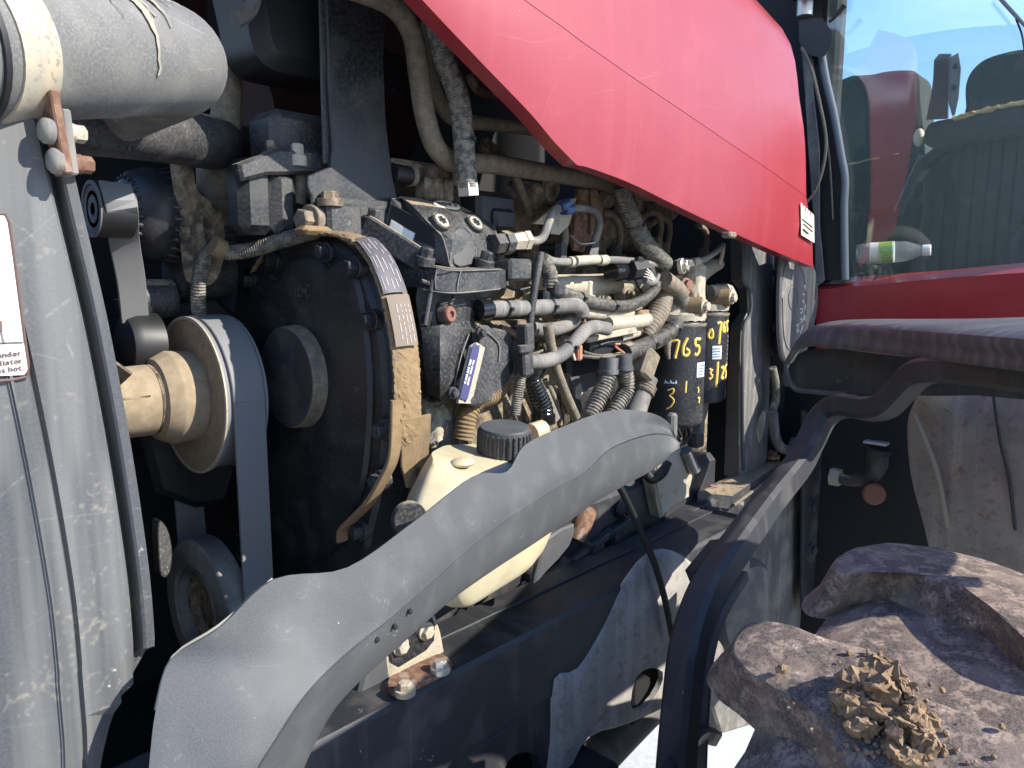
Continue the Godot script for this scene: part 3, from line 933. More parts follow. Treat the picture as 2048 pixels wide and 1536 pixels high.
func build_frame() -> void:
	# longitudinal rail
	var rail := part("frame_rail", box(V(0.76, 1.188, -0.722), V(1.40, 0.125, 0.126), 0.006), M.frame_paint, null, "black frame rail running back under the engine")
	part("rail_edge", box(V(0.76, 1.2525, -0.755), V(1.40, 0.004, 0.04), 0.001), M.frame_paint, rail)
	# angle bracket with four bolts
	var ab := part("angle_bracket", plate(sm([V(0.5257, 1.2535, -0.7007), V(0.5095, 1.2535, -0.6816), V(0.5093, 1.2535, -0.6658), V(0.5229, 1.2535, -0.6608), V(0.5739, 1.2535, -0.6593), V(0.5952, 1.2535, -0.6612), V(0.6074, 1.2535, -0.6774), V(0.6106, 1.2535, -0.6968), V(0.5945, 1.2535, -0.7025), V(0.544, 1.2535, -0.7019)], 2), V(0, 0.005, 0), 0.001), M.rust, null, "small cream and rust angle bracket with four bolts on the frame rail")
	part("upright", plate([V(0.5331, 1.2379, -0.715), V(0.5281, 1.282, -0.715), V(0.5301, 1.2946, -0.715), V(0.5437, 1.303, -0.715), V(0.5603, 1.3207, -0.715), V(0.5982, 1.3284, -0.715), V(0.6116, 1.3049, -0.715), V(0.62, 1.2805, -0.715), V(0.6283, 1.2384, -0.715), V(0.6157, 1.239, -0.715)], V(0, 0, 0.005), 0.001), M.bright_dusty_metal, ab)
	part("pad", plate([V(0.5347, 1.2733, -0.7095), V(0.5321, 1.2925, -0.7095), V(0.5436, 1.3103, -0.7095), V(0.5985, 1.3231, -0.7095), V(0.6084, 1.2951, -0.7095), V(0.6063, 1.2747, -0.7095), V(0.5922, 1.2659, -0.7095), V(0.5487, 1.2609, -0.7095)], V(0, 0, 0.003), 0.001), M.black_paint, ab)
	for q in [V(0.5483, 1.2899, -0.705), V(0.5907, 1.2946, -0.705)]:
		bolt(ab, q, Vector3.BACK, 0.0085, M.bright_dusty_metal, 0.009)
	bolt(ab, V(0.5174, 1.262, -0.6585), V(0, 1, 0), 0.0088, M.bright_dusty_metal, 0.010)
	bolt(ab, V(0.5799, 1.262, -0.6659), V(0, 1, 0), 0.0088, M.zinc, 0.010)
	part("fairing_stay", bar(V(0.5274, 1.2872, -0.72), V(0.5063, 1.2286, -0.72), 0.05, 0.02, V(0, 0, 1), 0.004), M.dark_plastic, ab)
	# cast axle support under the rail
	var ax := part("axle_support", plate(sm([V(0.7992, 1.1576, -0.664), V(0.8563, 1.1521, -0.664), V(0.9273, 1.2004, -0.664), V(0.9748, 1.2493, -0.664), V(1.0486, 1.2823, -0.664), V(1.1314, 1.2667, -0.664), V(1.2299, 1.1994, -0.664), V(1.2541, 1.1308, -0.664), V(1.2177, 1.0408, -0.664), V(1.1572, 0.9686, -0.664), V(0.999, 0.9917, -0.664), V(0.8875, 1.0204, -0.664), V(0.8342, 0.9841, -0.664), V(0.7745, 0.9367, -0.664), V(0.7944, 1.0589, -0.664)], 3), V(0, 0, 0.010), 0.007, sm([V(1.0005, 1.0329, -0.664), V(1.0142, 1.0715, -0.664), V(1.0581, 1.0722, -0.664), V(1.1023, 1.0466, -0.664), V(1.0936, 1.0191, -0.664), V(1.0484, 1.0021, -0.664), V(1.0135, 1.0122, -0.664)], 2)), M.mud_casting, null, "broad dusty cast axle support with an oblong hole")
	part("side_plate", plate([V(0.3837, 1.1561, -0.68), V(0.5814, 1.1359, -0.68), V(0.6887, 1.1248, -0.68), V(0.8172, 1.1471, -0.68), V(0.8136, 1.0422, -0.68), V(0.8053, 0.9101, -0.68)], V(0, 0, 0.018), 0.004, sm([V(0.6881, 1.0101, -0.68), V(0.6935, 1.0621, -0.68), V(0.7143, 1.075, -0.68), V(0.7522, 1.0601, -0.68), V(0.7714, 1.03, -0.68), V(0.7718, 0.9633, -0.68)], 2)), M.frame_paint, null, "black side plate with an arched opening under the frame rail")
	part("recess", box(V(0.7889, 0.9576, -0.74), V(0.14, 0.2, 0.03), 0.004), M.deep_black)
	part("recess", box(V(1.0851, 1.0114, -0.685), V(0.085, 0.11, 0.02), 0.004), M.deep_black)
	var tb := part("axle_tube", tube([V(0.9098, 0.7946, -0.78), V(1.0808, 0.8842, -0.74), V(1.2242, 0.9324, -0.72), V(1.3691, 0.9807, -0.7)], 0.036, 20), M.casting_dusty, null, "grey axle tube passing under the cast support")
	part("collar", tube([V(1.0317, 0.853, -0.75), V(1.0509, 0.863, -0.747)], 0.0385, 20), M.casting_dusty, tb)
	part("rod", tube([V(0.8417, 0.9592, -0.68), V(0.9058, 0.9944, -0.69)], 0.012, 10), M.black_paint)
	# thin cable hanging down to the fender bracket
	part("black_cable", tube([V(0.8996, 1.4639, -0.64), V(0.9411, 1.4197, -0.64), V(0.9937, 1.345, -0.64), V(1.0428, 1.2707, -0.64), V(1.0788, 1.1961, -0.64), V(1.1085, 1.1155, -0.64)], 0.0058, 10), M.black_rubber, null, "black cable curving down from the engine to the fender bracket")
	# side of the transmission: plates behind the fender bracket
	var tr := part("clutch_housing", plate([V(1.2635, 1.1843, -0.8), V(1.4463, 1.2094, -0.8), V(1.6907, 1.2266, -0.8), V(1.9288, 1.2246, -0.8), V(2.0712, 1.1819, -0.8), V(2.1528, 0.5819, -0.8), V(2.0169, 0.4951, -0.8), V(1.5825, 0.6386, -0.8), V(1.4696, 0.8572, -0.8)], V(0, 0, 0.03), 0.006), M.casting_dusty, null, "grey clutch housing side stained with dried streaks")
	part("knuckle_cover", lathe(V(1.6292, 0.9627, -0.745), V(-0.15, 0.05, 1), [[-0.05, 0.12], [0.0, 0.12], [0.02, 0.105], [0.026, 0.06]], 40), M.casting_dusty, tr)
	part("housing_top", plate([V(1.2762, 1.2436, -0.81), V(1.5059, 1.2643, -0.81), V(1.6871, 1.1931, -0.81), V(1.709, 1.1027, -0.81), V(1.5177, 1.0979, -0.81), V(1.3198, 1.1434, -0.81)], V(0, 0, 0.05), 0.008), M.frame_paint, tr)
	var sp := part("step_plate", plate([V(1.9091, 1.4136, -0.745), V(2.1743, 1.3352, -0.745), V(2.2492, 0.8894, -0.745), V(2.1839, 0.8615, -0.745), V(2.0023, 0.8362, -0.745), V(1.9801, 0.8438, -0.745)], V(0, 0, 0.008), 0.0015), M.frame_paint, null, "upright dark plate with two hex bolts behind the fender bracket")
	bolt(sp, V(1.9909, 1.137, -0.735), Vector3.BACK, 0.014, M.frame_paint, 0.014)
	bolt(sp, V(2.0099, 1.0058, -0.735), Vector3.BACK, 0.014, M.frame_paint, 0.014)
	part("lower_fold", plate([V(1.9547, 0.8571, -0.73), V(2.1577, 0.8925, -0.73), V(2.2053, 0.8985, -0.73), V(2.2122, 0.8571, -0.73), V(1.9863, 0.8317, -0.73)], V(0, 0, 0.004), 0.001), M.casting_dusty, sp)
	part("edge", bar(V(2.1627, 1.33, -0.742), V(2.2357, 0.8942, -0.742), 0.014, 0.003, V(0, 0, 1), 0.0005), M.casting_dusty, sp)
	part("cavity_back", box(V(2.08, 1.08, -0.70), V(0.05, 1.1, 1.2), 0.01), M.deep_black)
	# elbow fitting with a wing tab and the red cap
	var ef := part("elbow_fitting", tube([V(1.95, 1.2425, -0.6652), V(1.95, 1.2367, -0.6246), V(1.95, 1.2537, -0.5829), V(1.95, 1.2869, -0.5647), V(1.95, 1.3251, -0.5672)], [0.014, 0.014, 0.020, 0.027, 0.028], 16), M.black_dusty, null, "black elbow fitting with a flanged top in the dark wheel arch")
	part("flange", disc(V(1.95, 1.3251, -0.5672), V(-0.1, 1, 0.2), 0.034, 0.012), M.black_paint, ef)
	part("nut", tube([V(1.95, 1.2411, -0.6728), V(1.95, 1.2404, -0.6473)], 0.024, 6), M.bright_dusty_metal, ef)
	part("tab", box(V(1.95, 1.3455, -0.5685), V(0.03, 0.008, 0.055), 0.002), M.zinc, ef)
	part("red_cap", disc(V(1.95, 1.2175, -0.5674), V(-1, 0.1, 0.4), 0.027, 0.03, 20, 0.004), M.copper_plug, null, "round dull red cap below the elbow fitting")
	# cab support post and foot
	var ps := part("support_post", loft([
		[V(1.7453, 1.9235, -0.885), V(1.6761, 1.8741, -0.82), V(1.6675, 1.8561, -0.815), V(1.8486, 1.8265, -0.815), V(2.0107, 1.8604, -0.885)],
		[V(1.7659, 1.7508, -0.885), V(1.6926, 1.7556, -0.82), V(1.688, 1.7508, -0.815), V(1.8574, 1.7508, -0.815), V(2.0235, 1.7509, -0.885)],
		[V(1.8127, 1.7252, -0.885), V(1.721, 1.7387, -0.82), V(1.7219, 1.7327, -0.815), V(1.8573, 1.7253, -0.815), V(2.0226, 1.7301, -0.885)],
		[V(1.8238, 1.6666, -0.885), V(1.73, 1.6752, -0.82), V(1.7335, 1.6715, -0.815), V(1.8617, 1.6611, -0.815), V(2.0274, 1.6602, -0.885)],
		[V(1.7761, 1.6361, -0.885), V(1.6983, 1.6397, -0.82), V(1.7044, 1.636, -0.815), V(1.86, 1.6223, -0.815), V(2.0256, 1.6181, -0.885)],
		[V(1.7681, 1.507, -0.885), V(1.7001, 1.5066, -0.82), V(1.7062, 1.504, -0.815), V(1.8631, 1.4883, -0.815), V(2.0323, 1.4722, -0.885)],
		[V(1.7715, 1.24, -0.885), V(1.7239, 1.2508, -0.82), V(1.7365, 1.2439, -0.815), V(1.8693, 1.2679, -0.815), V(2.0384, 1.2398, -0.885)]]), M.post_paint, null, "black cab support post stained with pale drips", 28.0)
	part("slot", plate(sm([V(1.8004, 1.3668, -0.8145), V(1.8171, 1.4039, -0.8145), V(1.8402, 1.4115, -0.8145), V(1.8487, 1.389, -0.8145), V(1.8381, 1.3478, -0.8145), V(1.8158, 1.3326, -0.8145)], 3), V(0, 0, 0.0016), 0.0004), M.bright_dusty_metal, ps)
	part("edge_strip", tube([V(1.6775, 1.8448, -0.813), V(1.6865, 1.7508, -0.813), V(1.7237, 1.7266, -0.813), V(1.732, 1.6716, -0.813), V(1.6981, 1.6303, -0.813), V(1.7045, 1.5068, -0.813), V(1.7323, 1.2739, -0.813)], 0.0035, 6), M.grey_plastic, ps)
	for p in [V(1.8665, 1.77, -0.82), V(1.8799, 1.6276, -0.82), V(1.8813, 1.5618, -0.82)]:
		part("lug", disc(p, V(0.2, 0, 1), 0.010, 0.008), M.black_dusty, ps)
	var ft := part("post_foot", loft([[V(1.448, 1.2817, -0.785), V(1.5371, 1.2624, -0.745), V(1.895, 1.2683, -0.785), V(2.0247, 1.2603, -0.865), V(1.8643, 1.2358, -0.885)], [V(1.4501, 1.2525, -0.785), V(1.5399, 1.231, -0.745), V(1.8984, 1.2402, -0.785), V(2.0281, 1.2302, -0.865), V(1.8676, 1.1999, -0.885)]]), M.black_dusty, null, "rust edged foot plate bolted under the support post", 25.0)
	bolt(ft, V(1.5371, 1.2642, -0.795), V(0, 1, 0), 0.013, M.rust, 0.014)
	bolt(ft, V(1.9088, 1.2787, -0.815), V(0, 1, 0), 0.013, M.rust, 0.014)
	part("lip", bar(V(1.5362, 1.2424, -0.74), V(1.8854, 1.2505, -0.78), 0.006, 0.006, V(0, 1, 0), 0.001), M.pipe_dusty, ft)

func build_front() -> void:
	# radiator shroud panel: one cross-section carried down a curved edge
	var edge := [V(0.1447, 1.892, -0.5), V(0.1477, 1.8653, -0.5), V(0.1507, 1.8434, -0.5), V(0.1538, 1.8209, -0.5), V(0.1567, 1.7979, -0.5), V(0.1619, 1.7624, -0.5), V(0.167, 1.7254, -0.5), V(0.1715, 1.6838, -0.5), V(0.1755, 1.6407, -0.5), V(0.1788, 1.5961, -0.5), V(0.1812, 1.5502, -0.5), V(0.1815, 1.509, -0.5)]
	var rows := []
	for e in so(edge, 3):
		# offsets across the panel: [along x, along z]
		var row := []
		for q in [[-0.16, -0.010], [-0.12, -0.003], [-0.098, 0.0], [-0.0965, 0.003], [-0.0945, 0.003], [-0.093, 0.0], [-0.080, 0.0], [-0.078, -0.004], [-0.0765, -0.004], [-0.0745, 0.0], [-0.040, 0.0], [-0.026, -0.001], [-0.0225, -0.004], [-0.022, -0.018], [-0.0125, -0.020], [-0.012, -0.004], [-0.010, -0.002], [-0.002, -0.001], [0.0, -0.004], [0.001, -0.03]]:
			row.append(e + V(q[0] * 0.62, 0, q[1]))
		rows.append(row)
	# below the end of the lip the right edge is cut back in a curve
	var on := so([V(0.1811, 1.503, -0.5), V(0.181, 1.4818, -0.5), V(0.1809, 1.4635, -0.5), V(0.1798, 1.4416, -0.5), V(0.1781, 1.4161, -0.5), V(0.1749, 1.3759, -0.5)], 2)
	var cut := so([V(0.1804, 1.5032, -0.5), V(0.1653, 1.4901, -0.5), V(0.1544, 1.477, -0.5), V(0.1464, 1.4594, -0.5), V(0.1402, 1.4358, -0.5), V(0.1331, 1.4002, -0.5)], 2)
	var e11: Vector3 = so(edge, 3)[11]
	for k in on.size():
		var row := []
		var last: Array = rows[11]
		for i in last.size():
			var p: Vector3 = on[k] + (last[i] - e11)
			if p.x > cut[k].x:
				p = V(cut[k].x + 0.0002 * (i - 19), p.y, minf(p.z, -0.503 - 0.0015 * (i - 8)))
			row.append(p)
		rows.append(row)
	var sh := part("radiator_shroud", sheet(rows, 0.003), M.grey_plastic, null, "weathered grey radiator shroud panel with vertical ribs", 25.0)
	# warning decal on the panel
	var up := V(-0.04, 1, 0.01)
	var dk := part("warning_decal", plate([V(0.0995, 1.7854, -0.4985), V(0.1153, 1.7859, -0.4985), V(0.1178, 1.7805, -0.4985), V(0.1195, 1.723, -0.4985), V(0.1192, 1.7128, -0.4985), V(0.0935, 1.7145, -0.4985)], V(0, 0, 0.0012), 0.0003), M.label_white, sh, "large pale warning decal with a rounded dark border")
	part("border", tube([V(0.1086, 1.7865, -0.4975), V(0.1146, 1.7858, -0.4975), V(0.1172, 1.782, -0.4975), V(0.1198, 1.7099, -0.4975), V(0.1203, 1.6976, -0.4975), V(0.118, 1.6937, -0.4975), V(0.1105, 1.6933, -0.4975), V(0.0916, 1.694, -0.4975)], 0.0009, 6), M.ink_brown, dk)
	var wl := part("warning_label", plate([V(0.0935, 1.7145, -0.498), V(0.1189, 1.714, -0.498), V(0.1197, 1.6988, -0.498), V(0.1177, 1.6955, -0.498), V(0.092, 1.6967, -0.498)], V(0, 0, 0.0012), 0.0003), M.label_white, sh, "white label that reads under, radiator, is hot")
	part("divider", bar(V(0.0932, 1.7152, -0.4962), V(0.1188, 1.7147, -0.4962), 0.0006, 0.0014, Vector3.BACK, 0.0001), M.ink_brown, wl)
	var rt := V(1, 0.07, 0)
	letters("lettering", "open cap under", 0.0042, V(0.1168, 1.7085, -0.4962), rt, V(0, 1, 0), M.ink_brown, wl, true, 0.0004, HORIZONTAL_ALIGNMENT_RIGHT)
	letters("lettering", "when radiator", 0.0042, V(0.1172, 1.7041, -0.4962), rt, V(0, 1, 0), M.ink_brown, wl, true, 0.0004, HORIZONTAL_ALIGNMENT_RIGHT)
	letters("lettering", "system is hot.", 0.0042, V(0.1176, 1.7, -0.4962), rt, V(0, 1, 0), M.ink_brown, wl, true, 0.0004, HORIZONTAL_ALIGNMENT_RIGHT)
	part("symbol", plate([V(0.1072, 1.7502, -0.4965), V(0.1106, 1.748, -0.4965), V(0.1068, 1.7452, -0.4965)], V(0, 0, 0.0005), 0.0001), M.ink_brown, dk)
	part("symbol", box(V(0.1071, 1.7245, -0.4968), V(0.004, 0.006, 0.0008), 0.0001), M.ink_brown, dk)
	# hose across the top left and its clamp
	var ho := part("intake_hose", tube([V(0.0817, 1.8725, -0.5), V(0.1142, 1.8787, -0.51), V(0.1519, 1.8887, -0.53), V(0.1899, 1.8984, -0.55), V(0.2269, 1.9091, -0.575), V(0.2634, 1.9209, -0.61), V(0.30, 1.935, -0.70), V(0.305, 1.935, -0.80), V(0.305, 1.93, -0.95)], [0.0415, 0.0415, 0.0405, 0.040, 0.040, 0.040, 0.040, 0.040, 0.04], 36, 0.0, 0.005, 0.006), M.hose_rubber, null, "thick grey rubber hose streaked with pale dried mud")
	var cl := part("hose_clamp", tube([V(0.1055, 1.8767, -0.507), V(0.1273, 1.8822, -0.517)], [0.0432, 0.0427], 40), M.bright_dusty_metal, null, "wide dusty steel clamp band round the rubber hose")
	part("seam", tube([V(0.0995, 1.8755, -0.505), V(0.1024, 1.8761, -0.506)], 0.044, 30), M.black_rubber, cl)
	part("clamp_lug", box(V(0.1199, 1.8526, -0.495), V(0.014, 0.012, 0.012), 0.002), M.rust, cl)
	part("lower_hose", tube([V(0.2123, 1.895, -0.8), V(0.2918, 1.9105, -0.86), V(0.3956, 1.9275, -0.95), V(0.4993, 1.9431, -1.05), V(0.6387, 1.9815, -1.25)], [0.031, 0.032, 0.035, 0.037, 0.037], 20), M.black_dusty, null, "dark pipe in the shade below the rubber hose")
	# hinge strap with two cup headed bolts, seen almost edge on
	var stp := part("hinge_strap", bar(V(0.1404, 1.8554, -0.49), V(0.1448, 1.8104, -0.49), 0.005, 0.020, V(0, 0, 1), 0.001), M.rust, null, "rusty strap held by two bolts at the top of the shroud")
	part("angle", bar(V(0.1478, 1.8474, -0.496), V(0.1497, 1.8109, -0.496), 0.005, 0.018, V(0, 0, 1), 0.001), M.casting_dusty, stp)
	for q in [[V(0.1364, 1.8333, -0.486), V(0.1519, 1.8356, -0.496)], [V(0.1394, 1.8173, -0.486), V(0.1546, 1.8183, -0.496)]]:
		var ax: Vector3 = V(1, 0.0, -0.08).normalized()
		part("bolt_head", lathe(q[0], -ax, [[-0.003, 0.0072], [0.001, 0.0072], [0.003, 0.0055], [0.0038, 0.002]], 20), M.casting_dusty, stp)
		bolt(stp, q[1], ax, 0.0052, M.bright_dusty_metal if q[0].y > 1.83 else M.rust, 0.008, "nut", 0.2, 1.1)
	# dried mud that ran down the hose
	var core := so([V(0.1519, 1.8887, -0.53), V(0.1899, 1.8984, -0.55), V(0.2269, 1.9091, -0.575), V(0.2634, 1.9209, -0.61)], 12)
	var along: Vector3 = (core[-8] - core[0]).normalized()
	var rn := FastNoiseLite.new()
	rn.frequency = 3.0
	var k := 0
	for q in [[0.42, 2.0, 0.0042, 0.5], [0.47, 1.2, 0.0036, 0.2], [0.58, 1.35, 0.0034, 0.3], [0.72, 0.9, 0.0018, 0.2], [0.86, 1.1, 0.0011, 0.1], [0.18, 0.9, 0.0020, 0.1], [0.24, 1.3, 0.0012, 0.2]]:
		k += 1
		var g := []
		for i in 26:
			var t := i / 25.0
			var a := lerpf(-0.5, q[1], t)
			var w: float = q[2] * (0.25 + sin(PI * minf(t * 1.15, 1.0)) * (0.8 + 0.5 * rn.get_noise_2d(t * 4.0, k * 9.0)))
			var cf := clampf(q[0] - t * t * q[3] * 0.16 + 0.02 * rn.get_noise_2d(t * 3.0, k * 5.0), 0.0, 0.98) * (core.size() - 1)
			var c0: Vector3 = (core[int(cf)] as Vector3).lerp(core[int(cf) + 1], cf - int(cf))
			# a = 0 straight up, growing towards the photographer
			var side := V(0, cos(a), sin(a))
			side = (side - along * side.dot(along)).normalized()
			g.append([c0 + side * 0.0413 - along * w, c0 + side * 0.0421, c0 + side * 0.0413 + along * w])
		part("mud_streak", rough_up(sheet(g, 0.0004), 0.0008, 120.0, k), M.dry_mud, ho)
func build_cooling() -> void:
	var axis := V(-1, 0, 0)
	# fan pulley, hub and fan
	var c := V(0.4529, 1.5868, -1.05)
	var fp := part("fan_pulley", lathe(c, axis, [[-0.056, 0.113], [-0.053, 0.113], [-0.050, 0.108], [-0.004, 0.108], [-0.002, 0.1125], [0.003, 0.1125], [0.0032, 0.110], [-0.022, 0.100], [-0.030, 0.06], [-0.030, 0.04]], 64), M.belt_grey, null, "large fan drive pulley with a worn beige rim")
	part("rim", lathe(c, axis, [[0.0025, 0.1130], [0.0048, 0.1130], [0.0054, 0.1090], [0.0025, 0.1080]], 64), M.bright_dusty_metal, fp)
	part("pulley_face", lathe(c, axis, [[0.0036, 0.1088], [0.0030, 0.106], [-0.012, 0.096], [-0.018, 0.075], [-0.017, 0.045]], 48), M.pale_dust, fp)
	var hb := part("fan_hub", lathe(c, axis, [[-0.02, 0.062], [0.034, 0.066], [0.038, 0.0645], [0.054, 0.056], [0.056, 0.050], [0.060, 0.047], [0.062, 0.049], [0.14, 0.047], [0.145, 0.042]], 48), M.pale_dust, null, "stepped tan dusted fan hub in front of the pulley")
	part("step_ring", lathe(c, axis, [[0.0575, 0.0490], [0.0605, 0.0488]], 40), M.engine_grime, hb)
	part("split_line", bar(c + V(-0.075, 0.012, 0.0462), c + V(-0.13, 0.012, 0.0462), 0.0022, 0.003, V(0, 1, 0), 0.0005), M.engine_grime, hb)
	var fan := part("cooling_fan", lathe(c + V(-0.175, 0, 0), axis, [[-0.02, 0.07], [0.02, 0.07], [0.025, 0.06]], 32), M.engine_grime, null, "dusty cooling fan behind the shroud")
	for k in 6:
		var a := TAU * k / 6.0
		var d := V(0, cos(a), sin(a))
		var t := V(0, -sin(a), cos(a))
		var cx := c + V(-0.175, 0, 0)
		var tw := V(0.035, 0, 0)
		var g := []
		for i in 5:
			var f := i / 4.0
			var o := cx + d * lerpf(0.05, 0.18, f)
			g.append([o - t * lerpf(0.018, 0.035, f) - tw, o + tw * 0.1, o + t * lerpf(0.018, 0.035, f) + tw])
		part("blade", sheet(g, 0.003), M.engine_grime, fan)
	# belt around fan pulley, crank pulley and outward to the idler
	var k := V(0.4629, 1.2638, -1.05)
	var bt := V(0.028, 0, 0)
	var bp := []
	for i in 19:
		var a := PI * i / 18.0
		bp.append(c + bt + V(0, sin(a), cos(a)) * 0.1115)
	for i in 19:
		var a := PI + PI * i / 18.0
		bp.append(k + V(0.022, 0, 0) + V(0, sin(a), cos(a)) * 0.104)
	bp.append(bp[0])
	part("drive_belt", sweep(bp, [0.0225, 0.0028], V(1, 0, 0), 1), M.belt_grey, null, "wide grey drive belt running down from the fan pulley")
	# crank pulley
	var cp := part("crank_pulley", lathe(k, axis, [[-0.055, 0.095], [-0.012, 0.095], [-0.010, 0.107], [0.020, 0.107], [0.024, 0.103], [0.026, 0.071], [0.020, 0.068], [0.020, 0.062], [0.024, 0.060], [0.0, 0.054], [-0.004, 0.02]], 64), M.casting_dusty, null, "crankshaft damper pulley low on the engine front")
	part("hub_recess", lathe(k, axis, [[-0.004, 0.055], [0.012, 0.0555], [0.010, 0.05], [0.0, 0.045], [-0.002, 0.01]], 40), M.engine_grime, cp)
	for i in 6:
		part("groove_ridge", lathe(k + V(0.014 + i * 0.006, 0, 0), axis, [[-0.0025, 0.095], [-0.0008, 0.0985], [0.0008, 0.0985], [0.0025, 0.095]], 48), M.black_rubber, cp)
	# idler at the upper left
	var ic := V(0.3243, 1.836, -1)
	var ip := part("idler_pulley", lathe(ic, axis, [[-0.040, 0.034], [0.0, 0.034], [0.002, 0.032], [-0.010, 0.029], [-0.014, 0.010]], 40), M.black_rubber, null, "small black idler pulley with a bright rim")
	part("rim", lathe(ic, axis, [[0.0005, 0.0342], [0.0025, 0.0342], [0.003, 0.0300], [0.0005, 0.0295]], 40), M.casting_dusty, ip)
	bolt(ip, ic + V(0.012, 0, 0), axis, 0.009, M.black_paint, 0.012)
	part("idler_belt", sweep([ic + V(0.02, 0.030, 0.021), ic + V(0.02, 0.0, 0.036), V(0.3645, 1.8012, -1.02), V(0.384, 1.7504, -1.06), V(0.3964, 1.6951, -1.09)], [0.018, 0.0025], V(1, 0, 0), 4), M.belt_grey, null, "narrow belt hanging from the idler pulley")
	# alternator
	var ac := V(0.4323, 1.8427, -1.12)
	var al := part("alternator", lathe(ac, axis, [[-0.05, 0.05], [-0.045, 0.060], [-0.02, 0.064], [-0.01, 0.066], [0.0, 0.066], [0.02, 0.060], [0.035, 0.04], [0.04, 0.02]], 36), M.black_paint, null, "black finned alternator behind the idler pulley")
	for i in 26:
		var a := TAU * i / 26.0
		var d := V(0, cos(a), sin(a))
		part("fin", bar(ac + V(-0.030, 0, 0) + d * 0.048, ac + V(0.040, 0, 0) + d * 0.067, 0.006, 0.010, d, 0.0015), M.black_paint, al)
	part("lifting_eye", plate(sm([V(0.4495, 1.9379, -1.06), V(0.4607, 1.9091, -1.06), V(0.4656, 1.8756, -1.06), V(0.4812, 1.8631, -1.06), V(0.4984, 1.8468, -1.06), V(0.5021, 1.808, -1.06), V(0.4936, 1.7649, -1.06), V(0.4776, 1.7433, -1.06), V(0.4579, 1.7505, -1.06), V(0.4535, 1.7923, -1.06), V(0.4516, 1.8404, -1.06), V(0.4473, 1.8807, -1.06), V(0.4451, 1.9207, -1.06)], 3), V(0.01, 0, 0.014), 0.003, sm([V(0.478, 1.8455, -1.06), V(0.4858, 1.832, -1.06), V(0.4843, 1.8073, -1.06), V(0.4767, 1.8, -1.06), V(0.4713, 1.8173, -1.06), V(0.4718, 1.8382, -1.06)], 3)), M.engine_grime, null, "tan lifting eye plate with an oval hole")
	part("compressor", lathe(V(0.4868, 1.7616, -1.12), axis, [[-0.06, 0.04], [0.0, 0.044], [0.02, 0.044], [0.024, 0.03]], 24), M.black_dusty, null, "black accessory drum below the lifting eye")
	part("fan_bracket", plate([V(0.3928, 1.7217, -1.16), V(0.4618, 1.7505, -1.16), V(0.5379, 1.7268, -1.16), V(0.5774, 1.6855, -1.16), V(0.5656, 1.4694, -1.16), V(0.5352, 1.3899, -1.16), V(0.4856, 1.3926, -1.16), V(0.4261, 1.4301, -1.16), V(0.3949, 1.6042, -1.16)], V(0, 0, 0.03), 0.01), M.black_rubber, null, "black bracket behind the fan pulley")
	part("tensioner", lathe(V(0.4299, 1.7217, -1.12), axis, [[-0.03, 0.03], [0.02, 0.03], [0.024, 0.012]], 24), M.black_dusty)
	part("coolant_pump", lathe(V(0.3963, 1.6595, -1.1), axis, [[-0.03, 0.045], [0.0, 0.045], [0.012, 0.04], [0.02, 0.02]], 24), M.black_rubber)
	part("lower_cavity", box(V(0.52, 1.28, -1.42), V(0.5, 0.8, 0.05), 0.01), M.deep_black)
	part("bearing_bracket", plate(sm([V(0.3752, 1.4264, -1.02), V(0.3859, 1.4167, -1.02), V(0.3907, 1.3867, -1.02), V(0.3875, 1.3587, -1.02), V(0.3787, 1.3482, -1.02), V(0.373, 1.3629, -1.02)], 3), V(0, 0, 0.02), 0.004), M.black_dusty, null, "rounded dark bracket end beside the crank pulley")

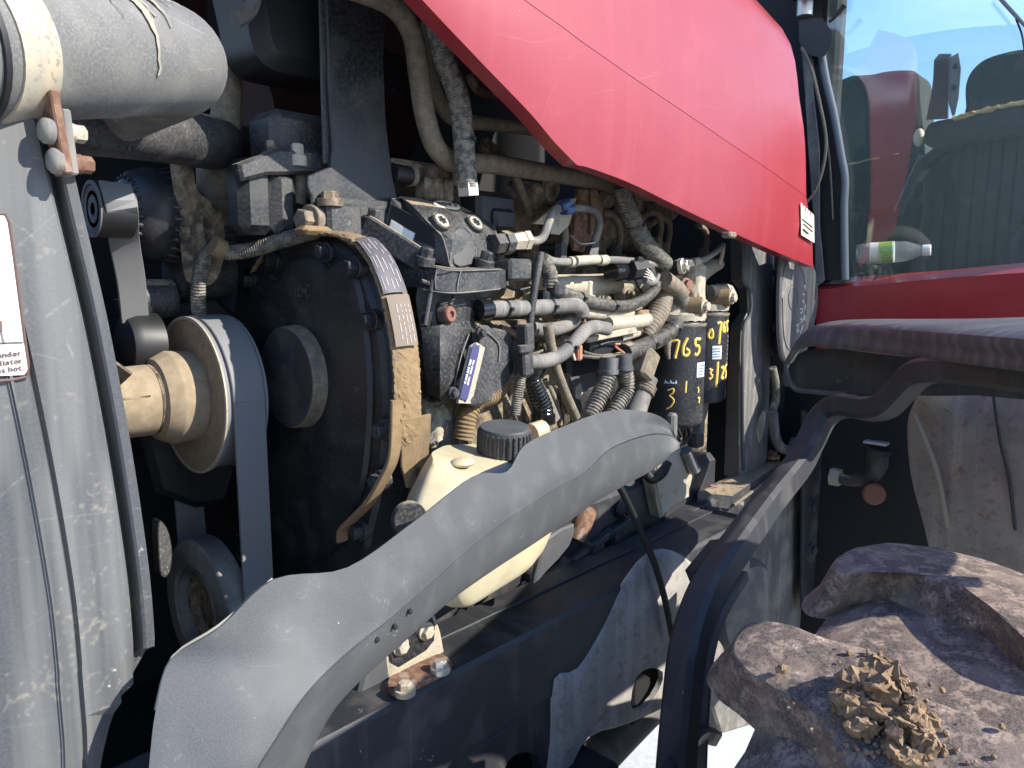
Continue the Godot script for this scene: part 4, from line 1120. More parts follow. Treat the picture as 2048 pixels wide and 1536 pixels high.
func build_gear_cover() -> void:
	var x := V(0.012, 0, 0)
	var face := sm([V(0.575, 1.7028, -1.1264), V(0.575, 1.7622, -1.0976), V(0.575, 1.797, -1.0213), V(0.575, 1.807, -0.916), V(0.575, 1.8015, -0.8381), V(0.575, 1.7695, -0.7899), V(0.575, 1.7253, -0.7613), V(0.575, 1.6693, -0.7429), V(0.575, 1.5995, -0.7393), V(0.575, 1.5405, -0.7435), V(0.575, 1.4746, -0.7585), V(0.575, 1.4184, -0.7801), V(0.575, 1.3698, -0.8047), V(0.575, 1.2807, -0.9315), V(0.575, 1.2244, -1.1174), V(0.575, 1.3437, -1.1312), V(0.575, 1.4725, -1.1301), V(0.575, 1.6056, -1.1299)], 3)
	var gc := part("gear_cover", plate(face, V(-0.016, 0, 0), 0.006), M.black_paint, null, "black gear case cover with a round boss")
	part("cover_back", plate(face, V(0.04, 0, 0), 0.004), M.black_paint, gc)
	# raised inner panel with scallops around the bolts
	part("raised_panel", plate(sm([V(0.562, 1.689, -1.0801), V(0.562, 1.7415, -1.0517), V(0.562, 1.7614, -1.0055), V(0.562, 1.7505, -0.9782), V(0.562, 1.7784, -0.9421), V(0.562, 1.7825, -0.8785), V(0.562, 1.7669, -0.8532), V(0.562, 1.7761, -0.8205), V(0.562, 1.7567, -0.7885), V(0.562, 1.7128, -0.7714), V(0.562, 1.65, -0.7616), V(0.562, 1.5986, -0.7617), V(0.562, 1.5454, -0.7682), V(0.562, 1.4897, -0.7815), V(0.562, 1.4357, -0.8098), V(0.562, 1.3854, -0.8418), V(0.562, 1.3151, -0.9635), V(0.562, 1.2852, -1.0713), V(0.562, 1.4006, -1.0797), V(0.562, 1.5235, -1.0775), V(0.562, 1.5813, -1.0594), V(0.562, 1.6267, -1.0784)], 3), V(-0.010, 0, 0), 0.005), M.black_paint, gc)
	var cb := V(0.556, 1.6154, -0.9272)
	part("round_boss", lathe(cb, V(-1, 0, 0), [[-0.01, 0.092], [0.0, 0.088], [0.004, 0.073], [0.022, 0.0715], [0.025, 0.069]], 56), M.pipe_dusty, gc)
	part("boss_face", disc(cb + V(-0.0225, 0, 0), V(-1, 0, 0), 0.0692, 0.0035, 48), M.frame_paint, gc)
	var i := 0
	for p in [V(0.556, 1.7791, -0.9862), V(0.556, 1.7863, -0.851), V(0.556, 1.7661, -0.7882), V(0.556, 1.749, -1.0534), V(0.556, 1.6603, -1.0716), V(0.556, 1.701, -0.7565), V(0.556, 1.564, -0.7365), V(0.556, 1.5631, -1.053), V(0.556, 1.587, -1.0477), V(0.556, 1.4204, -0.7919), V(0.556, 1.4973, -0.7474)]:
		bolt(gc, p, V(-1, 0, 0), 0.0095, M.black_paint if i < 6 else M.black_dusty, 0.016)
		i += 1
	letters("casting_mark", "TDC", 0.024, V(0.551, 1.7354, -0.9101), V(0, 0, 1), V(0, 1, 0), M.black_dusty, gc, true, 0.003)
	# guard strip round the top and the outer side
	var front := [V(0.552, 1.7617, -1.0537), V(0.552, 1.7833, -1.0216), V(0.552, 1.8016, -0.9634), V(0.552, 1.8113, -0.8789), V(0.552, 1.8045, -0.8065), V(0.552, 1.7798, -0.763), V(0.552, 1.7414, -0.7362), V(0.552, 1.6994, -0.721), V(0.552, 1.6544, -0.7119), V(0.552, 1.6055, -0.7098), V(0.552, 1.5618, -0.7113), V(0.552, 1.5381, -0.7221)]
	var rows := [[], [], [], []]
	for k in front.size():
		var p: Vector3 = front[k]
		var w := lerpf(0.026, 0.040, smoothstep(1.0, 6.0, k))
		var d := (p - V(p.x, 1.60, -0.93)).normalized()
		rows[0].append(p - d * 0.003)
		rows[1].append(p + V(0.001, 0, 0) + d * 0.001)
		rows[2].append(p + V(w * 0.5, 0, 0) + d * 0.004)
		rows[3].append(p + V(w, 0, 0) + d * 0.001)
	var gs := part("guard_strip", rough_up(sheet(refine(rows, 16, 9), 0.004), 0.0022, 150.0), M.dust_cake, null, "curved guard strip caked with tan dust round the gear cover")
	# straight leg with a hole at its end
	var top: Vector3 = rows[1][10]
	var leg := [top + V(0.004, 0.02, 0.002), top + V(0.052, 0.02, 0.002), V(0.6101, 1.4873, -0.725), V(0.5783, 1.4872, -0.725), V(0.5695, 1.5184, -0.725)]
	part("leg", rough_up(split(plate(leg, V(0, 0, 0.004), 0.0008, sm([V(0.5903, 1.5046, -0.725), V(0.5954, 1.5109, -0.725), V(0.6003, 1.5047, -0.725), V(0.5959, 1.4968, -0.725)], 3)), 2), 0.0012, 300.0), M.dust_cake, gs)
	part("rail", sweep([rows[1][9], V(0.55, 1.5401, -0.7115), V(0.546, 1.5063, -0.7276), V(0.542, 1.4692, -0.755), V(0.54, 1.4365, -0.7932), V(0.54, 1.4196, -0.8123), V(0.54, 1.4035, -0.8156)], [0.008, 0.003], V(1, 0, 0), 6), M.dust_cake, gs)
	part("hole_tab", plate([V(0.5857, 1.4464, -0.8), V(0.6276, 1.4644, -0.8), V(0.625, 1.4338, -0.8), V(0.622, 1.4221, -0.8), V(0.5875, 1.4233, -0.8)], V(0, 0, 0.003), 0.0006, sm([V(0.6008, 1.4394, -0.8), V(0.6077, 1.4428, -0.8), V(0.6092, 1.4338, -0.8), V(0.6031, 1.4309, -0.8)], 3)), M.bright_dusty_metal, gs, "dusty tab with a hole at the foot of the guard strip")
	part("tab_fold", bar(V(0.6291, 1.4636, -0.802), V(0.6563, 1.4562, -0.8), 0.02, 0.003, V(0, 1, 0), 0.001), M.bright_dusty_metal, gs)
	# data label
	var rr := refine(rows, 6, 4)
	# rr[i][j]: i along the strip, j across it
	var n_l: int = rr.size()
	var n_w: int = rr[0].size()
	var pick := func(u: float, v: float) -> Vector3:
		var fu := u * (n_w - 1)
		var fv := v * (n_l - 1)
		var i0 := mini(int(fu), n_w - 2)
		var j0 := mini(int(fv), n_l - 2)
		var p: Vector3 = (rr[j0][i0] as Vector3).lerp(rr[j0][i0 + 1], fu - i0)
		var q: Vector3 = (rr[j0 + 1][i0] as Vector3).lerp(rr[j0 + 1][i0 + 1], fu - i0)
		var o := p.lerp(q, fv - j0)
		return o + (o - V(o.x, 1.60, -0.93)).normalized() * 0.0058
	strip_label(gs, pick)
	# cable with clips above the guard strip and the left loom
	var lm := part("top_loom", tube([V(0.4745, 1.7946, -1), V(0.4884, 1.7882, -1), V(0.515, 1.7919, -0.98), V(0.5388, 1.8037, -0.94), V(0.5536, 1.8122, -0.9), V(0.5644, 1.8158, -0.88)], 0.010, 12, 0.001, 0.004), M.loom_plastic, null, "ribbed loom lying along the top of the gear cover")
	part("clip", tube([V(0.4711, 1.7979, -1), V(0.4857, 1.7916, -1)], 0.014, 12), M.dust_cake, lm)
	part("clip", box(V(0.5535, 1.8151, -0.875), V(0.05, 0.012, 0.03), 0.005), M.dust_cake, lm)
	part("left_loom", tube([V(0.4825, 1.7955, -1.02), V(0.4749, 1.7817, -1.03), V(0.4695, 1.7574, -1.04), V(0.469, 1.7222, -1.05), V(0.4746, 1.6931, -1.06)], 0.0095, 12, 0.001, 0.0045), M.loom_plastic, null, "ribbed loom hanging down at the left of the gear cover")

func strip_label(gs: Node3D, pick: Callable) -> void:
	var patch := func(u0: float, u1: float, v0: float, v1: float, nu: int, nv: int, lift: float) -> Soup:
		var g := []
		for i in nu + 1:
			var row := []
			for j in nv + 1:
				var p: Vector3 = pick.call(lerpf(u0, u1, float(i) / nu), lerpf(v0, v1, float(j) / nv))
				row.append(p + (p - V(p.x, 1.60, -0.93)).normalized() * lift)
			g.append(row)
		return sheet(g, 0.0003)
	var lb := part("data_label", patch.call(0.20, 0.88, 0.40, 0.57, 4, 12, 0.0), M.label_dark, gs, "dark data label with rows of pale print")
	var r := RandomNumberGenerator.new()
	r.seed = 5
	for i in 6:
		var u := lerpf(0.26, 0.78, i / 5.0)
		var v := 0.41 + 0.01 * (i % 3)
		while v < 0.55:
			var l := r.randf_range(0.008, 0.05)
			part("print", patch.call(u, u + 0.022, v, minf(v + l, 0.562), 1, 4, 0.0004), M.faded_print, lb)
			v += l + r.randf_range(0.008, 0.03)
	var l2 := part("worn_label", patch.call(0.34, 0.90, 0.575, 0.70, 4, 10, 0.0), M.faded_label, gs, "worn pale label below the dark one")
	for i in 4:
		var u := lerpf(0.52, 0.80, i / 3.0)
		var v := 0.60
		while v < 0.69:
			var l := r.randf_range(0.004, 0.022)
			part("print", patch.call(u, u + 0.022, v, v + l, 1, 2, 0.0004), M.faded_print, l2)
			v += l + 0.006

func build_pump() -> void:
	# high pressure pump: head, waist, body
	var hd := part("injection_pump", loft([
		[V(0.6823, 1.8674, -0.875), V(0.7179, 1.8757, -0.9), V(0.6937, 1.8584, -0.845), V(0.6958, 1.8344, -0.815), V(0.7122, 1.8123, -0.8), V(0.7098, 1.7843, -0.8), V(0.6689, 1.8092, -0.875), V(0.6754, 1.8368, -0.88)],
		[V(0.7099, 1.8728, -0.89), V(0.7589, 1.8752, -0.9), V(0.7401, 1.8561, -0.835), V(0.7274, 1.8287, -0.805), V(0.7231, 1.8068, -0.79), V(0.7131, 1.768, -0.785), V(0.692, 1.7941, -0.87), V(0.6996, 1.8387, -0.89)],
		[V(0.8068, 1.8789, -0.91), V(0.8301, 1.8737, -0.9), V(0.8161, 1.8545, -0.845), V(0.7974, 1.8329, -0.815), V(0.7878, 1.8097, -0.8), V(0.7754, 1.7615, -0.79), V(0.7694, 1.7658, -0.87), V(0.7867, 1.8366, -0.9)],
		[V(0.8732, 1.8703, -0.91), V(0.8817, 1.8618, -0.895), V(0.8689, 1.8385, -0.85), V(0.8563, 1.8212, -0.83), V(0.8441, 1.8009, -0.815), V(0.8366, 1.7621, -0.81), V(0.8226, 1.7624, -0.87), V(0.8461, 1.8317, -0.9)]]), M.black_dusty, null, "black high pressure pump with round plugs on its sloping head", 30.0)
	part("recess", plate([V(0.6822, 1.8596, -0.874), V(0.6986, 1.8352, -0.826), V(0.7135, 1.8085, -0.808), V(0.7113, 1.7901, -0.808), V(0.6752, 1.8138, -0.876)], V(-0.003, 0, 0.001), 0.0008), M.deep_black, hd)
	part("name_plate", plate([V(0.6812, 1.8366, -0.87), V(0.6981, 1.8168, -0.838), V(0.6916, 1.7947, -0.842), V(0.674, 1.815, -0.872)], V(-0.0065, 0, 0.002), 0.001), M.zinc, hd, "blank grey plate in the dark recess of the pump head")
	# two plugs with cross sockets on the sloping face
	var nrm := V(0.05, 0.62, 0.78).normalized()
	for p in [V(0.716, 1.833, -0.806), V(0.7893, 1.8345, -0.812)]:
		var pl := part("plug", lathe(p - nrm * 0.004, nrm, [[0, 0.0155], [0.006, 0.0155], [0.008, 0.0135], [0.0065, 0.012], [0.006, 0.004]], 28), M.black_dusty, hd)
		part("plug_face", disc(p + nrm * 0.0005, nrm, 0.0118, 0.003, 24), M.bright_dusty_metal, pl)
		var f := axes(nrm)
		for k in 3:
			var a := PI * k / 3.0 + 0.3
			part("socket", bar(p + nrm * 0.0040 - (f[0] * cos(a) + f[1] * sin(a)) * 0.0072, p + nrm * 0.0040 + (f[0] * cos(a) + f[1] * sin(a)) * 0.0072, 0.0038, 0.0012, nrm, 0.0003), M.deep_black, pl)
	# oval emblem
	var en := V(-0.05, 0.86, 0.5).normalized()
	var ec := V(0.7683, 1.8614, -0.852)
	var ex := V(1, 0.02, 0.06).normalized()
	var ey := en.cross(ex).normalized()
	var oval := []
	for k in 28:
		var a := TAU * k / 28.0
		oval.append(ec + ex * cos(a) * 0.024 + ey * sin(a) * 0.013)
	var em := part("emblem", plate(oval, en * 0.0025, 0.0006), M.label_cream, hd, "oval cream emblem with upside down lettering on the pump head")
	letters("lettering", "CASE", 0.016, ec + en * 0.003, -ex, ey * -1.0 if ey.y > 0 else ey, M.ink_brown, em, true, 0.0012)
	# dusty casting edges
	for q in [[V(0.6987, 1.8317, -0.812), V(0.7113, 1.8123, -0.799), V(0.7123, 1.7701, -0.784)], [V(0.7352, 1.8234, -0.803), V(0.72, 1.7927, -0.79), V(0.7123, 1.7715, -0.784)], [V(0.7629, 1.827, -0.806), V(0.7753, 1.8092, -0.8), V(0.7714, 1.7651, -0.789)], [V(0.8638, 1.8364, -0.845), V(0.843, 1.8047, -0.815), V(0.8368, 1.7659, -0.808)], [V(0.7123, 1.874, -0.893), V(0.6965, 1.836, -0.818), V(0.7113, 1.8123, -0.799)], [V(0.6587, 1.7694, -0.792), V(0.6677, 1.7672, -0.763), V(0.6886, 1.7633, -0.753), V(0.7913, 1.7658, -0.76)], [V(0.669, 1.7665, -0.7625), V(0.6651, 1.7504, -0.7625), V(0.6667, 1.7384, -0.7625)], [V(0.7049, 1.7634, -0.7535), V(0.699, 1.747, -0.7535), V(0.6979, 1.7347, -0.7545)], [V(0.6584, 1.7383, -0.784), V(0.689, 1.7328, -0.754), V(0.7901, 1.7373, -0.761)], [V(0.6755, 1.7313, -0.779), V(0.6686, 1.7095, -0.782), V(0.6626, 1.6889, -0.786)], [V(0.7311, 1.6738, -0.766), V(0.7093, 1.6384, -0.762), V(0.7015, 1.5883, -0.77)], [V(0.7404, 1.6853, -0.755), V(0.7689, 1.668, -0.755), V(0.7826, 1.6539, -0.755), V(0.7814, 1.6317, -0.755)]]:
		part("cast_edge", tube(q, 0.0011, 6), M.casting_dusty, hd)
	part("front_recess", plate(sm([V(0.7381, 1.8207, -0.803), V(0.7579, 1.826, -0.805), V(0.7701, 1.8127, -0.801), V(0.7663, 1.7796, -0.791), V(0.7452, 1.7706, -0.788), V(0.7198, 1.773, -0.788)], 2), V(0, 0, 0.004), 0.0015), M.black_paint, hd)
	# flange with flanged bolts
	var slab := []
	for q in [["t"], ["b"]]:
		var l: Array = [V(0.6596, 1.7735, -0.795), V(0.6695, 1.7692, -0.765), V(0.6904, 1.7653, -0.755), V(0.7913, 1.768, -0.762), V(0.8284, 1.7656, -0.785)] if q[0] == "t" else [V(0.6588, 1.7409, -0.795), V(0.6689, 1.737, -0.765), V(0.69, 1.7328, -0.755), V(0.7912, 1.7373, -0.762), V(0.8283, 1.7399, -0.785)]
		slab.append(l + [l[4] + V(0, 0, -0.08), l[0] + V(0, 0, -0.08)])
	part("flange", loft(slab), M.black_dusty, hd, "", 25.0)
	part("flange_arm", sweep([V(0.6289, 1.8251, -0.865), V(0.6469, 1.8041, -0.835), V(0.6714, 1.7736, -0.79)], [0.016, 0.008], V(0.3, 0.8, 0.5), 4), M.black_dusty, hd)
	for p in [V(0.6403, 1.8339, -0.865), V(0.6673, 1.7789, -0.785), V(0.7731, 1.7766, -0.775)]:
		bolt(hd, p, V(0.05, 0.95, 0.3), 0.0092, M.black_dusty, 0.016, "flange_bolt", 0.1, 1.55)
	# waist with ribs
	var ws := part("waist", loft([[V(0.6604, 1.7606, -0.79), V(0.6853, 1.7587, -0.775), V(0.7627, 1.7591, -0.775), V(0.8317, 1.7657, -0.785), V(0.9074, 1.7339, -0.86), V(0.737, 1.7353, -0.88)],
		[V(0.6614, 1.7402, -0.795), V(0.6876, 1.7367, -0.778), V(0.7604, 1.736, -0.778), V(0.8291, 1.7429, -0.79), V(0.9026, 1.7256, -0.86), V(0.7349, 1.7278, -0.88)],
		[V(0.6625, 1.723, -0.8), V(0.6842, 1.7193, -0.785), V(0.7417, 1.7232, -0.785), V(0.7824, 1.7208, -0.79), V(0.8516, 1.702, -0.86), V(0.7324, 1.705, -0.88)],
		[V(0.6688, 1.681, -0.8), V(0.6826, 1.6798, -0.782), V(0.7412, 1.6818, -0.785), V(0.7709, 1.6836, -0.8), V(0.8286, 1.6705, -0.86), V(0.7353, 1.6587, -0.88)]]), M.black_dusty, hd, "", 28.0)
	for q in [[V(0.6719, 1.7653, -0.772), V(0.666, 1.7369, -0.772), V(0.6543, 1.6898, -0.772)], [V(0.7183, 1.7644, -0.772), V(0.7122, 1.7365, -0.772), V(0.7005, 1.7158, -0.772)], [V(0.6511, 1.7491, -0.775), V(0.7036, 1.74, -0.775), V(0.8047, 1.749, -0.775)]]:
		part("rib", tube(q, 0.0032, 8), M.black_dusty, ws)
	part("connector_block", box(V(0.8533, 1.766, -0.8), V(0.052, 0.034, 0.05), 0.004), M.black_dusty, hd)
	part("connector_block", box(V(0.7922, 1.7054, -0.8), V(0.02, 0.035, 0.03), 0.004), M.black_dusty, hd)
	# sunken plug
	part("round_socket", lathe(V(0.6999, 1.7029, -0.782), V(0.15, 0.05, 1), [[0, 0.018], [0.008, 0.0165], [0.010, 0.014], [0.006, 0.012]], 28), M.black_dusty, hd)
	var cpl := part("copper_plug", lathe(V(0.6956, 1.7027, -0.772), V(0.15, 0.05, 1), [[0, 0.0118], [0.006, 0.0118], [0.008, 0.010], [0.008, 0.005], [0.004, 0.0045]], 28), M.copper_plug, hd, "round copper brown plug in the pump body")
	part("recess", plate(sm([V(0.6681, 1.7023, -0.79), V(0.6864, 1.7073, -0.79), V(0.7021, 1.6927, -0.79), V(0.6991, 1.6836, -0.79), V(0.6804, 1.6809, -0.79), V(0.6696, 1.6884, -0.79)], 3), V(0, 0, 0.004), 0.001), M.deep_black, hd)
	part("recess", plate(sm([V(0.7284, 1.7075, -0.79), V(0.7585, 1.7096, -0.79), V(0.7614, 1.6977, -0.79), V(0.741, 1.6867, -0.79), V(0.7243, 1.6932, -0.79)], 3), V(0, 0, 0.004), 0.001), M.deep_black, hd)
	# lower body
	var lb := part("lower_body", loft([[V(0.6623, 1.6853, -0.79), V(0.6796, 1.6888, -0.77), V(0.7319, 1.6935, -0.775), V(0.7762, 1.6871, -0.8), V(0.844, 1.6693, -0.87), V(0.7375, 1.6702, -0.88)],
		[V(0.661, 1.6544, -0.785), V(0.6702, 1.6554, -0.76), V(0.72, 1.6586, -0.768), V(0.7864, 1.6525, -0.8), V(0.8552, 1.6356, -0.87), V(0.7409, 1.6389, -0.88)],
		[V(0.6638, 1.6192, -0.785), V(0.6677, 1.6177, -0.758), V(0.7067, 1.6131, -0.768), V(0.7649, 1.6084, -0.8), V(0.8318, 1.5919, -0.87), V(0.7441, 1.5994, -0.88)],
		[V(0.6815, 1.5874, -0.8), V(0.6909, 1.5807, -0.785), V(0.7177, 1.5712, -0.788), V(0.7635, 1.5692, -0.81), V(0.8201, 1.5559, -0.87), V(0.7496, 1.5671, -0.88)]]), M.black_dusty, hd)
	# gear pump face on the right with its tag
	var gp := part("gear_pump", plate([V(0.7467, 1.6747, -0.775), V(0.7601, 1.6851, -0.775), V(0.7882, 1.6674, -0.775), V(0.8022, 1.6529, -0.775), V(0.8043, 1.6284, -0.775), V(0.7879, 1.6123, -0.775), V(0.7664, 1.5728, -0.775), V(0.7405, 1.5669, -0.775), V(0.7011, 1.5806, -0.775), V(0.7062, 1.6017, -0.775), V(0.731, 1.6211, -0.775), V(0.7414, 1.6495, -0.775)], V(0.004, 0.0, 0.018), 0.004), M.black_dusty, hd)
	part("gear_pump_step", plate([V(0.7867, 1.6791, -0.8), V(0.8137, 1.674, -0.8), V(0.8394, 1.6491, -0.8), V(0.837, 1.6136, -0.8), V(0.8189, 1.5955, -0.8), V(0.8021, 1.5736, -0.8), V(0.7749, 1.5597, -0.8)], V(0.01, 0, 0.022), 0.004), M.black_dusty, gp)
	var tg := part("tag_rail", plate([V(0.7204, 1.6579, -0.755), V(0.7322, 1.6622, -0.755), V(0.7472, 1.654, -0.755), V(0.7194, 1.5748, -0.755), V(0.6943, 1.5793, -0.755), V(0.6983, 1.5973, -0.755)], V(0.001, 0, 0.005), 0.001), M.bright_dusty_metal, gp)
	var pn := part("part_tag", plate(sm([V(0.7209, 1.6568, -0.7495), V(0.7308, 1.6576, -0.7495), V(0.7337, 1.6517, -0.7495), V(0.7104, 1.5851, -0.7495), V(0.7045, 1.583, -0.7495), V(0.6969, 1.586, -0.7495), V(0.698, 1.5944, -0.7495)], 2), V(0.0005, 0, 0.0014), 0.0003), M.plate_purple, gp, "narrow dark blue tag with white figures on the pump")
	var tl := V(0.6998, 1.5873, -0.7475)
	var tr := V(0.7259, 1.6566, -0.7475)
	letters("lettering", "0 445 020 150", 0.0056, (tl + tr) / 2.0 + V(-0.0025, 0.001, 0), tr - tl, V(-1, 0.3, 0), M.label_white, pn, true, 0.0008)
	letters("lettering", "32R61  10303 P04", 0.0046, (tl + tr) / 2.0 + V(0.003, -0.001, 0), tr - tl, V(-1, 0.3, 0), M.label_white, pn, true, 0.0008)
	for p in [V(0.6906, 1.5937, -0.757), V(0.7463, 1.6756, -0.757), V(0.7234, 1.5799, -0.757)]:
		bolt(gp, p, Vector3.BACK, 0.006, M.black_dusty, 0.008)
	# outlet and steel line
	var ol := part("pump_outlet", tube([V(0.8144, 1.8047, -0.8), V(0.8556, 1.8093, -0.8)], 0.0165, 6), M.black_dusty, hd)
	part("collar", tube([V(0.8353, 1.807, -0.8), V(0.851, 1.8083, -0.8)], 0.0185, 8), M.black_dusty, ol)
	part("union_nut", tube([V(0.8533, 1.8092, -0.8), V(0.8835, 1.8126, -0.8)], [0.0135, 0.0155], 6), M.bright_dusty_metal, hd)
	part("union_nut", tube([V(0.8811, 1.8125, -0.8), V(0.893, 1.8138, -0.8)], 0.0165, 6), M.bright_dusty_metal, hd)
	# dusty castings below the pump
	part("pump_mount", rough_up(split(box(V(0.7206, 1.5364, -0.84), V(0.05, 0.07, 0.06), 0.012), 3), 0.005, 60.0), M.bright_dusty_metal, null, "pale dusted mounting casting below the pump")
	part("pump_mount", rough_up(split(box(V(0.7345, 1.5086, -0.83), V(0.045, 0.08, 0.05), 0.012), 3), 0.005, 60.0, 3), M.casting_dusty, null, "smaller grey casting beside the washer tank neck")

func build_fuel_lines() -> void:
	# common rail body
	var rl := part("fuel_rail", tube([V(1.0015, 1.74, -0.86), V(1.1406, 1.7412, -0.86), V(1.3118, 1.7476, -0.86), V(1.5613, 1.7599, -0.86)], 0.021, 18), M.bright_dusty_metal, null, "dust coated fuel rail tube along the engine")
	for p in [V(1.1185, 1.7366, -0.855), V(1.3137, 1.7445, -0.855)]:
		part("mount_boss", box(p + V(0, -0.012, 0), V(0.034, 0.06, 0.036), 0.008), M.bright_dusty_metal, rl)
		bolt(rl, p + V(0.004, -0.035, 0.024), Vector3.BACK, 0.0095, M.zinc, 0.012)
	part("rail_end", tube([V(1.5497, 1.7599, -0.86), V(1.6073, 1.78, -0.86), V(1.656, 1.7889, -0.86)], [0.021, 0.018, 0.012], 12), M.bright_dusty_metal, rl)
	part("rail_under", box(V(1.17, 1.655, -0.875), V(0.46, 0.03, 0.03), 0.008), M.engine_grime, rl)
	# high pressure pipe loops to the injectors
	var st := part("injector_pipe", tube([V(0.8883, 1.8128, -0.8), V(0.9149, 1.813, -0.8), V(0.9322, 1.8201, -0.8), V(0.9421, 1.8359, -0.8), V(0.9581, 1.8556, -0.805), V(0.9769, 1.8686, -0.81), V(1.0138, 1.8731, -0.815), V(1.0879, 1.8771, -0.825), V(1.1189, 1.8706, -0.83), V(1.1255, 1.8511, -0.83), V(1.114, 1.8235, -0.83), V(1.1054, 1.8006, -0.83)], 0.0072, 12, 0.0, 0.005, 0.004), M.casting_dusty, null, "bent steel pipe from the pump union over to the injectors")
	part("hex_nut", tube([V(1.1111, 1.8161, -0.83), V(1.0996, 1.7914, -0.83)], [0.013, 0.0145], 6), M.black_dusty, st)
	part("clip", box(V(0.9956, 1.8763, -0.808), V(0.024, 0.014, 0.022), 0.003, Basis(V(0, 0, 1), 0.5)), M.blue_clip, st, "dark blue pipe clip")
	part("clip", box(V(1.0065, 1.8688, -0.808), V(0.024, 0.014, 0.022), 0.003, Basis(V(0, 0, 1), 0.2)), M.blue_clip, st, "dark blue pipe clip")
	var lp := [
		[V(1.0485, 1.8705, -0.86), V(1.0602, 1.8491, -0.86), V(1.0635, 1.8226, -0.86), V(1.0524, 1.7999, -0.86)],
		[V(1.2042, 1.8819, -0.88), V(1.238, 1.8772, -0.88), V(1.2611, 1.8589, -0.88), V(1.2656, 1.8312, -0.88), V(1.2525, 1.8058, -0.88)],
		[V(1.352, 1.8766, -0.89), V(1.3899, 1.8946, -0.89), V(1.4261, 1.8916, -0.89), V(1.4356, 1.8652, -0.89), V(1.4212, 1.8268, -0.89)],
		[V(1.4068, 1.8696, -0.9), V(1.4506, 1.8883, -0.9), V(1.4848, 1.8793, -0.9), V(1.4867, 1.8461, -0.9), V(1.4712, 1.8177, -0.9)],
		[V(1.6493, 1.8835, -0.92), V(1.6871, 1.8734, -0.92), V(1.7015, 1.8496, -0.92), V(1.6866, 1.8124, -0.92)]]
	var k := 0
	for p in lp:
		var ip := part("injector_pipe", tube(p, 0.007, 10), M.pipe_dusty, null, "curved injector pipe number %s from the pump" % ["one", "two", "three", "four", "five"][k])
		var e: Vector3 = p[-1]
		part("hex_nut", tube([e + V(0, 0.016, 0), e + V(-0.004, -0.022, 0)], [0.012, 0.0135], 6), M.black_dusty if k < 2 else M.pipe_dusty, ip)
		k += 1
	# red-brown bracket plate
	part("heat_shield", plate([V(1.1037, 1.9172, -0.87), V(1.1572, 1.9237, -0.87), V(1.1688, 1.907, -0.87), V(1.1803, 1.837, -0.87), V(1.1492, 1.7999, -0.87), V(1.0939, 1.8059, -0.87), V(1.0905, 1.8258, -0.87)], V(0, 0, 0.012), 0.004), M.rust, null, "red brown bracket plate behind the bent steel pipe")
	part("shield_edge", plate([V(1.131, 1.9166, -0.856), V(1.1693, 1.894, -0.856), V(1.1669, 1.864, -0.856), V(1.1299, 1.8343, -0.856)], V(0, 0, 0.004), 0.001), M.dust_cake, null)
	part("pipe_bracket", plate([V(0.9589, 1.8449, -0.85), V(1.036, 1.8907, -0.85), V(1.0787, 1.8975, -0.85), V(1.0717, 1.8829, -0.85), V(1.0579, 1.8485, -0.85), V(1.0299, 1.8296, -0.85), V(1.0065, 1.8303, -0.85), V(1.0023, 1.8456, -0.85)], V(0, 0, 0.005), 0.001), M.bright_dusty_metal, null, "pale bent bracket that carries the pipe clips")
	for q in [V(1.0259, 1.8979, -0.9), V(1.0677, 1.9147, -0.9), V(1.2477, 1.9155, -0.9), V(1.3658, 1.9093, -0.9), V(1.4982, 1.9078, -0.9)]:
		part("head_boss", lathe(q, V(0, -0.3, 1), [[-0.05, 0.028], [0.0, 0.026], [0.006, 0.02]], 14), M.engine_grime)
	# steel return line with joints
	var rt := part("return_line", tube([V(0.9401, 1.7873, -0.8), V(0.9568, 1.7819, -0.8), V(0.9967, 1.7809, -0.8), V(1.1047, 1.7864, -0.8), V(1.188, 1.7862, -0.8), V(1.254, 1.7817, -0.8), V(1.3381, 1.781, -0.8), V(1.4501, 1.7911, -0.8), V(1.5153, 1.8109, -0.8), V(1.5511, 1.8284, -0.8)], 0.0068, 12), M.casting_dusty, null, "steel return line with bright sleeves above the fuel rail")
	for q in [[V(1.0007, 1.781, -0.8), V(1.0173, 1.7813, -0.8)], [V(1.0866, 1.7852, -0.8), V(1.1078, 1.7865, -0.8)], [V(1.4185, 1.7874, -0.8), V(1.4416, 1.7899, -0.8)]]:
		part("sleeve", tube(q, 0.0095, 12), M.bright_dusty_metal, rt)
	part("wire_pair", tube([V(1.0109, 1.7828, -0.795), V(1.0768, 1.7867, -0.795)], 0.009, 10), M.bright_dusty_metal, rt)
	part("end_drop", tube([V(1.5511, 1.8284, -0.8), V(1.5482, 1.8062, -0.8), V(1.536, 1.7839, -0.8)], 0.005, 8), M.bright_dusty_metal, rt)
	part("cross_fitting", tube([V(1.3313, 1.7747, -0.79), V(1.3827, 1.7794, -0.79)], 0.016, 8), M.black_dusty, rt)
	bolt(rt, V(1.3347, 1.7786, -0.775), V(0.2, 0.1, 1), 0.011, M.zinc, 0.012)
	# sensor plug on the rail
	var sn := part("rail_sensor", tube([V(1.1381, 1.7644, -0.81), V(1.1935, 1.7676, -0.81), V(1.2036, 1.7677, -0.81)], 0.018, 16), M.black_gloss, null, "black pressure sensor plug on the fuel rail")
	part("plug_body", tube([V(1.1787, 1.7693, -0.8), V(1.2279, 1.7736, -0.8)], 0.021, 8), M.black_rubber, sn)
	part("lock_tab", box(V(1.2001, 1.7835, -0.79), V(0.016, 0.022, 0.012), 0.003), M.black_rubber, sn)
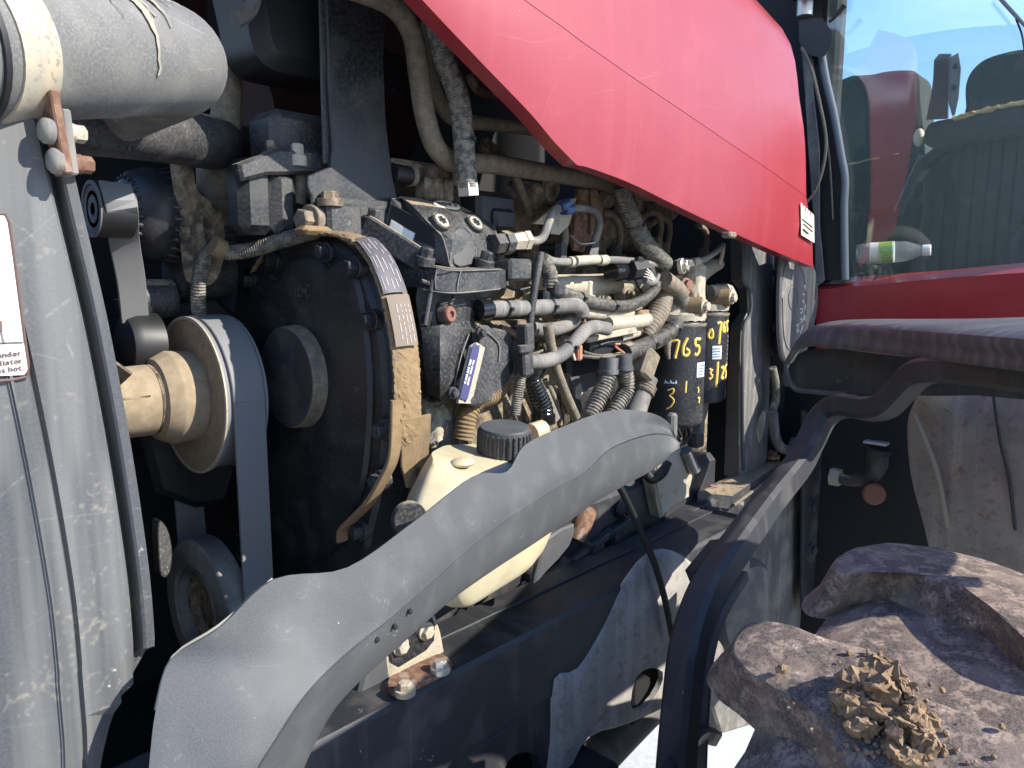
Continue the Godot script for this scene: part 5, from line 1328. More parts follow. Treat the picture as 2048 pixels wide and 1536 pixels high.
	part("wire_fan", box(V(1.2393, 1.7621, -0.79), V(0.02, 0.04, 0.02), 0.004, Basis(V(0, 0, 1), 0.5)), M.black_dusty, sn)
	for q in 4:
		part("wire", tube([V(1.2099, 1.7751, -0.785) - V(0, q * 0.006, 0), V(1.2191, 1.7648, -0.775) - V(0, q * 0.004, 0), V(1.2418, 1.7506, -0.78) - V(0, q * 0.002, 0)], 0.0018, 6), M.wire_white, sn)
	part("hook", tube([V(1.2067, 1.7506, -0.78), V(1.2244, 1.7449, -0.78), V(1.2454, 1.7506, -0.78), V(1.2502, 1.7622, -0.78)], 0.006, 8), M.casting_dusty, sn)
	# ribbed looms
	part("ribbed_loom", tube([V(1.1535, 1.9212, -0.8), V(1.1674, 1.8927, -0.8), V(1.1952, 1.858, -0.8), V(1.2309, 1.8222, -0.8), V(1.275, 1.7976, -0.8), V(1.3093, 1.7805, -0.8)], 0.017, 14, 0.0018, 0.0048), M.loom_plastic, null, "thick ribbed loom dropping from under the bonnet edge")
	part("ribbed_loom", tube([V(0.9101, 1.7839, -0.785), V(0.9226, 1.773, -0.785), V(0.9328, 1.7586, -0.785), V(0.933, 1.7384, -0.785)], 0.0115, 12, 0.002, 0.006), M.loom_plastic, null, "short ribbed loom curving beside the upright rod")
	var l3 := part("ribbed_loom", tube([V(0.9484, 1.7342, -0.785), V(0.9856, 1.7254, -0.785), V(1.0346, 1.7144, -0.785), V(1.0864, 1.7062, -0.785), V(1.1493, 1.7028, -0.785), V(1.2075, 1.7128, -0.785), V(1.2471, 1.7314, -0.785), V(1.2535, 1.7487, -0.785)], 0.0098, 12, 0.0012, 0.004), M.loom_plastic, null, "ribbed loom sagging in front of the fuel rail")
	part("clip", box(V(0.9424, 1.7359, -0.78), V(0.026, 0.024, 0.026), 0.004), M.black_dusty, l3)
	part("clip", box(V(0.9289, 1.7245, -0.79), V(0.03, 0.02, 0.022), 0.004), M.black_rubber, l3)
	var l4 := part("ribbed_loom", tube([V(1.2851, 1.7448, -0.775), V(1.3246, 1.7207, -0.775), V(1.3417, 1.6982, -0.775), V(1.3353, 1.6751, -0.775), V(1.3036, 1.6532, -0.775), V(1.254, 1.636, -0.775), V(1.1961, 1.6241, -0.775), V(1.1379, 1.6167, -0.775)], 0.0150, 14, 0.0016, 0.0046), M.loom_plastic, null, "thick ribbed loom curling in front of the fuel filter heads")
	part("wrap", tube([V(1.2663, 1.7506, -0.775), V(1.3123, 1.7328, -0.775), V(1.3325, 1.7206, -0.775)], 0.0185, 12), M.pipe_dusty, l4)
	part("end_collar", tube([V(1.1575, 1.6191, -0.775), V(1.1347, 1.616, -0.775)], 0.0185, 14), M.black_dusty, l4)
	for q in [[V(1.1379, 1.6167, -0.775), V(1.0602, 1.6169, -0.775), V(1.0093, 1.6277, -0.775)], [V(1.1307, 1.6157, -0.77), V(1.0609, 1.6137, -0.77), V(0.9959, 1.6221, -0.77)]]:
		part("wire", tube(q, 0.0032, 8), M.black_dusty if q[2].y > 1.575 else M.wire_orange, l4)
	part("wire", tube([V(1.12, 1.6187, -0.765), V(1.0881, 1.6353, -0.765), V(1.1068, 1.636, -0.765)], 0.002, 6), M.wire_orange, l4)
	part("wire_clip", box(V(0.9903, 1.6285, -0.77), V(0.012, 0.028, 0.014), 0.003), M.wire_orange, l4)
	part("wire_clip", tube([V(0.9781, 1.6423, -0.765), V(0.9702, 1.6302, -0.765), V(0.9759, 1.6172, -0.765)], 0.0024, 6), M.wire_white, l4)
	# smooth hoses
	var h1 := part("braided_hose", tube([V(0.7734, 1.7065, -0.78), V(0.8098, 1.7069, -0.78), V(0.8783, 1.7066, -0.78), V(0.9531, 1.7079, -0.78), V(0.9905, 1.7086, -0.78), V(1.0099, 1.7013, -0.78), V(1.0144, 1.6892, -0.78)], 0.0125, 16, 0.0004, 0.0075), M.casting_dusty, null, "thick dusty hose running back from the pump")
	part("ferrule", tube([V(0.7621, 1.7068, -0.78), V(0.7861, 1.7068, -0.78)], 0.0155, 14), M.black_gloss, h1)
	var h2 := part("braided_hose", tube([V(0.9034, 1.6729, -0.8), V(0.9323, 1.6682, -0.8), V(0.9714, 1.6697, -0.8), V(1.0053, 1.6768, -0.8), V(1.0163, 1.685, -0.8), V(1.0078, 1.6922, -0.8)], 0.0125, 14, 0.0004, 0.0075), M.casting_dusty, null, "short bent hose under the thick hose")
	part("tail", tube([V(1.0446, 1.6937, -0.8), V(1.1076, 1.6889, -0.8), V(1.1885, 1.6882, -0.8)], 0.0115, 12), M.bright_dusty_metal, h2)
	var h3 := part("braided_hose", tube([V(0.8524, 1.6237, -0.765), V(0.8981, 1.6217, -0.765), V(0.9334, 1.6271, -0.765), V(0.962, 1.64, -0.765), V(0.986, 1.6554, -0.765), V(1.0052, 1.6662, -0.765), V(1.0306, 1.6702, -0.765), V(1.0674, 1.665, -0.765)], 0.0118, 14, 0.0004, 0.0075), M.casting_dusty, null, "dusty hose in an S bend in front of the rail")
	part("sleeve", tube([V(1.102, 1.6713, -0.79), V(1.1744, 1.671, -0.79), V(1.2346, 1.6734, -0.79)], 0.0135, 12), M.bright_dusty_metal, h3)
	for q in [[V(1.046, 1.696, -0.81), V(1.1869, 1.6745, -0.81), V(1.3313, 1.6771, -0.81)], [V(1.0976, 1.6778, -0.815), V(1.2117, 1.6636, -0.815), V(1.2839, 1.6483, -0.815)], [V(1.0734, 1.7075, -0.82), V(1.2008, 1.6949, -0.82), V(1.3075, 1.7102, -0.82)], [V(1.157, 1.6421, -0.8), V(1.2421, 1.6531, -0.8), V(1.2963, 1.6706, -0.8)]]:
		part("fuel_pipe", tube(q, 0.0085, 10), M.bright_dusty_metal, null, "")
	part("strap", sweep([V(1.0647, 1.6515, -0.79), V(1.1261, 1.6555, -0.79), V(1.1781, 1.6614, -0.79), V(1.2439, 1.6652, -0.79)], [0.007, 0.0015], V(0, 1, 0.3), 4), M.bright_dusty_metal)
	part("clamp_plate", box(V(1.2415, 1.6679, -0.8), V(0.06, 0.05, 0.02), 0.006), M.dust_cake)
	part("wrapped_loom", tube([V(1.2962, 1.7209, -0.79), V(1.2753, 1.6916, -0.79), V(1.2476, 1.6631, -0.79), V(1.2271, 1.6426, -0.79)], [0.017, 0.022, 0.02, 0.012], 12, 0.001, 0.008), M.pipe_dusty, null, "tape wrapped loom beside the filter heads")
	# more pipes, ties and fasteners among the hoses
	for q in [[V(0.9347, 1.6836, -0.83), V(1.0148, 1.6672, -0.83), V(1.1026, 1.6678, -0.83)], [V(0.8959, 1.6431, -0.84), V(0.9462, 1.627, -0.84), V(1.0135, 1.6267, -0.84), V(1.0715, 1.6088, -0.84)], [V(0.8668, 1.6739, -0.835), V(0.9028, 1.6614, -0.835), V(0.9252, 1.6416, -0.835)], [V(1.3623, 1.709, -0.83), V(1.391, 1.7349, -0.83), V(1.4462, 1.7507, -0.83), V(1.5079, 1.7452, -0.83)], [V(0.9865, 1.5752, -0.84), V(1.0146, 1.536, -0.84), V(1.0295, 1.4879, -0.84)], [V(1.3121, 1.6178, -0.82), V(1.3291, 1.5854, -0.82), V(1.3004, 1.5461, -0.82)], [V(0.9392, 1.7506, -0.84), V(0.9652, 1.725, -0.84), V(0.9615, 1.6822, -0.84)]]:
		part("small_pipe", tube(q, 0.0055, 10), M.pipe_dusty)
	for q in [[V(1.0027, 1.8264, -0.8), V(1.0306, 1.8123, -0.8), V(1.0738, 1.8156, -0.8)], [V(1.203, 1.7506, -0.8), V(1.239, 1.7216, -0.8), V(1.313, 1.7125, -0.8)], [V(1.0733, 1.6351, -0.785), V(1.1117, 1.6382, -0.785), V(1.172, 1.6288, -0.785)], [V(0.9208, 1.6445, -0.79), V(0.9338, 1.6186, -0.79), V(0.915, 1.5869, -0.79)], [V(0.8306, 1.7467, -0.8), V(0.8649, 1.7348, -0.8), V(0.9006, 1.7385, -0.8)]]:
		part("thin_wire", tube(q, 0.0022, 6), M.black_rubber)
	for p in [V(1.0187, 1.6931, -0.845), V(1.161, 1.7126, -0.845), V(1.2451, 1.7209, -0.845), V(1.3678, 1.6928, -0.845), V(1.0626, 1.6322, -0.845), V(0.971, 1.7162, -0.845), V(1.3331, 1.6044, -0.845)]:
		var bs := part("block_boss", lathe(p, Vector3.BACK, [[-0.02, 0.018], [0.0, 0.016], [0.004, 0.012]], 14), M.bright_dusty_metal)
		bolt(bs, p + V(0, 0, 0.006), Vector3.BACK, 0.0085, M.pipe_dusty, 0.010)
	for q in [[V(0.8208, 1.7066, -0.78), V(1, 0, 0), 0.0138], [V(0.9274, 1.7077, -0.78), V(1, 0, 0), 0.0138], [V(0.962, 1.64, -0.765), V(1, 0.9, 0), 0.0132], [V(1.0132, 1.7191, -0.785), V(1, -0.25, 0), 0.0118], [V(1.1095, 1.7038, -0.785), V(1, 0, 0), 0.0118], [V(1.3036, 1.6532, -0.775), V(1, 0.9, 0), 0.0175], [V(1.2221, 1.6282, -0.775), V(1, 0.35, 0), 0.0172], [V(1.1987, 1.8535, -0.8), V(0.4, -1, 0), 0.0195], [V(0.7777, 1.955, -0.82), V(0, 1, 0), 0.0175]]:
		var d: Vector3 = q[1].normalized()
		part("cable_tie", tube([q[0] - d * 0.0022, q[0] + d * 0.0022], q[2], 16), M.black_rubber)
		part("cable_tie_end", box(q[0] + V(0, 0, q[2] + 0.002), V(0.006, 0.006, 0.006), 0.001), M.black_rubber)
	# upright rod and in-line connector
	part("upright_rod", tube([V(0.8926, 1.7934, -0.77), V(0.8844, 1.7661, -0.77), V(0.874, 1.7194, -0.77), V(0.8671, 1.6806, -0.77)], [0.006, 0.0065, 0.006, 0.0055], 10), M.black_dusty, null, "thin upright rod in front of the rail")
	var ic := part("inline_connector", box(V(0.8388, 1.6633, -0.755), V(0.021, 0.042, 0.024), 0.003, Basis(V(0, 0, 1), 0.06)), M.black_dusty, null, "two piece black connector on the upright cable")
	part("lower_half", box(V(0.8344, 1.6275, -0.755), V(0.024, 0.045, 0.026), 0.003, Basis(V(0, 0, 1), 0.08)), M.black_dusty, ic)
	part("latch", box(V(0.8222, 1.6476, -0.742), V(0.028, 0.012, 0.012), 0.002), M.black_dusty, ic)
	part("tail", tube([V(0.8344, 1.612, -0.755), V(0.8276, 1.5949, -0.755), V(0.8164, 1.5458, -0.755)], 0.0075, 10, 0.0009, 0.0035), M.loom_plastic, ic)
	# sloping push rod and dark boxes below the rail
	part("dipstick_tube", tube([V(0.9096, 1.6787, -0.77), V(0.9267, 1.6207, -0.77), V(0.9535, 1.568, -0.77), V(0.9869, 1.5166, -0.77)], 0.0085, 12), M.pipe_dusty, null, "sloping steel tube below the S bend hose")
	var ecu := part("control_unit", box(V(1.1691, 1.5149, -0.865), V(0.20, 0.22, 0.03), 0.008), M.black_paint, null, "flat black engine control unit with a worn label")
	part("unit_label", plate([V(1.0686, 1.571, -0.849), V(1.146, 1.5762, -0.849), V(1.15, 1.5435, -0.849), V(1.0767, 1.5371, -0.849)], V(0, 0, 0.001), 0.0003), M.label_dark, ecu)
	part("splash", rough_up(split(plate([V(1.084, 1.5506, -0.849), V(1.0991, 1.5585, -0.849), V(1.1073, 1.5385, -0.849), V(1.0968, 1.5253, -0.849), V(1.0844, 1.5315, -0.849)], V(0, 0, 0.0015), 0.0004), 2), 0.001, 200.0), M.bright_dusty_metal, ecu)
	part("harness_header", box(V(1.1291, 1.6295, -0.82), V(0.13, 0.045, 0.05), 0.006), M.black_rubber, null, "black connector block below the hoses")
	part("header_top", plate([V(1.0282, 1.6517, -0.79), V(1.178, 1.6642, -0.79), V(1.1921, 1.6512, -0.79), V(1.0356, 1.6416, -0.79)], V(0, 0, 0.01), 0.002), M.bright_dusty_metal)
	part("pale_strut", bar(V(0.9483, 1.5625, -0.83), V(0.9822, 1.5051, -0.83), 0.02, 0.05, V(0, 0, 1), 0.003), M.casting_dusty)
	for q in [[[V(1.0642, 1.591, -0.76), V(1.053, 1.5671, -0.76), V(1.0345, 1.5425, -0.76), V(1.0106, 1.5147, -0.76)], [V(1.0665, 1.6149, -0.76), V(1.0643, 1.5883, -0.76)], "ribbed plug loom left of the pair under the connector block"], [[V(1.1178, 1.5922, -0.765), V(1.1284, 1.5681, -0.765), V(1.126, 1.5451, -0.765), V(1.0982, 1.5206, -0.765), V(1.0831, 1.5041, -0.765)], [V(1.1169, 1.6171, -0.765), V(1.1179, 1.5895, -0.765)], "ribbed plug loom with a bend under the connector block"]]:
		var l := part("plug_loom", tube(q[0], 0.0138, 14, 0.0022, 0.0062), M.loom_plastic, null, q[2])
		part("boot", tube(q[1], [0.0175, 0.017], 14), M.grey_plastic, l)
		part("collar", tube([q[1][1] + V(0, 0.006, 0), q[1][1] - V(0, 0.004, 0)], 0.0195, 14), M.grey_plastic, l)
	var ec := part("elbow_connector", box(V(1.201, 1.591, -0.775), V(0.045, 0.06, 0.04), 0.006, Basis(V(0, 0, 1), -0.55)), M.pipe_dusty, null, "angled grey connector in front of the left filter")
	part("socket", tube([V(1.2181, 1.5633, -0.775), V(1.2, 1.5358, -0.775), V(1.1725, 1.4954, -0.775)], [0.02, 0.019, 0.022], 14), M.casting_dusty, ec)
	part("ring", tube([V(1.2117, 1.5492, -0.775), V(1.2001, 1.5348, -0.775)], 0.0215, 14, 0.0015, 0.006), M.pipe_dusty, ec)
	part("water_drip", tube([V(1.2817, 1.6575, -0.77), V(1.2761, 1.6231, -0.77), V(1.2835, 1.5926, -0.77)], [0.012, 0.008, 0.003], 10), M.pipe_dusty, null, "")
	# cables behind the washer tank cap
	part("tan_loom", tube([V(0.8311, 1.5952, -0.79), V(0.803, 1.5746, -0.79), V(0.7706, 1.5706, -0.79), V(0.7495, 1.5504, -0.79), V(0.7388, 1.5139, -0.79)], [0.0125, 0.013, 0.014, 0.0145, 0.0145], 14, 0.0016, 0.006), M.dust_cake, null, "tan ribbed loom dropping behind the washer tank")
	var gh := part("gloss_hose", tube([V(0.8441, 1.5996, -0.745), V(0.8571, 1.5732, -0.745), V(0.8681, 1.5521, -0.745), V(0.8694, 1.5335, -0.745)], [0.011, 0.015, 0.0165, 0.0175], 14, 0.001, 0.006), M.black_gloss, null, "shiny black ribbed hose with a clamp beside the tank cap")
	part("clamp", tube([V(0.8706, 1.5414, -0.745), V(0.8707, 1.5269, -0.745)], 0.0195, 14), M.black_gloss, gh)
	part("clamp_screw", box(V(0.8759, 1.5339, -0.735), V(0.012, 0.010, 0.010), 0.002), M.zinc, gh)
	part("thin_cable", tube([V(0.8301, 1.5784, -0.8), V(0.8473, 1.5523, -0.8), V(0.8532, 1.5188, -0.8)], 0.006, 8, 0.0007, 0.004), M.loom_plastic, null, "")
	# fitting and pale castings behind the filter, right of the fairing tip
	var bl := part("pump_foot", rough_up(split(plate([V(1.2534, 1.4042, -0.8), V(1.3741, 1.4053, -0.8), V(1.3989, 1.3399, -0.8), V(1.3874, 1.2861, -0.8), V(1.3206, 1.2788, -0.8), V(1.2785, 1.2669, -0.8), V(1.2468, 1.3481, -0.8)], V(0, 0, 0.03), 0.006), 2), 0.004, 70.0), M.bright_dusty_metal, null, "pale dust coated casting below the filters")
	part("small_loom", tube([V(1.2004, 1.3791, -0.765), V(1.2282, 1.3605, -0.765), V(1.2649, 1.3666, -0.765), V(1.283, 1.3839, -0.765)], 0.009, 10, 0.001, 0.004), M.black_rubber, bl)
	part("back_pillar", box(V(1.5934, 1.3011, -0.88), V(0.06, 0.3, 0.05), 0.01), M.engine_grime, null, "")
	part("sensor_stub", tube([V(1.3467, 1.3998, -0.76), V(1.3832, 1.3501, -0.76)], [0.012, 0.014], 12), M.steel, null, "bright metal stub below the filters")
	part("brown_bolt", tube([V(1.0141, 1.2855, -0.79), V(1.0356, 1.3129, -0.79), V(1.0608, 1.3306, -0.79)], [0.016, 0.019, 0.013], 12), M.rust, null, "brown threaded stub in the shade below the fairing")
func stroke(parent: Node3D, pts: Array, c: Vector3, r: float, w: float, m: Material, called := "pen_stroke") -> void:
	# pts: [angle in degrees round the can, height]; the stroke lies on the can's skin
	var l := []
	for p in pts:
		var a := deg_to_rad(p[0] - 7.0)
		l.append(c + V(sin(a) * (r - w * 0.62), p[1], cos(a) * (r - w * 0.62)))
	part(called, tube(l, w, 8, 0.0, 0.005, 0.004), m, parent)

func build_filters() -> void:
	var c1 := V(1.361, 1.5579, -0.8)
	var r1 := 0.0600
	var h1 := 0.110
	var f1 := part("fuel_filter", lathe(c1 + V(0, -h1, 0), V(0, 1, 0), [[0, 0.02], [0.0, r1 - 0.014], [0.003, r1 - 0.006], [0.010, r1], [h1 * 2 - 0.006, r1], [h1 * 2 - 0.002, r1 - 0.003], [h1 * 2, r1 - 0.008], [h1 * 2, 0.02]], 48), M.black_paint, null, "left fuel filter can marked 765 in yellow pen")
	var c2 := V(1.5476, 1.5764, -0.835)
	var r2 := 0.0520
	var h2 := 0.105
	var f2 := part("fuel_filter", lathe(c2 + V(0, -h2, 0), V(0, 1, 0), [[0, 0.02], [0.0, r2 - 0.014], [0.003, r2 - 0.006], [0.010, r2], [h2 * 2 - 0.006, r2], [h2 * 2 - 0.002, r2 - 0.003], [h2 * 2, r2 - 0.008], [h2 * 2, 0.02]], 48), M.black_paint, null, "right fuel filter can marked 0765 in yellow pen")
	for q in [[c1, r1, h1, f1], [c2, r2, h2, f2]]:
		part("seam", lathe(q[0] + V(0, q[2] - 0.009, 0), V(0, 1, 0), [[-0.002, q[1]], [0, q[1] + 0.0014], [0.003, q[1] + 0.0014], [0.004, q[1]]], 48), M.pipe_dusty, q[3])
	# yellow writing, angle measured from straight outwards; the photographer stands at about -45 degrees
	var y: Material = M.yellow_marker
	var w := 0.0040
	var h := 0.052
	for s in [[[-62, 0.070], [-48, 0.072], [-49, 0.06], [-53, 0.040], [-53, 0.036]], [[-30, 0.078], [-38, 0.060], [-38, 0.044], [-30, 0.042], [-26, 0.050], [-33, 0.056]], [[2, 0.074], [-12, 0.074], [-12, 0.062], [-3, 0.060], [-1, 0.050], [-8, 0.042], [-14, 0.046]]]:
		stroke(f1, s, c1, r1, w, y)
	for s in [[[-66, -0.030], [-54, -0.026], [-56, -0.036], [-62, -0.040], [-53, -0.050], [-60, -0.064], [-67, -0.068]], [[-30, -0.010], [-31, -0.034]], [[-2, -0.024], [2, -0.03], [0, -0.036]], [[0, -0.048], [6, -0.046], [4, -0.058]]]:
		stroke(f1, s, c1, r1, w * 0.6, y)
	for s in [[[-40, 0.066], [-46, 0.055], [-43, 0.045], [-36, 0.048], [-36, 0.06], [-40, 0.066]], [[-24, 0.078], [-12, 0.080], [-15, 0.06], [-17, 0.032]], [[0, 0.082], [-5, 0.064], [2, 0.058], [4, 0.068], [-2, 0.068]], [[20, 0.082], [10, 0.080], [12, 0.070], [18, 0.066], [14, 0.058]]]:
		stroke(f2, s, c2, r2, w, y)
	for s in [[[-40, -0.026], [-33, -0.024], [-38, -0.034], [-32, -0.040], [-40, -0.048]], [[-18, -0.008], [-19, -0.04], [-21, -0.066]], [[-6, -0.024], [2, -0.020], [4, -0.030], [-4, -0.046], [6, -0.046]], [[22, -0.018], [13, -0.020], [14, -0.03], [20, -0.034], [16, -0.048]]]:
		stroke(f2, s, c2, r2, w, y)
	# small pale stickers, curved round the cans
	for q in [[f1, c1, r1, -14.0, 14.0, -0.004, 0.026], [f2, c2, r2, -42.0, -16.0, -0.002, 0.028]]:
		var g := []
		for i in 7:
			var a := deg_to_rad(lerpf(q[3], q[4], i / 6.0))
			var d := V(sin(a), 0, cos(a))
			g.append([q[1] + d * (q[2] + 0.0012) + V(0, q[5], 0), q[1] + d * (q[2] + 0.0012) + V(0, q[6], 0)])
		var sk := part("sticker", sheet(g, 0.0008), M.label_blue, q[0])
		for i in 4:
			for k in 3:
				var a := deg_to_rad(lerpf(q[3], q[4], 0.2 + 0.26 * k))
				var d := V(sin(a), 0, cos(a))
				part("print", box(q[1] + d * (q[2] + 0.0016) + V(0, lerpf(q[5], q[6], 0.2 + 0.2 * i), 0), V(0.004, 0.0012, 0.004), 0.0002), M.label_dark, sk)
	for k in 5:
		stroke(f1, [[-72 + k * 5, -0.016], [-70 + k * 5, -0.008 - (k % 2) * 0.003], [-69 + k * 5, -0.016]], c1, r1, 0.001, M.label_blue, "print_mark")
	for k in 7:
		stroke(f2, [[26, 0.05 - k * 0.010], [28, 0.044 - k * 0.010]], c2, r2, 0.0012, M.chalk, "print_mark")
	# heads
	for q in [[c1, h1, r1, "left filter head caked with tan dust"], [c2, h2, r2, "right filter head with a side plug, caked with dust"]]:
		var t: Vector3 = q[0] + V(0, q[1], 0)
		var hd := part("filter_head", rough_up(split(lathe(t, V(0, 1, 0), [[0.001, q[2] * 0.97], [0.014, q[2] * 0.98], [0.018, q[2] * 0.8], [0.042, q[2] * 0.62], [0.046, q[2] * 0.5]], 28), 1), 0.0025, 90.0), M.bright_dusty_metal, null, q[3])
		part("boss", tube([t + V(-0.02, 0.028, 0.01), t + V(0.0, 0.030, 0.058)], 0.020, 14), M.dust_cake, hd)
		bolt(hd, t + V(0.0, 0.030, 0.062), Vector3.BACK, 0.010, M.bright_dusty_metal)
	part("side_plug", tube([c2 + V(-0.05, 0.145, 0.03), c2 + V(0.03, 0.145, 0.02), c2 + V(0.05, 0.145, 0.018)], [0.018, 0.020, 0.022], 14), M.black_paint, null, "black cross tube above the right filter")
	part("plug_nut", tube([c2 + V(0.035, 0.143, 0.02), c2 + V(0.072, 0.143, 0.016)], [0.026, 0.022], 6), M.bright_dusty_metal, null, "pale hexagonal plug at the end of the cross tube")
	part("banjo", rough_up(split(box(V(1.4748, 1.742, -0.83), V(0.05, 0.10, 0.05), 0.012), 3), 0.004, 60.0), M.bright_dusty_metal, null, "dust coated banjo fitting over the filter heads")
	bolt(tractor, V(1.3773, 1.7383, -0.79), V(-0.2, 0.1, 1), 0.012, M.copper_plug, 0.012, "banjo_bolt")
	# drains and water sensors
	part("drain_valve", tube([c2 + V(0, -h2, 0), c2 + V(0, -h2 - 0.03, 0), c2 + V(0, -h2 - 0.05, 0)], [0.016, 0.012, 0.006], 12), M.casting_dusty, null, "grey drain valve under the right filter")
	part("water_sensor", box(V(1.4253, 1.4417, -0.775), V(0.02, 0.045, 0.02), 0.003), M.casting_dusty, null, "grey water sensor plug under the left filter")
	part("water_sensor", box(V(1.4055, 1.4102, -0.77), V(0.03, 0.03, 0.025), 0.003), M.black_dusty, null, "black connector hanging under the left filter")
	for q in [[V(1.3606, 1.4548, -0.77), V(1.3791, 1.4252, -0.77), V(1.3428, 1.4149, -0.77), V(1.323, 1.4107, -0.77)], [V(1.3078, 1.4578, -0.765), V(1.3332, 1.431, -0.765), V(1.3256, 1.4237, -0.765)]]:
		part("sensor_wire", tube(q, 0.004, 8), M.black_rubber)
	part("pale_clip", box(V(1.3026, 1.4579, -0.77), V(0.022, 0.05, 0.02), 0.005), M.casting_dusty)

func build_cab_side() -> void:
	# round dark canister behind the post, chalk marks on it
	var c := V(1.9723, 1.7111, -0.8)
	var cn := part("side_cover", plate(sm([V(1.7764, 1.811, -0.765), V(1.8962, 1.8265, -0.765), V(1.9756, 1.777, -0.765), V(2.0078, 1.6978, -0.765), V(1.9848, 1.6185, -0.765), V(1.9341, 1.5485, -0.765), V(1.8718, 1.5312, -0.765), V(1.8002, 1.5649, -0.765), V(1.7691, 1.678, -0.765)], 4), V(0, 0, 0.012), 0.004), M.post_paint, null, "dark oval side cover with chalk figures beside the cab post")
	part("rim", tube(sm([V(1.7708, 1.7508, -0.752), V(1.8061, 1.7994, -0.752), V(1.8906, 1.7697, -0.752), V(1.9235, 1.6739, -0.752), V(1.895, 1.5977, -0.752), V(1.841, 1.5755, -0.752), V(1.7933, 1.616, -0.752)], 3), 0.0016, 6), M.casting_dusty, cn)
	part("inner_ring", tube(sm([V(1.8391, 1.7323, -0.752), V(1.8666, 1.7133, -0.752), V(1.8645, 1.6819, -0.752), V(1.8406, 1.6738, -0.752), V(1.8133, 1.6956, -0.752), V(1.8155, 1.7263, -0.752)], 4), 0.0012, 6), M.casting_dusty, cn)
	for q in [[V(1.8632, 1.6352, -0.7515), V(1.8784, 1.6396, -0.7515), V(1.8684, 1.6197, -0.7515), V(1.8869, 1.6239, -0.7515)], [V(1.8867, 1.6495, -0.7515), V(1.8989, 1.6541, -0.7515), V(1.8971, 1.6439, -0.7515), V(1.8877, 1.6417, -0.7515)], [V(1.8832, 1.675, -0.7515), V(1.8954, 1.6798, -0.7515), V(1.8968, 1.6695, -0.7515), V(1.8844, 1.6661, -0.7515)], [V(1.8933, 1.6951, -0.7515), V(1.9024, 1.6988, -0.7515), V(1.9037, 1.6898, -0.7515)], [V(1.894, 1.7129, -0.7515), V(1.9066, 1.7153, -0.7515)], [V(1.9011, 1.7318, -0.7515), V(1.9067, 1.7381, -0.7515), V(1.9117, 1.7254, -0.7515)], [V(1.8916, 1.6134, -0.7515), V(1.9079, 1.6357, -0.7515)], [V(1.9061, 1.6487, -0.7515), V(1.9142, 1.6613, -0.7515), V(1.9164, 1.6457, -0.7515)], [V(1.9124, 1.6742, -0.7515), V(1.9171, 1.6869, -0.7515)]]:
		part("chalk_figure", tube(q, 0.0016, 6), M.chalk, cn)
	part("pale_bowl", lathe(V(1.9107, 1.5094, -0.78), V(0, -1, 0), [[0, 0.035], [0.02, 0.034], [0.035, 0.02]], 20), M.grey_plastic, null, "pale rounded bowl below the oval side cover")
	part("ribbed_pipe", tube([V(1.7999, 1.5323, -0.78), V(1.8264, 1.4849, -0.78), V(1.831, 1.4455, -0.78), V(1.8126, 1.4218, -0.78)], 0.009, 12, 0.001, 0.004), M.loom_plastic, null, "thin ribbed pipe behind the support post")
	part("grey_hose", tube([V(1.7902, 1.4195, -0.77), V(1.8122, 1.3582, -0.77), V(1.8538, 1.3185, -0.77), V(1.9129, 1.3045, -0.77), V(1.9433, 1.3241, -0.77)], 0.013, 14), M.grey_plastic, null, "pale grey hose curving below the ribbed pipe")
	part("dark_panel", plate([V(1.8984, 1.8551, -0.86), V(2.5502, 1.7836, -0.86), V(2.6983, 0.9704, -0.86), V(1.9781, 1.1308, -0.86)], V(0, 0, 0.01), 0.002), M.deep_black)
	part("clip_pin", box(V(1.3805, 1.8389, -0.7), V(0.03, 0.012, 0.02), 0.003), M.pipe_dusty)

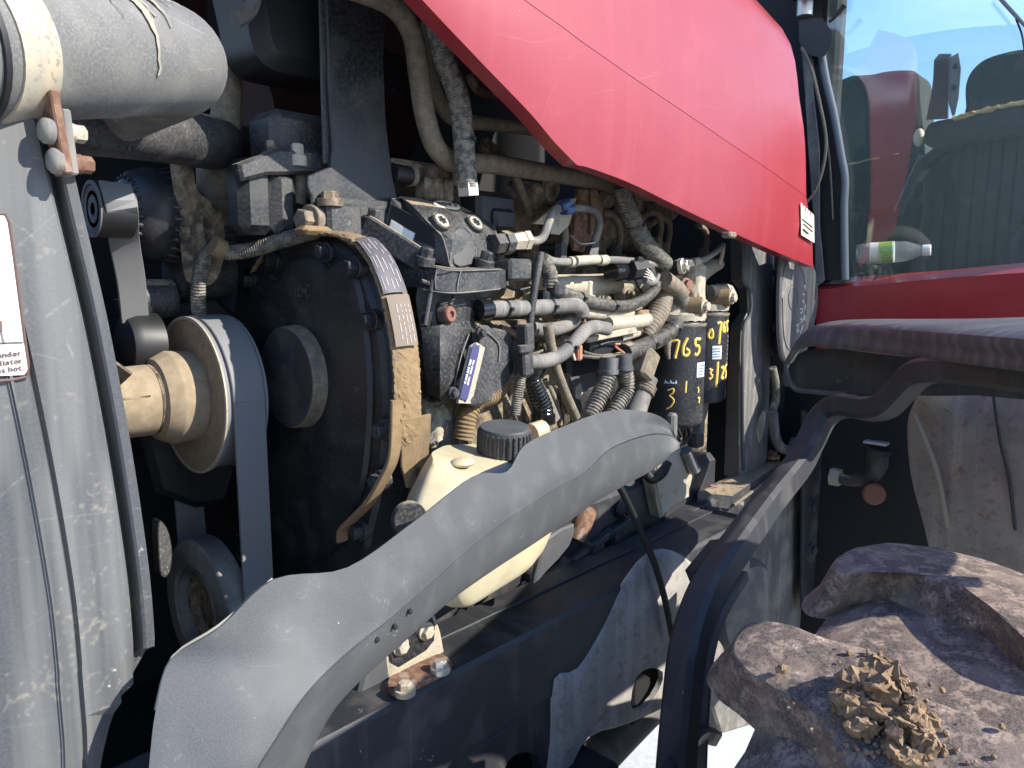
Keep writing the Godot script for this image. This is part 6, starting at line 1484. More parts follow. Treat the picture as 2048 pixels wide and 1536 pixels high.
func build_cab() -> void:
	# windscreen with its frame: the pane stands across the tractor at x = 1.85
	# the pane is gently curved, so that it mirrors only the rear of the bonnet
	var curve := func(x0: float) -> Array:
		var g := []
		for i in 25:
			var z := lerpf(-0.78, 0.34, i / 24.0)
			var x := x0 + 0.27 * pow(maxf(z + 0.74, 0.0), 2.0)
			g.append([V(x, 1.74, z), V(x - 0.004, 2.2, z), V(x, 2.7, z), V(x + 0.02, 3.25, z)])
		return g
	var pane := part("windscreen", sheet(curve.call(2.03), 0.005), M.window_glass, null, "tinted cab windscreen that mirrors the bonnet", 60.0)
	part("inner_ply", sheet(curve.call(2.039), 0.004), M.window_glass, pane, "", 60.0)
	# corner post and seals
	part("corner_post", loft([[V(2.02, 2.5561, -0.8651), V(2.02, 2.5393, -0.802), V(2.08, 2.5628, -0.8258), V(2.08, 2.5801, -0.8907)], [V(2.02, 2.3652, -0.8441), V(2.02, 2.3145, -0.7763), V(2.08, 2.3313, -0.7994), V(2.08, 2.3835, -0.8692)], [V(2.02, 2.2224, -0.8203), V(2.02, 2.1851, -0.7409), V(2.08, 2.198, -0.7629), V(2.08, 2.2364, -0.8447)], [V(2.02, 2.0539, -0.803), V(2.02, 2.0321, -0.7117), V(2.08, 2.0404, -0.7329), V(2.08, 2.0629, -0.8269)], [V(2.02, 1.9097, -0.7856), V(2.02, 1.9047, -0.694), V(2.08, 1.9093, -0.7146), V(2.08, 1.9144, -0.809)], [V(2.02, 1.7509, -0.77), V(2.02, 1.7508, -0.6796), V(2.08, 1.7509, -0.6998), V(2.08, 1.7509, -0.7929)]]), M.black_rubber, null, "black corner post of the cab beside the bonnet", 25.0)
	part("pane_seal", tube([V(2.016, 2.3532, -0.7898), V(2.016, 2.2632, -0.7693), V(2.016, 2.1725, -0.7438), V(2.016, 2.07, -0.7201), V(2.016, 2.0061, -0.7063), V(2.016, 1.9304, -0.7042), V(2.016, 1.7509, -0.6908)], 0.010, 10), M.seal_grey, null, "grey rubber seal along the edge of the windscreen")
	part("post_trim", plate([V(2.005, 2.3465, -0.8292), V(2.005, 2.3048, -0.806), V(2.005, 2.0869, -0.7704), V(2.005, 1.8945, -0.7594), V(2.005, 1.7509, -0.7381), V(2.005, 1.7311, -0.7605), V(2.005, 1.8559, -0.7676), V(2.005, 2.0902, -0.7992)], V(-0.006, 0, 0), 0.001), M.casting_dusty, null, "pale trim strip between the bonnet and the cab")
	part("thin_cable", tube([V(1.98, 2.346, -0.8231), V(1.98, 2.2984, -0.7985), V(1.98, 2.1949, -0.7672), V(1.98, 2.1058, -0.747), V(1.98, 2.0318, -0.7515), V(1.98, 1.9767, -0.7701), V(1.98, 1.9526, -0.7897)], 0.0042, 8), M.pipe_dusty, null, "thin pale cable looping beside the corner post")
	part("thin_cable", tube([V(2.01, 2.338, -0.8124), V(2.01, 2.2402, -0.7862), V(2.01, 2.1494, -0.763), V(2.01, 2.0468, -0.7443), V(2.01, 1.906, -0.7284)], 0.0025, 8), M.pipe_dusty, null, "thinner pale cable along the corner post")
	# work lamp at the top of the post
	var wl := part("mirror_arm_joint", lathe(V(1.98, 2.4511, -0.8199), V(0, -1, 0), [[-0.06, 0.022], [-0.02, 0.022], [0.0, 0.020], [0.03, 0.020]], 24), M.steel, null, "grey swivel joint at the top of the corner post")
	part("joint_body", loft([[V(1.98, 2.4179, -0.8335), V(1.98, 2.4067, -0.7731), V(1.98, 2.373, -0.7502), V(2.04, 2.3967, -0.7948), V(2.04, 2.4102, -0.8572)], [V(1.98, 2.366, -0.8307), V(1.98, 2.3501, -0.7661), V(1.98, 2.3484, -0.7463), V(2.04, 2.364, -0.7865), V(2.04, 2.3777, -0.8528)], [V(1.98, 2.3276, -0.8104), V(1.98, 2.3119, -0.7739), V(1.98, 2.3131, -0.7615), V(2.04, 2.3327, -0.7976), V(2.04, 2.3443, -0.831)]]), M.black_paint, wl)
	part("lever", tube([V(1.97, 2.3901, -0.7525), V(1.97, 2.3987, -0.7383), V(1.97, 2.4215, -0.7157)], [0.004, 0.004, 0.007], 8), M.black_rubber, wl)
	part("cap", lathe(V(1.96, 2.4621, -0.7974), V(0, 1, 0), [[0, 0.05], [0.03, 0.05]], 20), M.black_rubber, wl)
	part("wiper_arm", tube([V(2.018, 2.3932, -0.412), V(2.018, 2.3296, -0.3647), V(2.018, 2.2917, -0.3342)], 0.004, 8), M.seal_grey, null, "slim wiper arm across the upper corner of the windscreen")
	part("wiper_hose", tube([V(2.018, 2.3207, -0.3622), V(2.018, 2.2843, -0.3482), V(2.018, 2.2407, -0.3392)], 0.0022, 6), M.black_rubber)
	# red cowl under the windscreen
	var cw := part("cab_cowl", loft([
		[V(2.015, 1.7243, -0.7639), V(2.015, 1.6442, -0.7594), V(2.04, 1.5062, -0.761), V(2.08, 1.7509, -0.7901)], [V(2.01, 1.7408, -0.6028), V(2.01, 1.6503, -0.5969), V(2.04, 1.5067, -0.5966), V(2.08, 1.7638, -0.6253)], [V(2, 1.7566, -0.4455), V(2, 1.6564, -0.4382), V(2.03, 1.5096, -0.4342), V(2.08, 1.7752, -0.4647)], [V(1.98, 1.7672, -0.2972), V(1.98, 1.6515, -0.2879), V(2.01, 1.5141, -0.2813), V(2.08, 1.791, -0.3141)], [V(1.96, 1.7852, -0.0861), V(1.96, 1.6611, -0.0747), V(1.99, 1.5166, -0.0628), V(2.08, 1.8083, -0.0933)]]), M.red_paint, null, "red cab cowl below the windscreen", 30.0)
	# cab shell
	part("cab_floor", box(V(2.53, 1.50, -0.75), V(0.9, 0.30, 1.5), 0.02), M.cab_trim)
	part("cab_roof", box(V(2.85, 3.35, -0.95), V(1.5, 0.10, 1.7), 0.04), M.red_paint, null, "")
	part("far_pillar", box(V(2.08, 2.5, -1.72), V(0.08, 1.7, 0.08), 0.02), M.black_rubber)
	part("far_pillar", box(V(3.3, 2.5, -1.72), V(0.08, 1.7, 0.08), 0.02), M.black_rubber)
	part("near_pillar", box(V(3.3, 2.5, -0.15), V(0.08, 1.7, 0.08), 0.02), M.black_rubber)
	part("rear_sill", box(V(3.3, 1.72, -0.95), V(0.06, 0.30, 1.6), 0.02), M.cab_trim)
	part("cab_front_wall", box(V(2.09, 1.95, -1.24), V(0.05, 1.5, 0.96), 0.01), M.deep_black)
	# dash, seats, console
	part("dash_shelf", box(V(2.16, 1.735, -0.45), V(0.22, 0.03, 0.9), 0.01), M.cab_trim, null, "dark dashboard shelf behind the windscreen")
	var s1 := part("driver_seat", rounded_slab([V(2.63, 2.3733, -0.968), V(2.63, 2.4076, -0.8474), V(2.63, 2.4023, -0.7509), V(2.63, 2.3811, -0.7167), V(2.63, 2.3077, -0.7059), V(2.63, 2.1542, -0.6839), V(2.63, 1.9704, -0.6824), V(2.63, 1.9695, -0.9308)], 0.14), M.cab_trim, null, "dark seat back with a rounded top inside the cab")
	part("cushion", rounded_slab([V(2.48, 2.1114, -0.8717), V(2.48, 2.1277, -0.769), V(2.48, 2.1256, -0.6713), V(2.48, 2.1041, -0.659), V(2.48, 1.9875, -0.6509), V(2.48, 1.9717, -0.8632)], 0.12), M.cab_trim, s1)
	part("cushion_dust", rough_up(split(bar(V(2.465, 2.1074, -0.8632), V(2.465, 2.1265, -0.7083), 0.012, 0.006, V(0, 1, 0), 0.002), 3), 0.006, 60.0), M.straw, s1)
	part("passenger_seat", rounded_slab([V(2.53, 2.2462, -0.5556), V(2.53, 2.3093, -0.5604), V(2.53, 2.3502, -0.5434), V(2.53, 2.3736, -0.5024), V(2.53, 2.3762, -0.4147), V(2.53, 2.3366, -0.3446), V(2.53, 2.1797, -0.3314), V(2.53, 2.1958, -0.5443)], 0.16), M.cab_trim, null, "rounded dark seat top at the edge of the windscreen")
	var ar := part("armrest_console", rounded_slab([V(2.23, 2.1121, -0.5812), V(2.23, 2.1462, -0.5776), V(2.23, 2.1604, -0.5609), V(2.23, 2.1648, -0.5038), V(2.23, 2.1763, -0.4173), V(2.23, 2.1805, -0.3159), V(2.23, 2.114, -0.3104), V(2.23, 2.1056, -0.477), V(2.23, 2.0912, -0.5443)], 0.10), M.cab_trim, null, "olive armrest with straw coloured dust along its top edge")
	part("dust_ridge", rough_up(split(bar(V(2.21, 2.1623, -0.5162), V(2.21, 2.1802, -0.3428), 0.02, 0.008, V(0, 1, 0), 0.003), 4), 0.010, 60.0), M.straw, ar)
	part("knob", ball(V(2.28, 2.1353, -0.61), V(0.014, 0.024, 0.014), 8), M.label_cream, ar)
	part("arm_support", bar(V(2.33, 2.0681, -0.6093), V(2.3, 2.1095, -0.538), 0.03, 0.05, V(1, 0, 0), 0.006), M.black_rubber, ar)
	part("arm_support", bar(V(2.33, 1.9347, -0.658), V(2.33, 2.081, -0.604), 0.03, 0.06, V(1, 0, 0), 0.006), M.black_rubber, ar)
	part("side_console", rounded_slab([V(2.3, 2.0937, -0.5133), V(2.3, 2.1194, -0.3196), V(2.3, 1.6505, -0.2807), V(2.3, 1.6424, -0.5039), V(2.3, 1.9372, -0.5076)], 0.12), M.cab_trim, null, "tall grey green console panel at the right of the windscreen")
	part("lower_console", rounded_slab([V(2.4, 2.0757, -0.6082), V(2.4, 2.1045, -0.4993), V(2.4, 1.7509, -0.4725), V(2.4, 1.751, -0.6114), V(2.4, 1.9787, -0.6142)], 0.10), M.cab_trim, null, "")
	part("steering_column", rounded_slab([V(2.58, 1.9796, -0.882), V(2.58, 1.9612, -0.5895), V(2.58, 1.6293, -0.5653), V(2.58, 1.618, -0.876)], 0.1), M.black_rubber, null, "")
	var lv := part("control_lever", loft([[V(2.18, 2.1604, -0.5698), V(2.18, 2.1558, -0.5203), V(2.24, 2.169, -0.5313), V(2.24, 2.1735, -0.5808)], [V(2.18, 2.221, -0.5625), V(2.18, 2.2145, -0.5223), V(2.24, 2.2292, -0.5334), V(2.24, 2.2358, -0.5734)], [V(2.18, 2.2574, -0.5605), V(2.18, 2.251, -0.5239), V(2.24, 2.2665, -0.5338), V(2.24, 2.2731, -0.5714)], [V(2.18, 2.3063, -0.5617), V(2.18, 2.2932, -0.5247), V(2.24, 2.311, -0.5348), V(2.24, 2.3232, -0.5726)], [V(2.18, 2.3188, -0.5512), V(2.18, 2.3134, -0.524), V(2.23, 2.3271, -0.5338), V(2.23, 2.3321, -0.5593)]]), M.black_gloss, null, "upright black control lever with a square head")
	part("lever_face", plate([V(2.175, 2.3045, -0.5267), V(2.175, 2.3099, -0.5116), V(2.175, 2.2703, -0.5032), V(2.175, 2.1985, -0.5034), V(2.175, 2.1608, -0.5095), V(2.175, 2.2014, -0.5214)], V(-0.01, 0, 0.01), 0.003), M.seal_grey, lv)
	for q in [V(2.165, 2.2787, -0.5082), V(2.165, 2.2276, -0.5089)]:
		part("button", ball(q, V(0.006, 0.007, 0.006), 6), M.black_gloss, lv)
	part("curtain", rounded_slab([V(2.28, 1.8022, -0.3967), V(2.28, 1.9006, -0.3402), V(2.28, 1.8973, -0.2786), V(2.28, 1.6521, -0.258), V(2.28, 1.6471, -0.3957)], 0.02), M.frame_paint, null, "")

func rounded_slab(p: Array, thick: float) -> Soup:
	return plate(sm(p, 4), V(thick, 0, 0), minf(0.03, thick * 0.3)).add(plate(sm(p, 4), V(-0.02, 0, 0), 0.012))

func build_fender() -> void:
	# mudguard: rolled edge seen from the front, flaring forward on its outer side
	var top := [V(1.62, 1.6082, -0.6512), V(1.615, 1.6372, -0.6287), V(1.6, 1.6535, -0.5938), V(1.56, 1.6605, -0.5193), V(1.46, 1.6661, -0.3989), V(1.28, 1.6749, -0.2793), V(1.03, 1.6884, -0.1489), V(0.8, 1.7002, -0.0684), V(0.64, 1.7082, -0.0183), V(1.02, 1.6831, 0.0712), V(1.12, 1.6815, 0.1759)]
	var brow := [V(1.6, 1.585, -0.6551), V(1.595, 1.6104, -0.6411), V(1.58, 1.6309, -0.5997), V(1.535, 1.6351, -0.5094), V(1.435, 1.6373, -0.39), V(1.255, 1.648, -0.2718), V(1.005, 1.6633, -0.1432), V(0.775, 1.681, -0.0644), V(0.615, 1.6926, -0.016), V(0.995, 1.6653, 0.0714), V(1.095, 1.6636, 0.1742)]
	var lip := [V(1.597, 1.5697, -0.6553), V(1.592, 1.5975, -0.6414), V(1.575, 1.6143, -0.5979), V(1.53, 1.6156, -0.5065), V(1.43, 1.6199, -0.3874), V(1.25, 1.6319, -0.2695), V(1, 1.6508, -0.1414), V(0.77, 1.6707, -0.0631), V(0.61, 1.6837, -0.015), V(0.99, 1.6565, 0.072), V(1.09, 1.6547, 0.1744)]
	var back := []
	var reach := [0.04, 0.05, 0.06, 0.09, 0.16, 0.26, 0.40, 0.45, 0.60, 0.50, 0.45]
	for i in top.size():
		back.append(top[i] + V(reach[i], 0.006, 0.01))
	var under := []
	for p in lip:
		under.append(p + V(0.03, 0.006, 0.0))
	var fd := part("front_mudguard", sheet(refine([back, top, brow, lip, under], 5, 4), 0.003), M.grey_plastic, null, "grey front mudguard with a pale worn top edge")
	part("edge_line", tube(brow, 0.0012, 6), M.grey_plastic, fd)
	part("inner_face", plate(sm([V(1.625, 1.5482, -0.6703), V(1.625, 1.5854, -0.6542), V(1.625, 1.6044, -0.6004), V(1.625, 1.6041, -0.5377), V(1.625, 1.5996, -0.478), V(1.625, 1.5946, -0.3502), V(1.625, 1.584, -0.2203), V(1.625, 1.5678, -0.052), V(1.625, 1.4664, -0.0427), V(1.625, 1.5326, -0.2161), V(1.625, 1.5225, -0.3801), V(1.625, 1.5147, -0.4921), V(1.625, 1.5051, -0.5419), V(1.625, 1.5083, -0.5949), V(1.625, 1.5071, -0.65)], 2), V(0.006, 0, 0), 0.001), M.frame_paint, fd)
	part("front_edge", tube([V(1.6, 1.5989, -0.6447), V(1.6, 1.5737, -0.659), V(1.6, 1.5479, -0.661), V(1.6, 1.5151, -0.6424), V(1.6, 1.512, -0.6071), V(1.6, 1.5131, -0.5339)], 0.006, 8), M.dark_plastic, fd)
	# inner liner behind the wheel
	var ln := part("arch_liner", sheet(refine([[V(1.74, 1.561, -0.4204), V(1.86, 1.477, -0.4652), V(1.92, 1.4061, -0.4922), V(1.94, 1.2808, -0.4813), V(1.92, 1.1574, -0.4369), V(1.9, 1.0598, -0.4037)], [V(1.85, 1.5216, -0.3755), V(1.85, 1.4527, -0.39), V(1.85, 1.3738, -0.3842), V(1.85, 1.2857, -0.363), V(1.85, 1.2001, -0.3322), V(1.85, 1.1, -0.315)], [V(1.78, 1.5521, -0.24), V(1.78, 1.4613, -0.2326), V(1.78, 1.39, -0.2269), V(1.78, 1.3181, -0.221), V(1.78, 1.2457, -0.2152), V(1.78, 1.1517, -0.2075)], [V(1.72, 1.5572, -0.0551), V(1.72, 1.4768, -0.0477), V(1.72, 1.4137, -0.0419), V(1.72, 1.3593, -0.037), V(1.72, 1.3045, -0.0319), V(1.72, 1.2216, -0.0244)]], 4, 5), 0.004), M.mud_casting, null, "grey curved liner of the wheel arch")
	part("seam", tube([V(1.85, 1.4436, -0.4623), V(1.85, 1.389, -0.4357), V(1.85, 1.3125, -0.4048), V(1.85, 1.1955, -0.3762)], 0.006, 8), M.dry_mud, ln)
	part("seam", tube([V(1.79, 1.5243, -0.3038), V(1.79, 1.4214, -0.2826), V(1.79, 1.3401, -0.2604), V(1.79, 1.2368, -0.2417)], 0.003, 8), M.frame_paint, ln)
	# bracket: bent square bar that carries the mudguard
	var path := [V(0.7769, 1.0572, -0.44), V(0.7992, 1.1142, -0.45), V(0.825, 1.1804, -0.46), V(0.8564, 1.2502, -0.47), V(0.9071, 1.2947, -0.48), V(0.9805, 1.322, -0.49), V(1.2012, 1.3656, -0.52), V(1.3584, 1.4055, -0.53), V(1.4158, 1.4444, -0.53)].duplicate() + [V(1.455, 1.4872, -0.5223), V(1.45, 1.5116, -0.4879), V(1.435, 1.5139, -0.4363), V(1.42, 1.5273, -0.4017), V(1.41, 1.5583, -0.3761), V(1.39, 1.5912, -0.3468), V(1.34, 1.6078, -0.3021), V(1.24, 1.6197, -0.228), V(1.12, 1.6318, -0.1515), V(0.92, 1.6469, -0.0295)]
	var bk := part("mudguard_bracket", sweep(path, [0.021, 0.024], V(0, 0, 1), 6, true), M.frame_paint, null, "black bent bar that carries the mudguard")
	part("gusset", plate([V(1.0018, 1.2962, -0.56), V(1.0807, 1.3247, -0.56), V(1.1718, 1.3051, -0.56), V(1.1198, 1.27, -0.56), V(1.0369, 1.2432, -0.56)], V(0, 0, 0.02), 0.004), M.black_paint, bk)
	# second leg behind the bar
	part("bracket_leg", sweep([V(0.9326, 0.9337, -0.5), V(0.9308, 1.0507, -0.5), V(0.9531, 1.1175, -0.51), V(0.9792, 1.1765, -0.52), V(1.0521, 1.2101, -0.54), V(1.1782, 1.2345, -0.56)], [0.024, 0.010], V(0.5, 0.2, 0.8), 5), M.dark_plastic, bk)
	part("tie_bar", sweep([V(0.7428, 1.1321, -0.44), V(0.8396, 1.115, -0.46), V(0.9189, 1.0898, -0.48), V(1.0069, 1.034, -0.5)], [0.012, 0.008], V(0, 1, 0.3), 5), M.frame_paint, null, "black tie bar low beside the tyre")

func tyre_lug(top: Array, c: Vector3, low_r: float, seed_at: int) -> Soup:
	# top: outline of the worn top face; the flanks flare down to the carcass
	var l := sm(top, 5)
	var mid := Vector3.ZERO
	for p in l:
		mid += p
	mid /= l.size()
	var rings := []
	for q in [[1.30, low_r - 0.02], [1.16, low_r], [1.06, -0.016], [1.015, -0.004], [0.97, 0.0], [0.75, 0.002], [0.5, 0.003], [0.25, 0.003], [0.02, 0.003]]:
		var ring := []
		for p in l:
			var d: Vector3 = p - mid
			var o: Vector3 = mid + d * (q[0] if q[0] <= 1.0 else 1.0)
			if q[0] > 1.0:
				o = p + d.normalized() * (q[0] - 1.0) * 0.12
			var rad := V(o.x - c.x, o.y - c.y, 0)
			var rn := rad.normalized()
			var r0: float = V(p.x - c.x, p.y - c.y, 0).length()
			var want: float = q[1] if q[1] > 0.3 else r0 + q[1]
			ring.append(V(c.x, c.y, 0) + rn * want + V(0, 0, o.z))
		rings.append(ring)
	return rough_up(rough_up(loft(rings, true, true), 0.0025, 11.0, seed_at), 0.0012, 60.0, seed_at)

func build_wheel() -> void:
	var c := V(0.95, 0.70, -0.1)
	# carcass
	var prof := [[-0.22, 0.30], [-0.235, 0.42], [-0.23, 0.56], [-0.20, 0.64], [-0.15, 0.664], [0.0, 0.670], [0.15, 0.664], [0.20, 0.64], [0.23, 0.55], [0.235, 0.42], [0.22, 0.30]]
	var ty := part("front_tyre", rough_up(lathe(c, V(0, 0, 1), prof, 96), 0.006, 12.0), M.tyre_rubber, null, "front tyre with deep lugs covered in dried reddish soil")
	part("rim", lathe(c, V(0, 0, 1), [[-0.2, 0.31], [0.0, 0.30], [0.1, 0.22], [0.12, 0.08]], 40), M.casting_dusty, ty)
	var l1 := [V(0.7063, 1.3562, -0.3365), V(0.7343, 1.3659, -0.3414), V(0.7575, 1.373, -0.3341), V(0.7672, 1.3757, -0.3085), V(0.7673, 1.3757, -0.2607), V(0.7678, 1.3759, -0.2158), V(0.754, 1.372, -0.1834), V(0.7309, 1.3648, -0.1551), V(0.7296, 1.3644, -0.1223), V(0.7194, 1.3609, -0.0719), V(0.7017, 1.3545, -0.039), V(0.6535, 1.3341, -0.0635), V(0.6376, 1.3264, -0.111), V(0.6226, 1.3187, -0.1589), V(0.6354, 1.3253, -0.1877), V(0.6677, 1.3406, -0.2267), V(0.6819, 1.3466, -0.2716), V(0.6891, 1.3496, -0.312)]
	part("lug", tyre_lug(l1, c, 0.662, 3), M.tyre_rubber, ty, "nearest tread lug with crumbled soil on top")
	var l2 := [V(0.9068, 1.4037, -0.3028), V(0.962, 1.4049, -0.3087), V(1.016, 1.4019, -0.2949), V(1.08, 1.3929, -0.2564), V(1.1029, 1.3882, -0.1955), V(1.0299, 1.4005, -0.11), V(0.9521, 1.405, -0.0282), V(0.8529, 1.3983, -0.0214), V(0.8347, 1.3955, -0.0755), V(0.8699, 1.4004, -0.1138), V(0.9124, 1.404, -0.1535), V(0.9338, 1.4048, -0.198), V(0.9385, 1.4049, -0.2479), V(0.8946, 1.4028, -0.2797)]
	part("lug", tyre_lug(l2, c, 0.662, 5), M.tyre_rubber, ty, "second tread lug in the shade of the mudguard")
	# further lugs round the tyre
	for k in 9:
		for s in [-1.0, 1.0]:
			var a0 := 2.62 + k * 0.42 + (0.21 if s > 0 else 0.0)
			var o := []
			for q in [[-0.02, 0.02], [-0.02, 0.10], [0.10, 0.25], [0.20, 0.27], [0.20, 0.18], [0.10, 0.10], [0.08, -0.01]]:
				var a: float = a0 + q[0]
				o.append(c + V(cos(a), sin(a), 0) * 0.70 + V(0, 0, q[1] * 0.8 * s))
			part("lug", tyre_lug(o, c, 0.662, 10 + k), M.tyre_rubber, ty)
	# a far lug edge seen under the liner
	part("lug", rough_up(split(bar(V(2.434, 0.9427, -0.62), V(4.3885, 0.4097, -0.4), 0.10, 0.08, V(0, 1, 0), 0.02), 3), 0.006, 14.0), M.tyre_rubber, ty)

func build_fairing() -> void:
	var top := [V(0.1368, 1.4262, -0.4247), V(0.1474, 1.4532, -0.436), V(0.1598, 1.4868, -0.4501), V(0.1756, 1.5113, -0.4604), V(0.2024, 1.5276, -0.4489), V(0.2416, 1.5464, -0.4508), V(0.3086, 1.5307, -0.4633), V(0.4074, 1.5371, -0.4989), V(0.5191, 1.5475, -0.5404), V(0.5824, 1.537, -0.5538), V(0.6332, 1.5552, -0.5735), V(0.7171, 1.5598, -0.5933)] + [V(0.8968, 1.554, -0.64), V(1.0225, 1.5352, -0.645), V(1.0778, 1.5079, -0.64), V(1.0714, 1.4809, -0.62)]
	var crest := [V(0.1637, 1.4, -0.43), V(0.1755, 1.4411, -0.43), V(0.1843, 1.4664, -0.432), V(0.2046, 1.4895, -0.437), V(0.2426, 1.4962, -0.45), V(0.2964, 1.5051, -0.47), V(0.3688, 1.4996, -0.49), V(0.4553, 1.5056, -0.52), V(0.5457, 1.5153, -0.545), V(0.6066, 1.517, -0.557), V(0.6657, 1.5242, -0.57), V(0.7381, 1.528, -0.585), V(0.8462, 1.5364, -0.612), V(0.9965, 1.5194, -0.642), V(1.0689, 1.4986, -0.642), V(1.0715, 1.4801, -0.62)]
	var fold := [V(0.1869, 1.396, -0.412), V(0.1991, 1.4374, -0.412), V(0.2166, 1.4553, -0.414), V(0.2449, 1.4736, -0.42), V(0.2867, 1.4811, -0.434), V(0.3382, 1.4815, -0.454), V(0.3969, 1.4865, -0.474), V(0.481, 1.4913, -0.505), V(0.5573, 1.4946, -0.53), V(0.6165, 1.4965, -0.545), V(0.6778, 1.4986, -0.56), V(0.7522, 1.5003, -0.575), V(0.8433, 1.5128, -0.598), V(0.978, 1.5067, -0.625), V(1.0541, 1.4941, -0.63), V(1.0732, 1.4789, -0.62)]
	var foot := [V(0.2341, 1.3398, -0.445), V(0.2463, 1.3879, -0.445), V(0.2629, 1.4137, -0.447), V(0.289, 1.433, -0.453), V(0.3324, 1.438, -0.468), V(0.3904, 1.4401, -0.488), V(0.4565, 1.4451, -0.508), V(0.5428, 1.4427, -0.535), V(0.6275, 1.4388, -0.56), V(0.6868, 1.4386, -0.575), V(0.7474, 1.4396, -0.587), V(0.8146, 1.444, -0.6), V(0.9104, 1.4461, -0.615), V(1.0025, 1.4502, -0.625), V(1.0476, 1.4621, -0.625), V(1.0732, 1.4781, -0.62)]
	for i in crest.size() - 4:
		crest[i] = top[i].lerp(fold[i], 0.66) + V(0, 0, 0.0035)
	var inn := []
	for p in foot:
		inn.append(p + V(0.03, 0.02, -0.05))
	var main := [top, crest, fold]
	var fr := part("side_fairing", sheet(refine(main, 5, 5), 0.003), M.dark_plastic, null, "curved dark grey plastic fairing with a pointed rear tip")
	part("lower_face", sheet(refine([fold, foot, inn], 5, 4), 0.003), M.dark_plastic, fr)
	part("worn_edge", tube(top.slice(2, 6), 0.0013, 6), M.dry_mud, fr)
	part("worn_edge", tube(fold.slice(2, 9), 0.0009, 6), M.grey_plastic, fr)
	for p in [V(0.369, 1.4759, -0.462), V(0.3477, 1.4726, -0.455), V(0.3246, 1.4725, -0.448)]:
		part("lock_hole", disc(p, V(0.1, -0.2, 1), 0.0024, 0.003, 12), M.deep_black, fr)
	# washer tank behind the fairing
	var shells := []
	for sec in [
		[V(0.5998, 1.5334, -0.7), V(0.6771, 1.5211, -0.76), V(0.7851, 1.4987, -0.8), V(0.8772, 1.4819, -0.8), V(0.7893, 1.5006, -0.7), V(0.6607, 1.5102, -0.655), V(0.5861, 1.518, -0.645), V(0.57, 1.5326, -0.66)],
		[V(0.577, 1.5085, -0.7), V(0.6754, 1.4891, -0.78), V(0.8272, 1.4581, -0.82), V(0.9644, 1.4285, -0.82), V(0.847, 1.4554, -0.7), V(0.6625, 1.4815, -0.63), V(0.5631, 1.5049, -0.62), V(0.5431, 1.5152, -0.65)],
		[V(0.5519, 1.4561, -0.7), V(0.6373, 1.4316, -0.78), V(0.8384, 1.393, -0.82), V(0.9927, 1.3679, -0.82), V(0.8598, 1.4051, -0.7), V(0.6759, 1.4362, -0.625), V(0.5494, 1.4593, -0.61), V(0.5151, 1.4669, -0.64)],
		[V(0.5944, 1.3515, -0.7), V(0.6817, 1.3151, -0.78), V(0.85, 1.3042, -0.82), V(0.9725, 1.3077, -0.82), V(0.8363, 1.3549, -0.7), V(0.7281, 1.3614, -0.645), V(0.6002, 1.3543, -0.64), V(0.5683, 1.3652, -0.66)],
		[V(0.62, 1.3258, -0.7), V(0.6829, 1.29, -0.76), V(0.8291, 1.281, -0.8), V(0.903, 1.2769, -0.8), V(0.7958, 1.3266, -0.7), V(0.7241, 1.3439, -0.66), V(0.6229, 1.332, -0.655), V(0.6019, 1.3344, -0.67)]]:
		shells.append(eased(sec))
	var tk := part("washer_tank", loft(refine_rings(shells)), M.tank_plastic, null, "cream plastic washer tank behind the fairing", 60.0)
	part("filler_neck", disc(V(0.7362, 1.5098, -0.7), V(-0.06, 1, 0.05), 0.034, 0.03, 32), M.tank_plastic, tk)
	var cc := V(0.7342, 1.5223, -0.7)
	var ca := V(-0.05, 1, 0.10).normalized()
	var cap := part("filler_cap", lathe(cc, ca, [[-0.012, 0.037], [0.022, 0.0365], [0.026, 0.034], [0.027, 0.03]], 40), M.dark_plastic, tk, "round black ribbed filler cap")
	var f := axes(ca)
	for k in 30:
		var a := TAU * k / 30.0
		var d: Vector3 = f[0] * cos(a) + f[1] * sin(a)
		part("ridge", bar(cc + d * 0.0372 - ca * 0.010, cc + d * 0.0368 + ca * 0.021, 0.0035, 0.003, d, 0.0008), M.black_dusty, cap)
	part("mould_knob", ball(V(0.6215, 1.5223, -0.665), V(0.017, 0.006, 0.015), 8), M.tank_plastic, tk)
	part("side_tube", tube([V(0.8404, 1.5237, -0.72), V(0.8139, 1.5215, -0.72)], 0.016, 12), M.tank_plastic, tk)
	part("drain_boss", disc(V(0.5118, 1.4825, -0.64), V(-0.3, 0, 1), 0.02, 0.01), M.black_dusty, tk)
	part("tank_guard", plate(sm([V(0.8185, 1.3636, -0.7), V(0.8852, 1.3707, -0.7), V(0.8731, 1.3369, -0.7), V(0.819, 1.3118, -0.7), V(0.7903, 1.3007, -0.7), V(0.8015, 1.3328, -0.7)], 2), V(0, 0, 0.01), 0.003), M.dark_plastic, null, "dark guard beside the washer tank")

func eased(p: Array) -> Array:               # the outline with its corners rounded off
	var o := []
	var n := p.size()
	for i in n:
		var a: Vector3 = p[(i - 1 + n) % n]
		var b: Vector3 = p[i]
		var e: Vector3 = p[(i + 1) % n]
		var s := b.lerp(a, 0.24)
		var t := b.lerp(e, 0.24)
		for k in 5:
			var f := k / 4.0
			o.append(s.lerp(b, f).lerp(b.lerp(t, f), f))
	return o

func refine_rings(secs: Array) -> Array:
	var o := []
	for i in secs.size() - 1:
		for k in 4:
			var ring := []
			for j in secs[i].size():
				ring.append((secs[i][j] as Vector3).cubic_interpolate(secs[i + 1][j], secs[maxi(i - 1, 0)][j], secs[mini(i + 2, secs.size() - 1)][j], k / 4.0))
			o.append(ring)
	o.append(secs[-1])
	return o

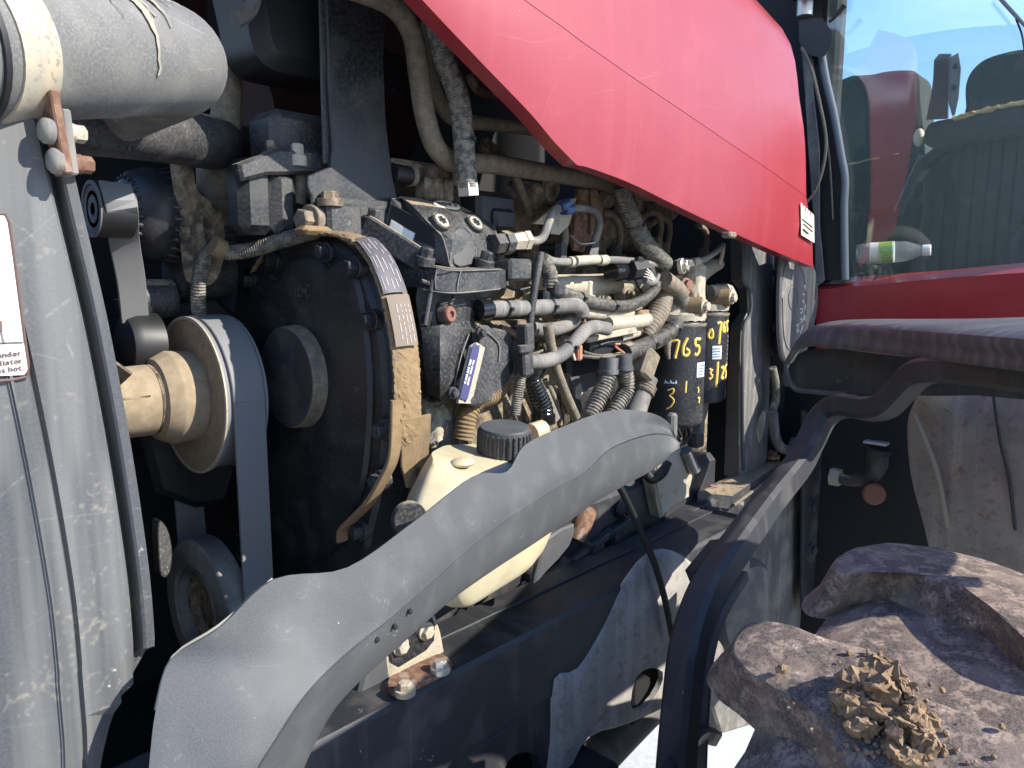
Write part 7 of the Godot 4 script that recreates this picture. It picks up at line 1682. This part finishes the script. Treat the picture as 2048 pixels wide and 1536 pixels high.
func build_loose_things() -> void:
	# bottle lying behind the windscreen
	var a := V(2.075, 1.8192, -0.687)
	var b := V(2.11, 1.826, -0.5175)
	var d := (b - a).normalized()
	var bt := thing("water_bottle", "clear plastic bottle with a green and white label lying behind the windscreen", "bottle", (a + b) / 2.0)
	var l := a.distance_to(b)
	part("bottle_body", lathe(a, d, [[0, 0.008], [0.002, 0.022], [0.012, 0.0265], [l * 0.62, 0.0265], [l * 0.70, 0.025], [l * 0.80, 0.018], [l * 0.88, 0.0125], [l * 0.9, 0.0122]], 32), M.bottle_clear, bt)
	part("bottle_label", lathe(a, d, [[l * 0.20, 0.0268], [l * 0.201, 0.0274], [l * 0.52, 0.0274], [l * 0.521, 0.0268]], 32), M.bottle_label, bt)
	part("green_band", lathe(a, d, [[l * 0.32, 0.0275], [l * 0.321, 0.0279], [l * 0.50, 0.0279], [l * 0.501, 0.0275]], 32), M.bottle_green, bt)
	part("bottle_cap", lathe(a, d, [[l * 0.89, 0.0135], [l * 0.895, 0.0142], [l * 0.99, 0.0142], [l, 0.0125]], 24), M.bottle_cap, bt)
	# dried soil on the nearest lug
	var spots := [[1745, 1375, 46, "largest"], [1700, 1420, 30, "flat"], [1800, 1400, 34, "upper"], [1762, 1440, 30, "middle"], [1722, 1462, 26, "dark"], [1690, 1395, 20, "left"], [1830, 1440, 28, "right"], [1790, 1480, 34, "lower"], [1842, 1492, 30, "outer"], [1812, 1520, 26, "lowest"], [1752, 1345, 18, "top"], [1562, 1345, 14, "lone"]]
	var places := [V(0.712, 1.3668, -0.1955), V(0.68, 1.3545, -0.2045), V(0.709, 1.3657, -0.1705), V(0.6817, 1.3552, -0.1781), V(0.6642, 1.3478, -0.1893), V(0.6907, 1.3588, -0.213), V(0.694, 1.3601, -0.1536), V(0.6681, 1.3494, -0.1622), V(0.6717, 1.351, -0.1425), V(0.6545, 1.3434, -0.1492), V(0.7307, 1.3732, -0.1985), V(0.6923, 1.3594, -0.2756)]
	for i in places.size():
		var r: float = spots[i][2] / 1475.0 * 0.86 * 0.85
		var p: Vector3 = places[i]
		var s := ball(p + V(0, r * 0.25, 0), V(r, r * 0.8, r * 0.95), 9)
		s = split(s, 1)
		rough_up(s, r * 0.95, 20.0, 40 + i)
		rough_up(s, r * 0.55, 75.0, 70 + i)
		rough_up(s, r * 0.16, 240.0, 90 + i)
		var o := part("soil_clod", s, M.soil, self, "", 25.0)
		tag(o, "%s clod of dry tan soil on the nearest tyre lug" % spots[i][3], "soil clod", "soil clods on the tyre")
	var mm := MultiMesh.new()
	mm.transform_format = MultiMesh.TRANSFORM_3D
	var cr := rough_up(ball(Vector3.ZERO, Vector3.ONE * 0.004, 4), 0.0025, 150.0, 9)
	mm.mesh = skin(cr, Vector3.ZERO, 20.0)
	mm.instance_count = 220
	for i in 220:
		var base: Vector3 = places[i % 10]
		var q := base + V(rng.randfn(0, 0.022), 0, rng.randfn(0, 0.026))
		var rad := V(q.x - 0.95, q.y - 0.70, 0).normalized()
		q = V(0.95, 0.70, q.z) + rad * 0.705
		mm.set_instance_transform(i, Transform3D(Basis(V(rng.randf(), rng.randf(), rng.randf() + 0.1).normalized(), rng.randf() * 6.0).scaled(Vector3.ONE * rng.randf_range(0.15, 0.85)), q))
	var mi := MultiMeshInstance3D.new()
	mi.name = "soil_crumbs"
	mi.multimesh = mm
	mi.material_override = M.soil
	mi.set_meta("kind", "stuff")
	mi.set_meta("label", "loose crumbs of dry soil scattered on the tyre lug")
	add_child(mi, true)

func build_shed() -> void:
	# stands in the yard behind the photographer; the photograph shows it only as the dark reflection in the windscreen
	var c := V(-14.0, 0.0, 6.0)
	var s := thing("machine_shed", "long dark shed behind the photographer, mirrored in the windscreen", "shed", c)
	part("wall", box(c + V(0, 2.7, 0), V(7.0, 5.4, 24.0), 0.02), M.shed_wall, s)
	for k in 44:
		part("wall_rib", box(c + V(3.52, 2.7, -11.75 + k * 0.547), V(0.05, 5.3, 0.06), 0.01), M.shed_wall, s)
	part("roof", loft([[c + V(-3.9, 5.35, -12.3), c + V(0, 7.0, -12.3), c + V(3.9, 5.35, -12.3)], [c + V(-3.9, 5.35, 12.3), c + V(0, 7.0, 12.3), c + V(3.9, 5.35, 12.3)]]), M.shed_roof, s)
	part("door", box(c + V(3.58, 2.0, 2.5), V(0.06, 4.0, 4.5), 0.02), M.shed_roof, s)
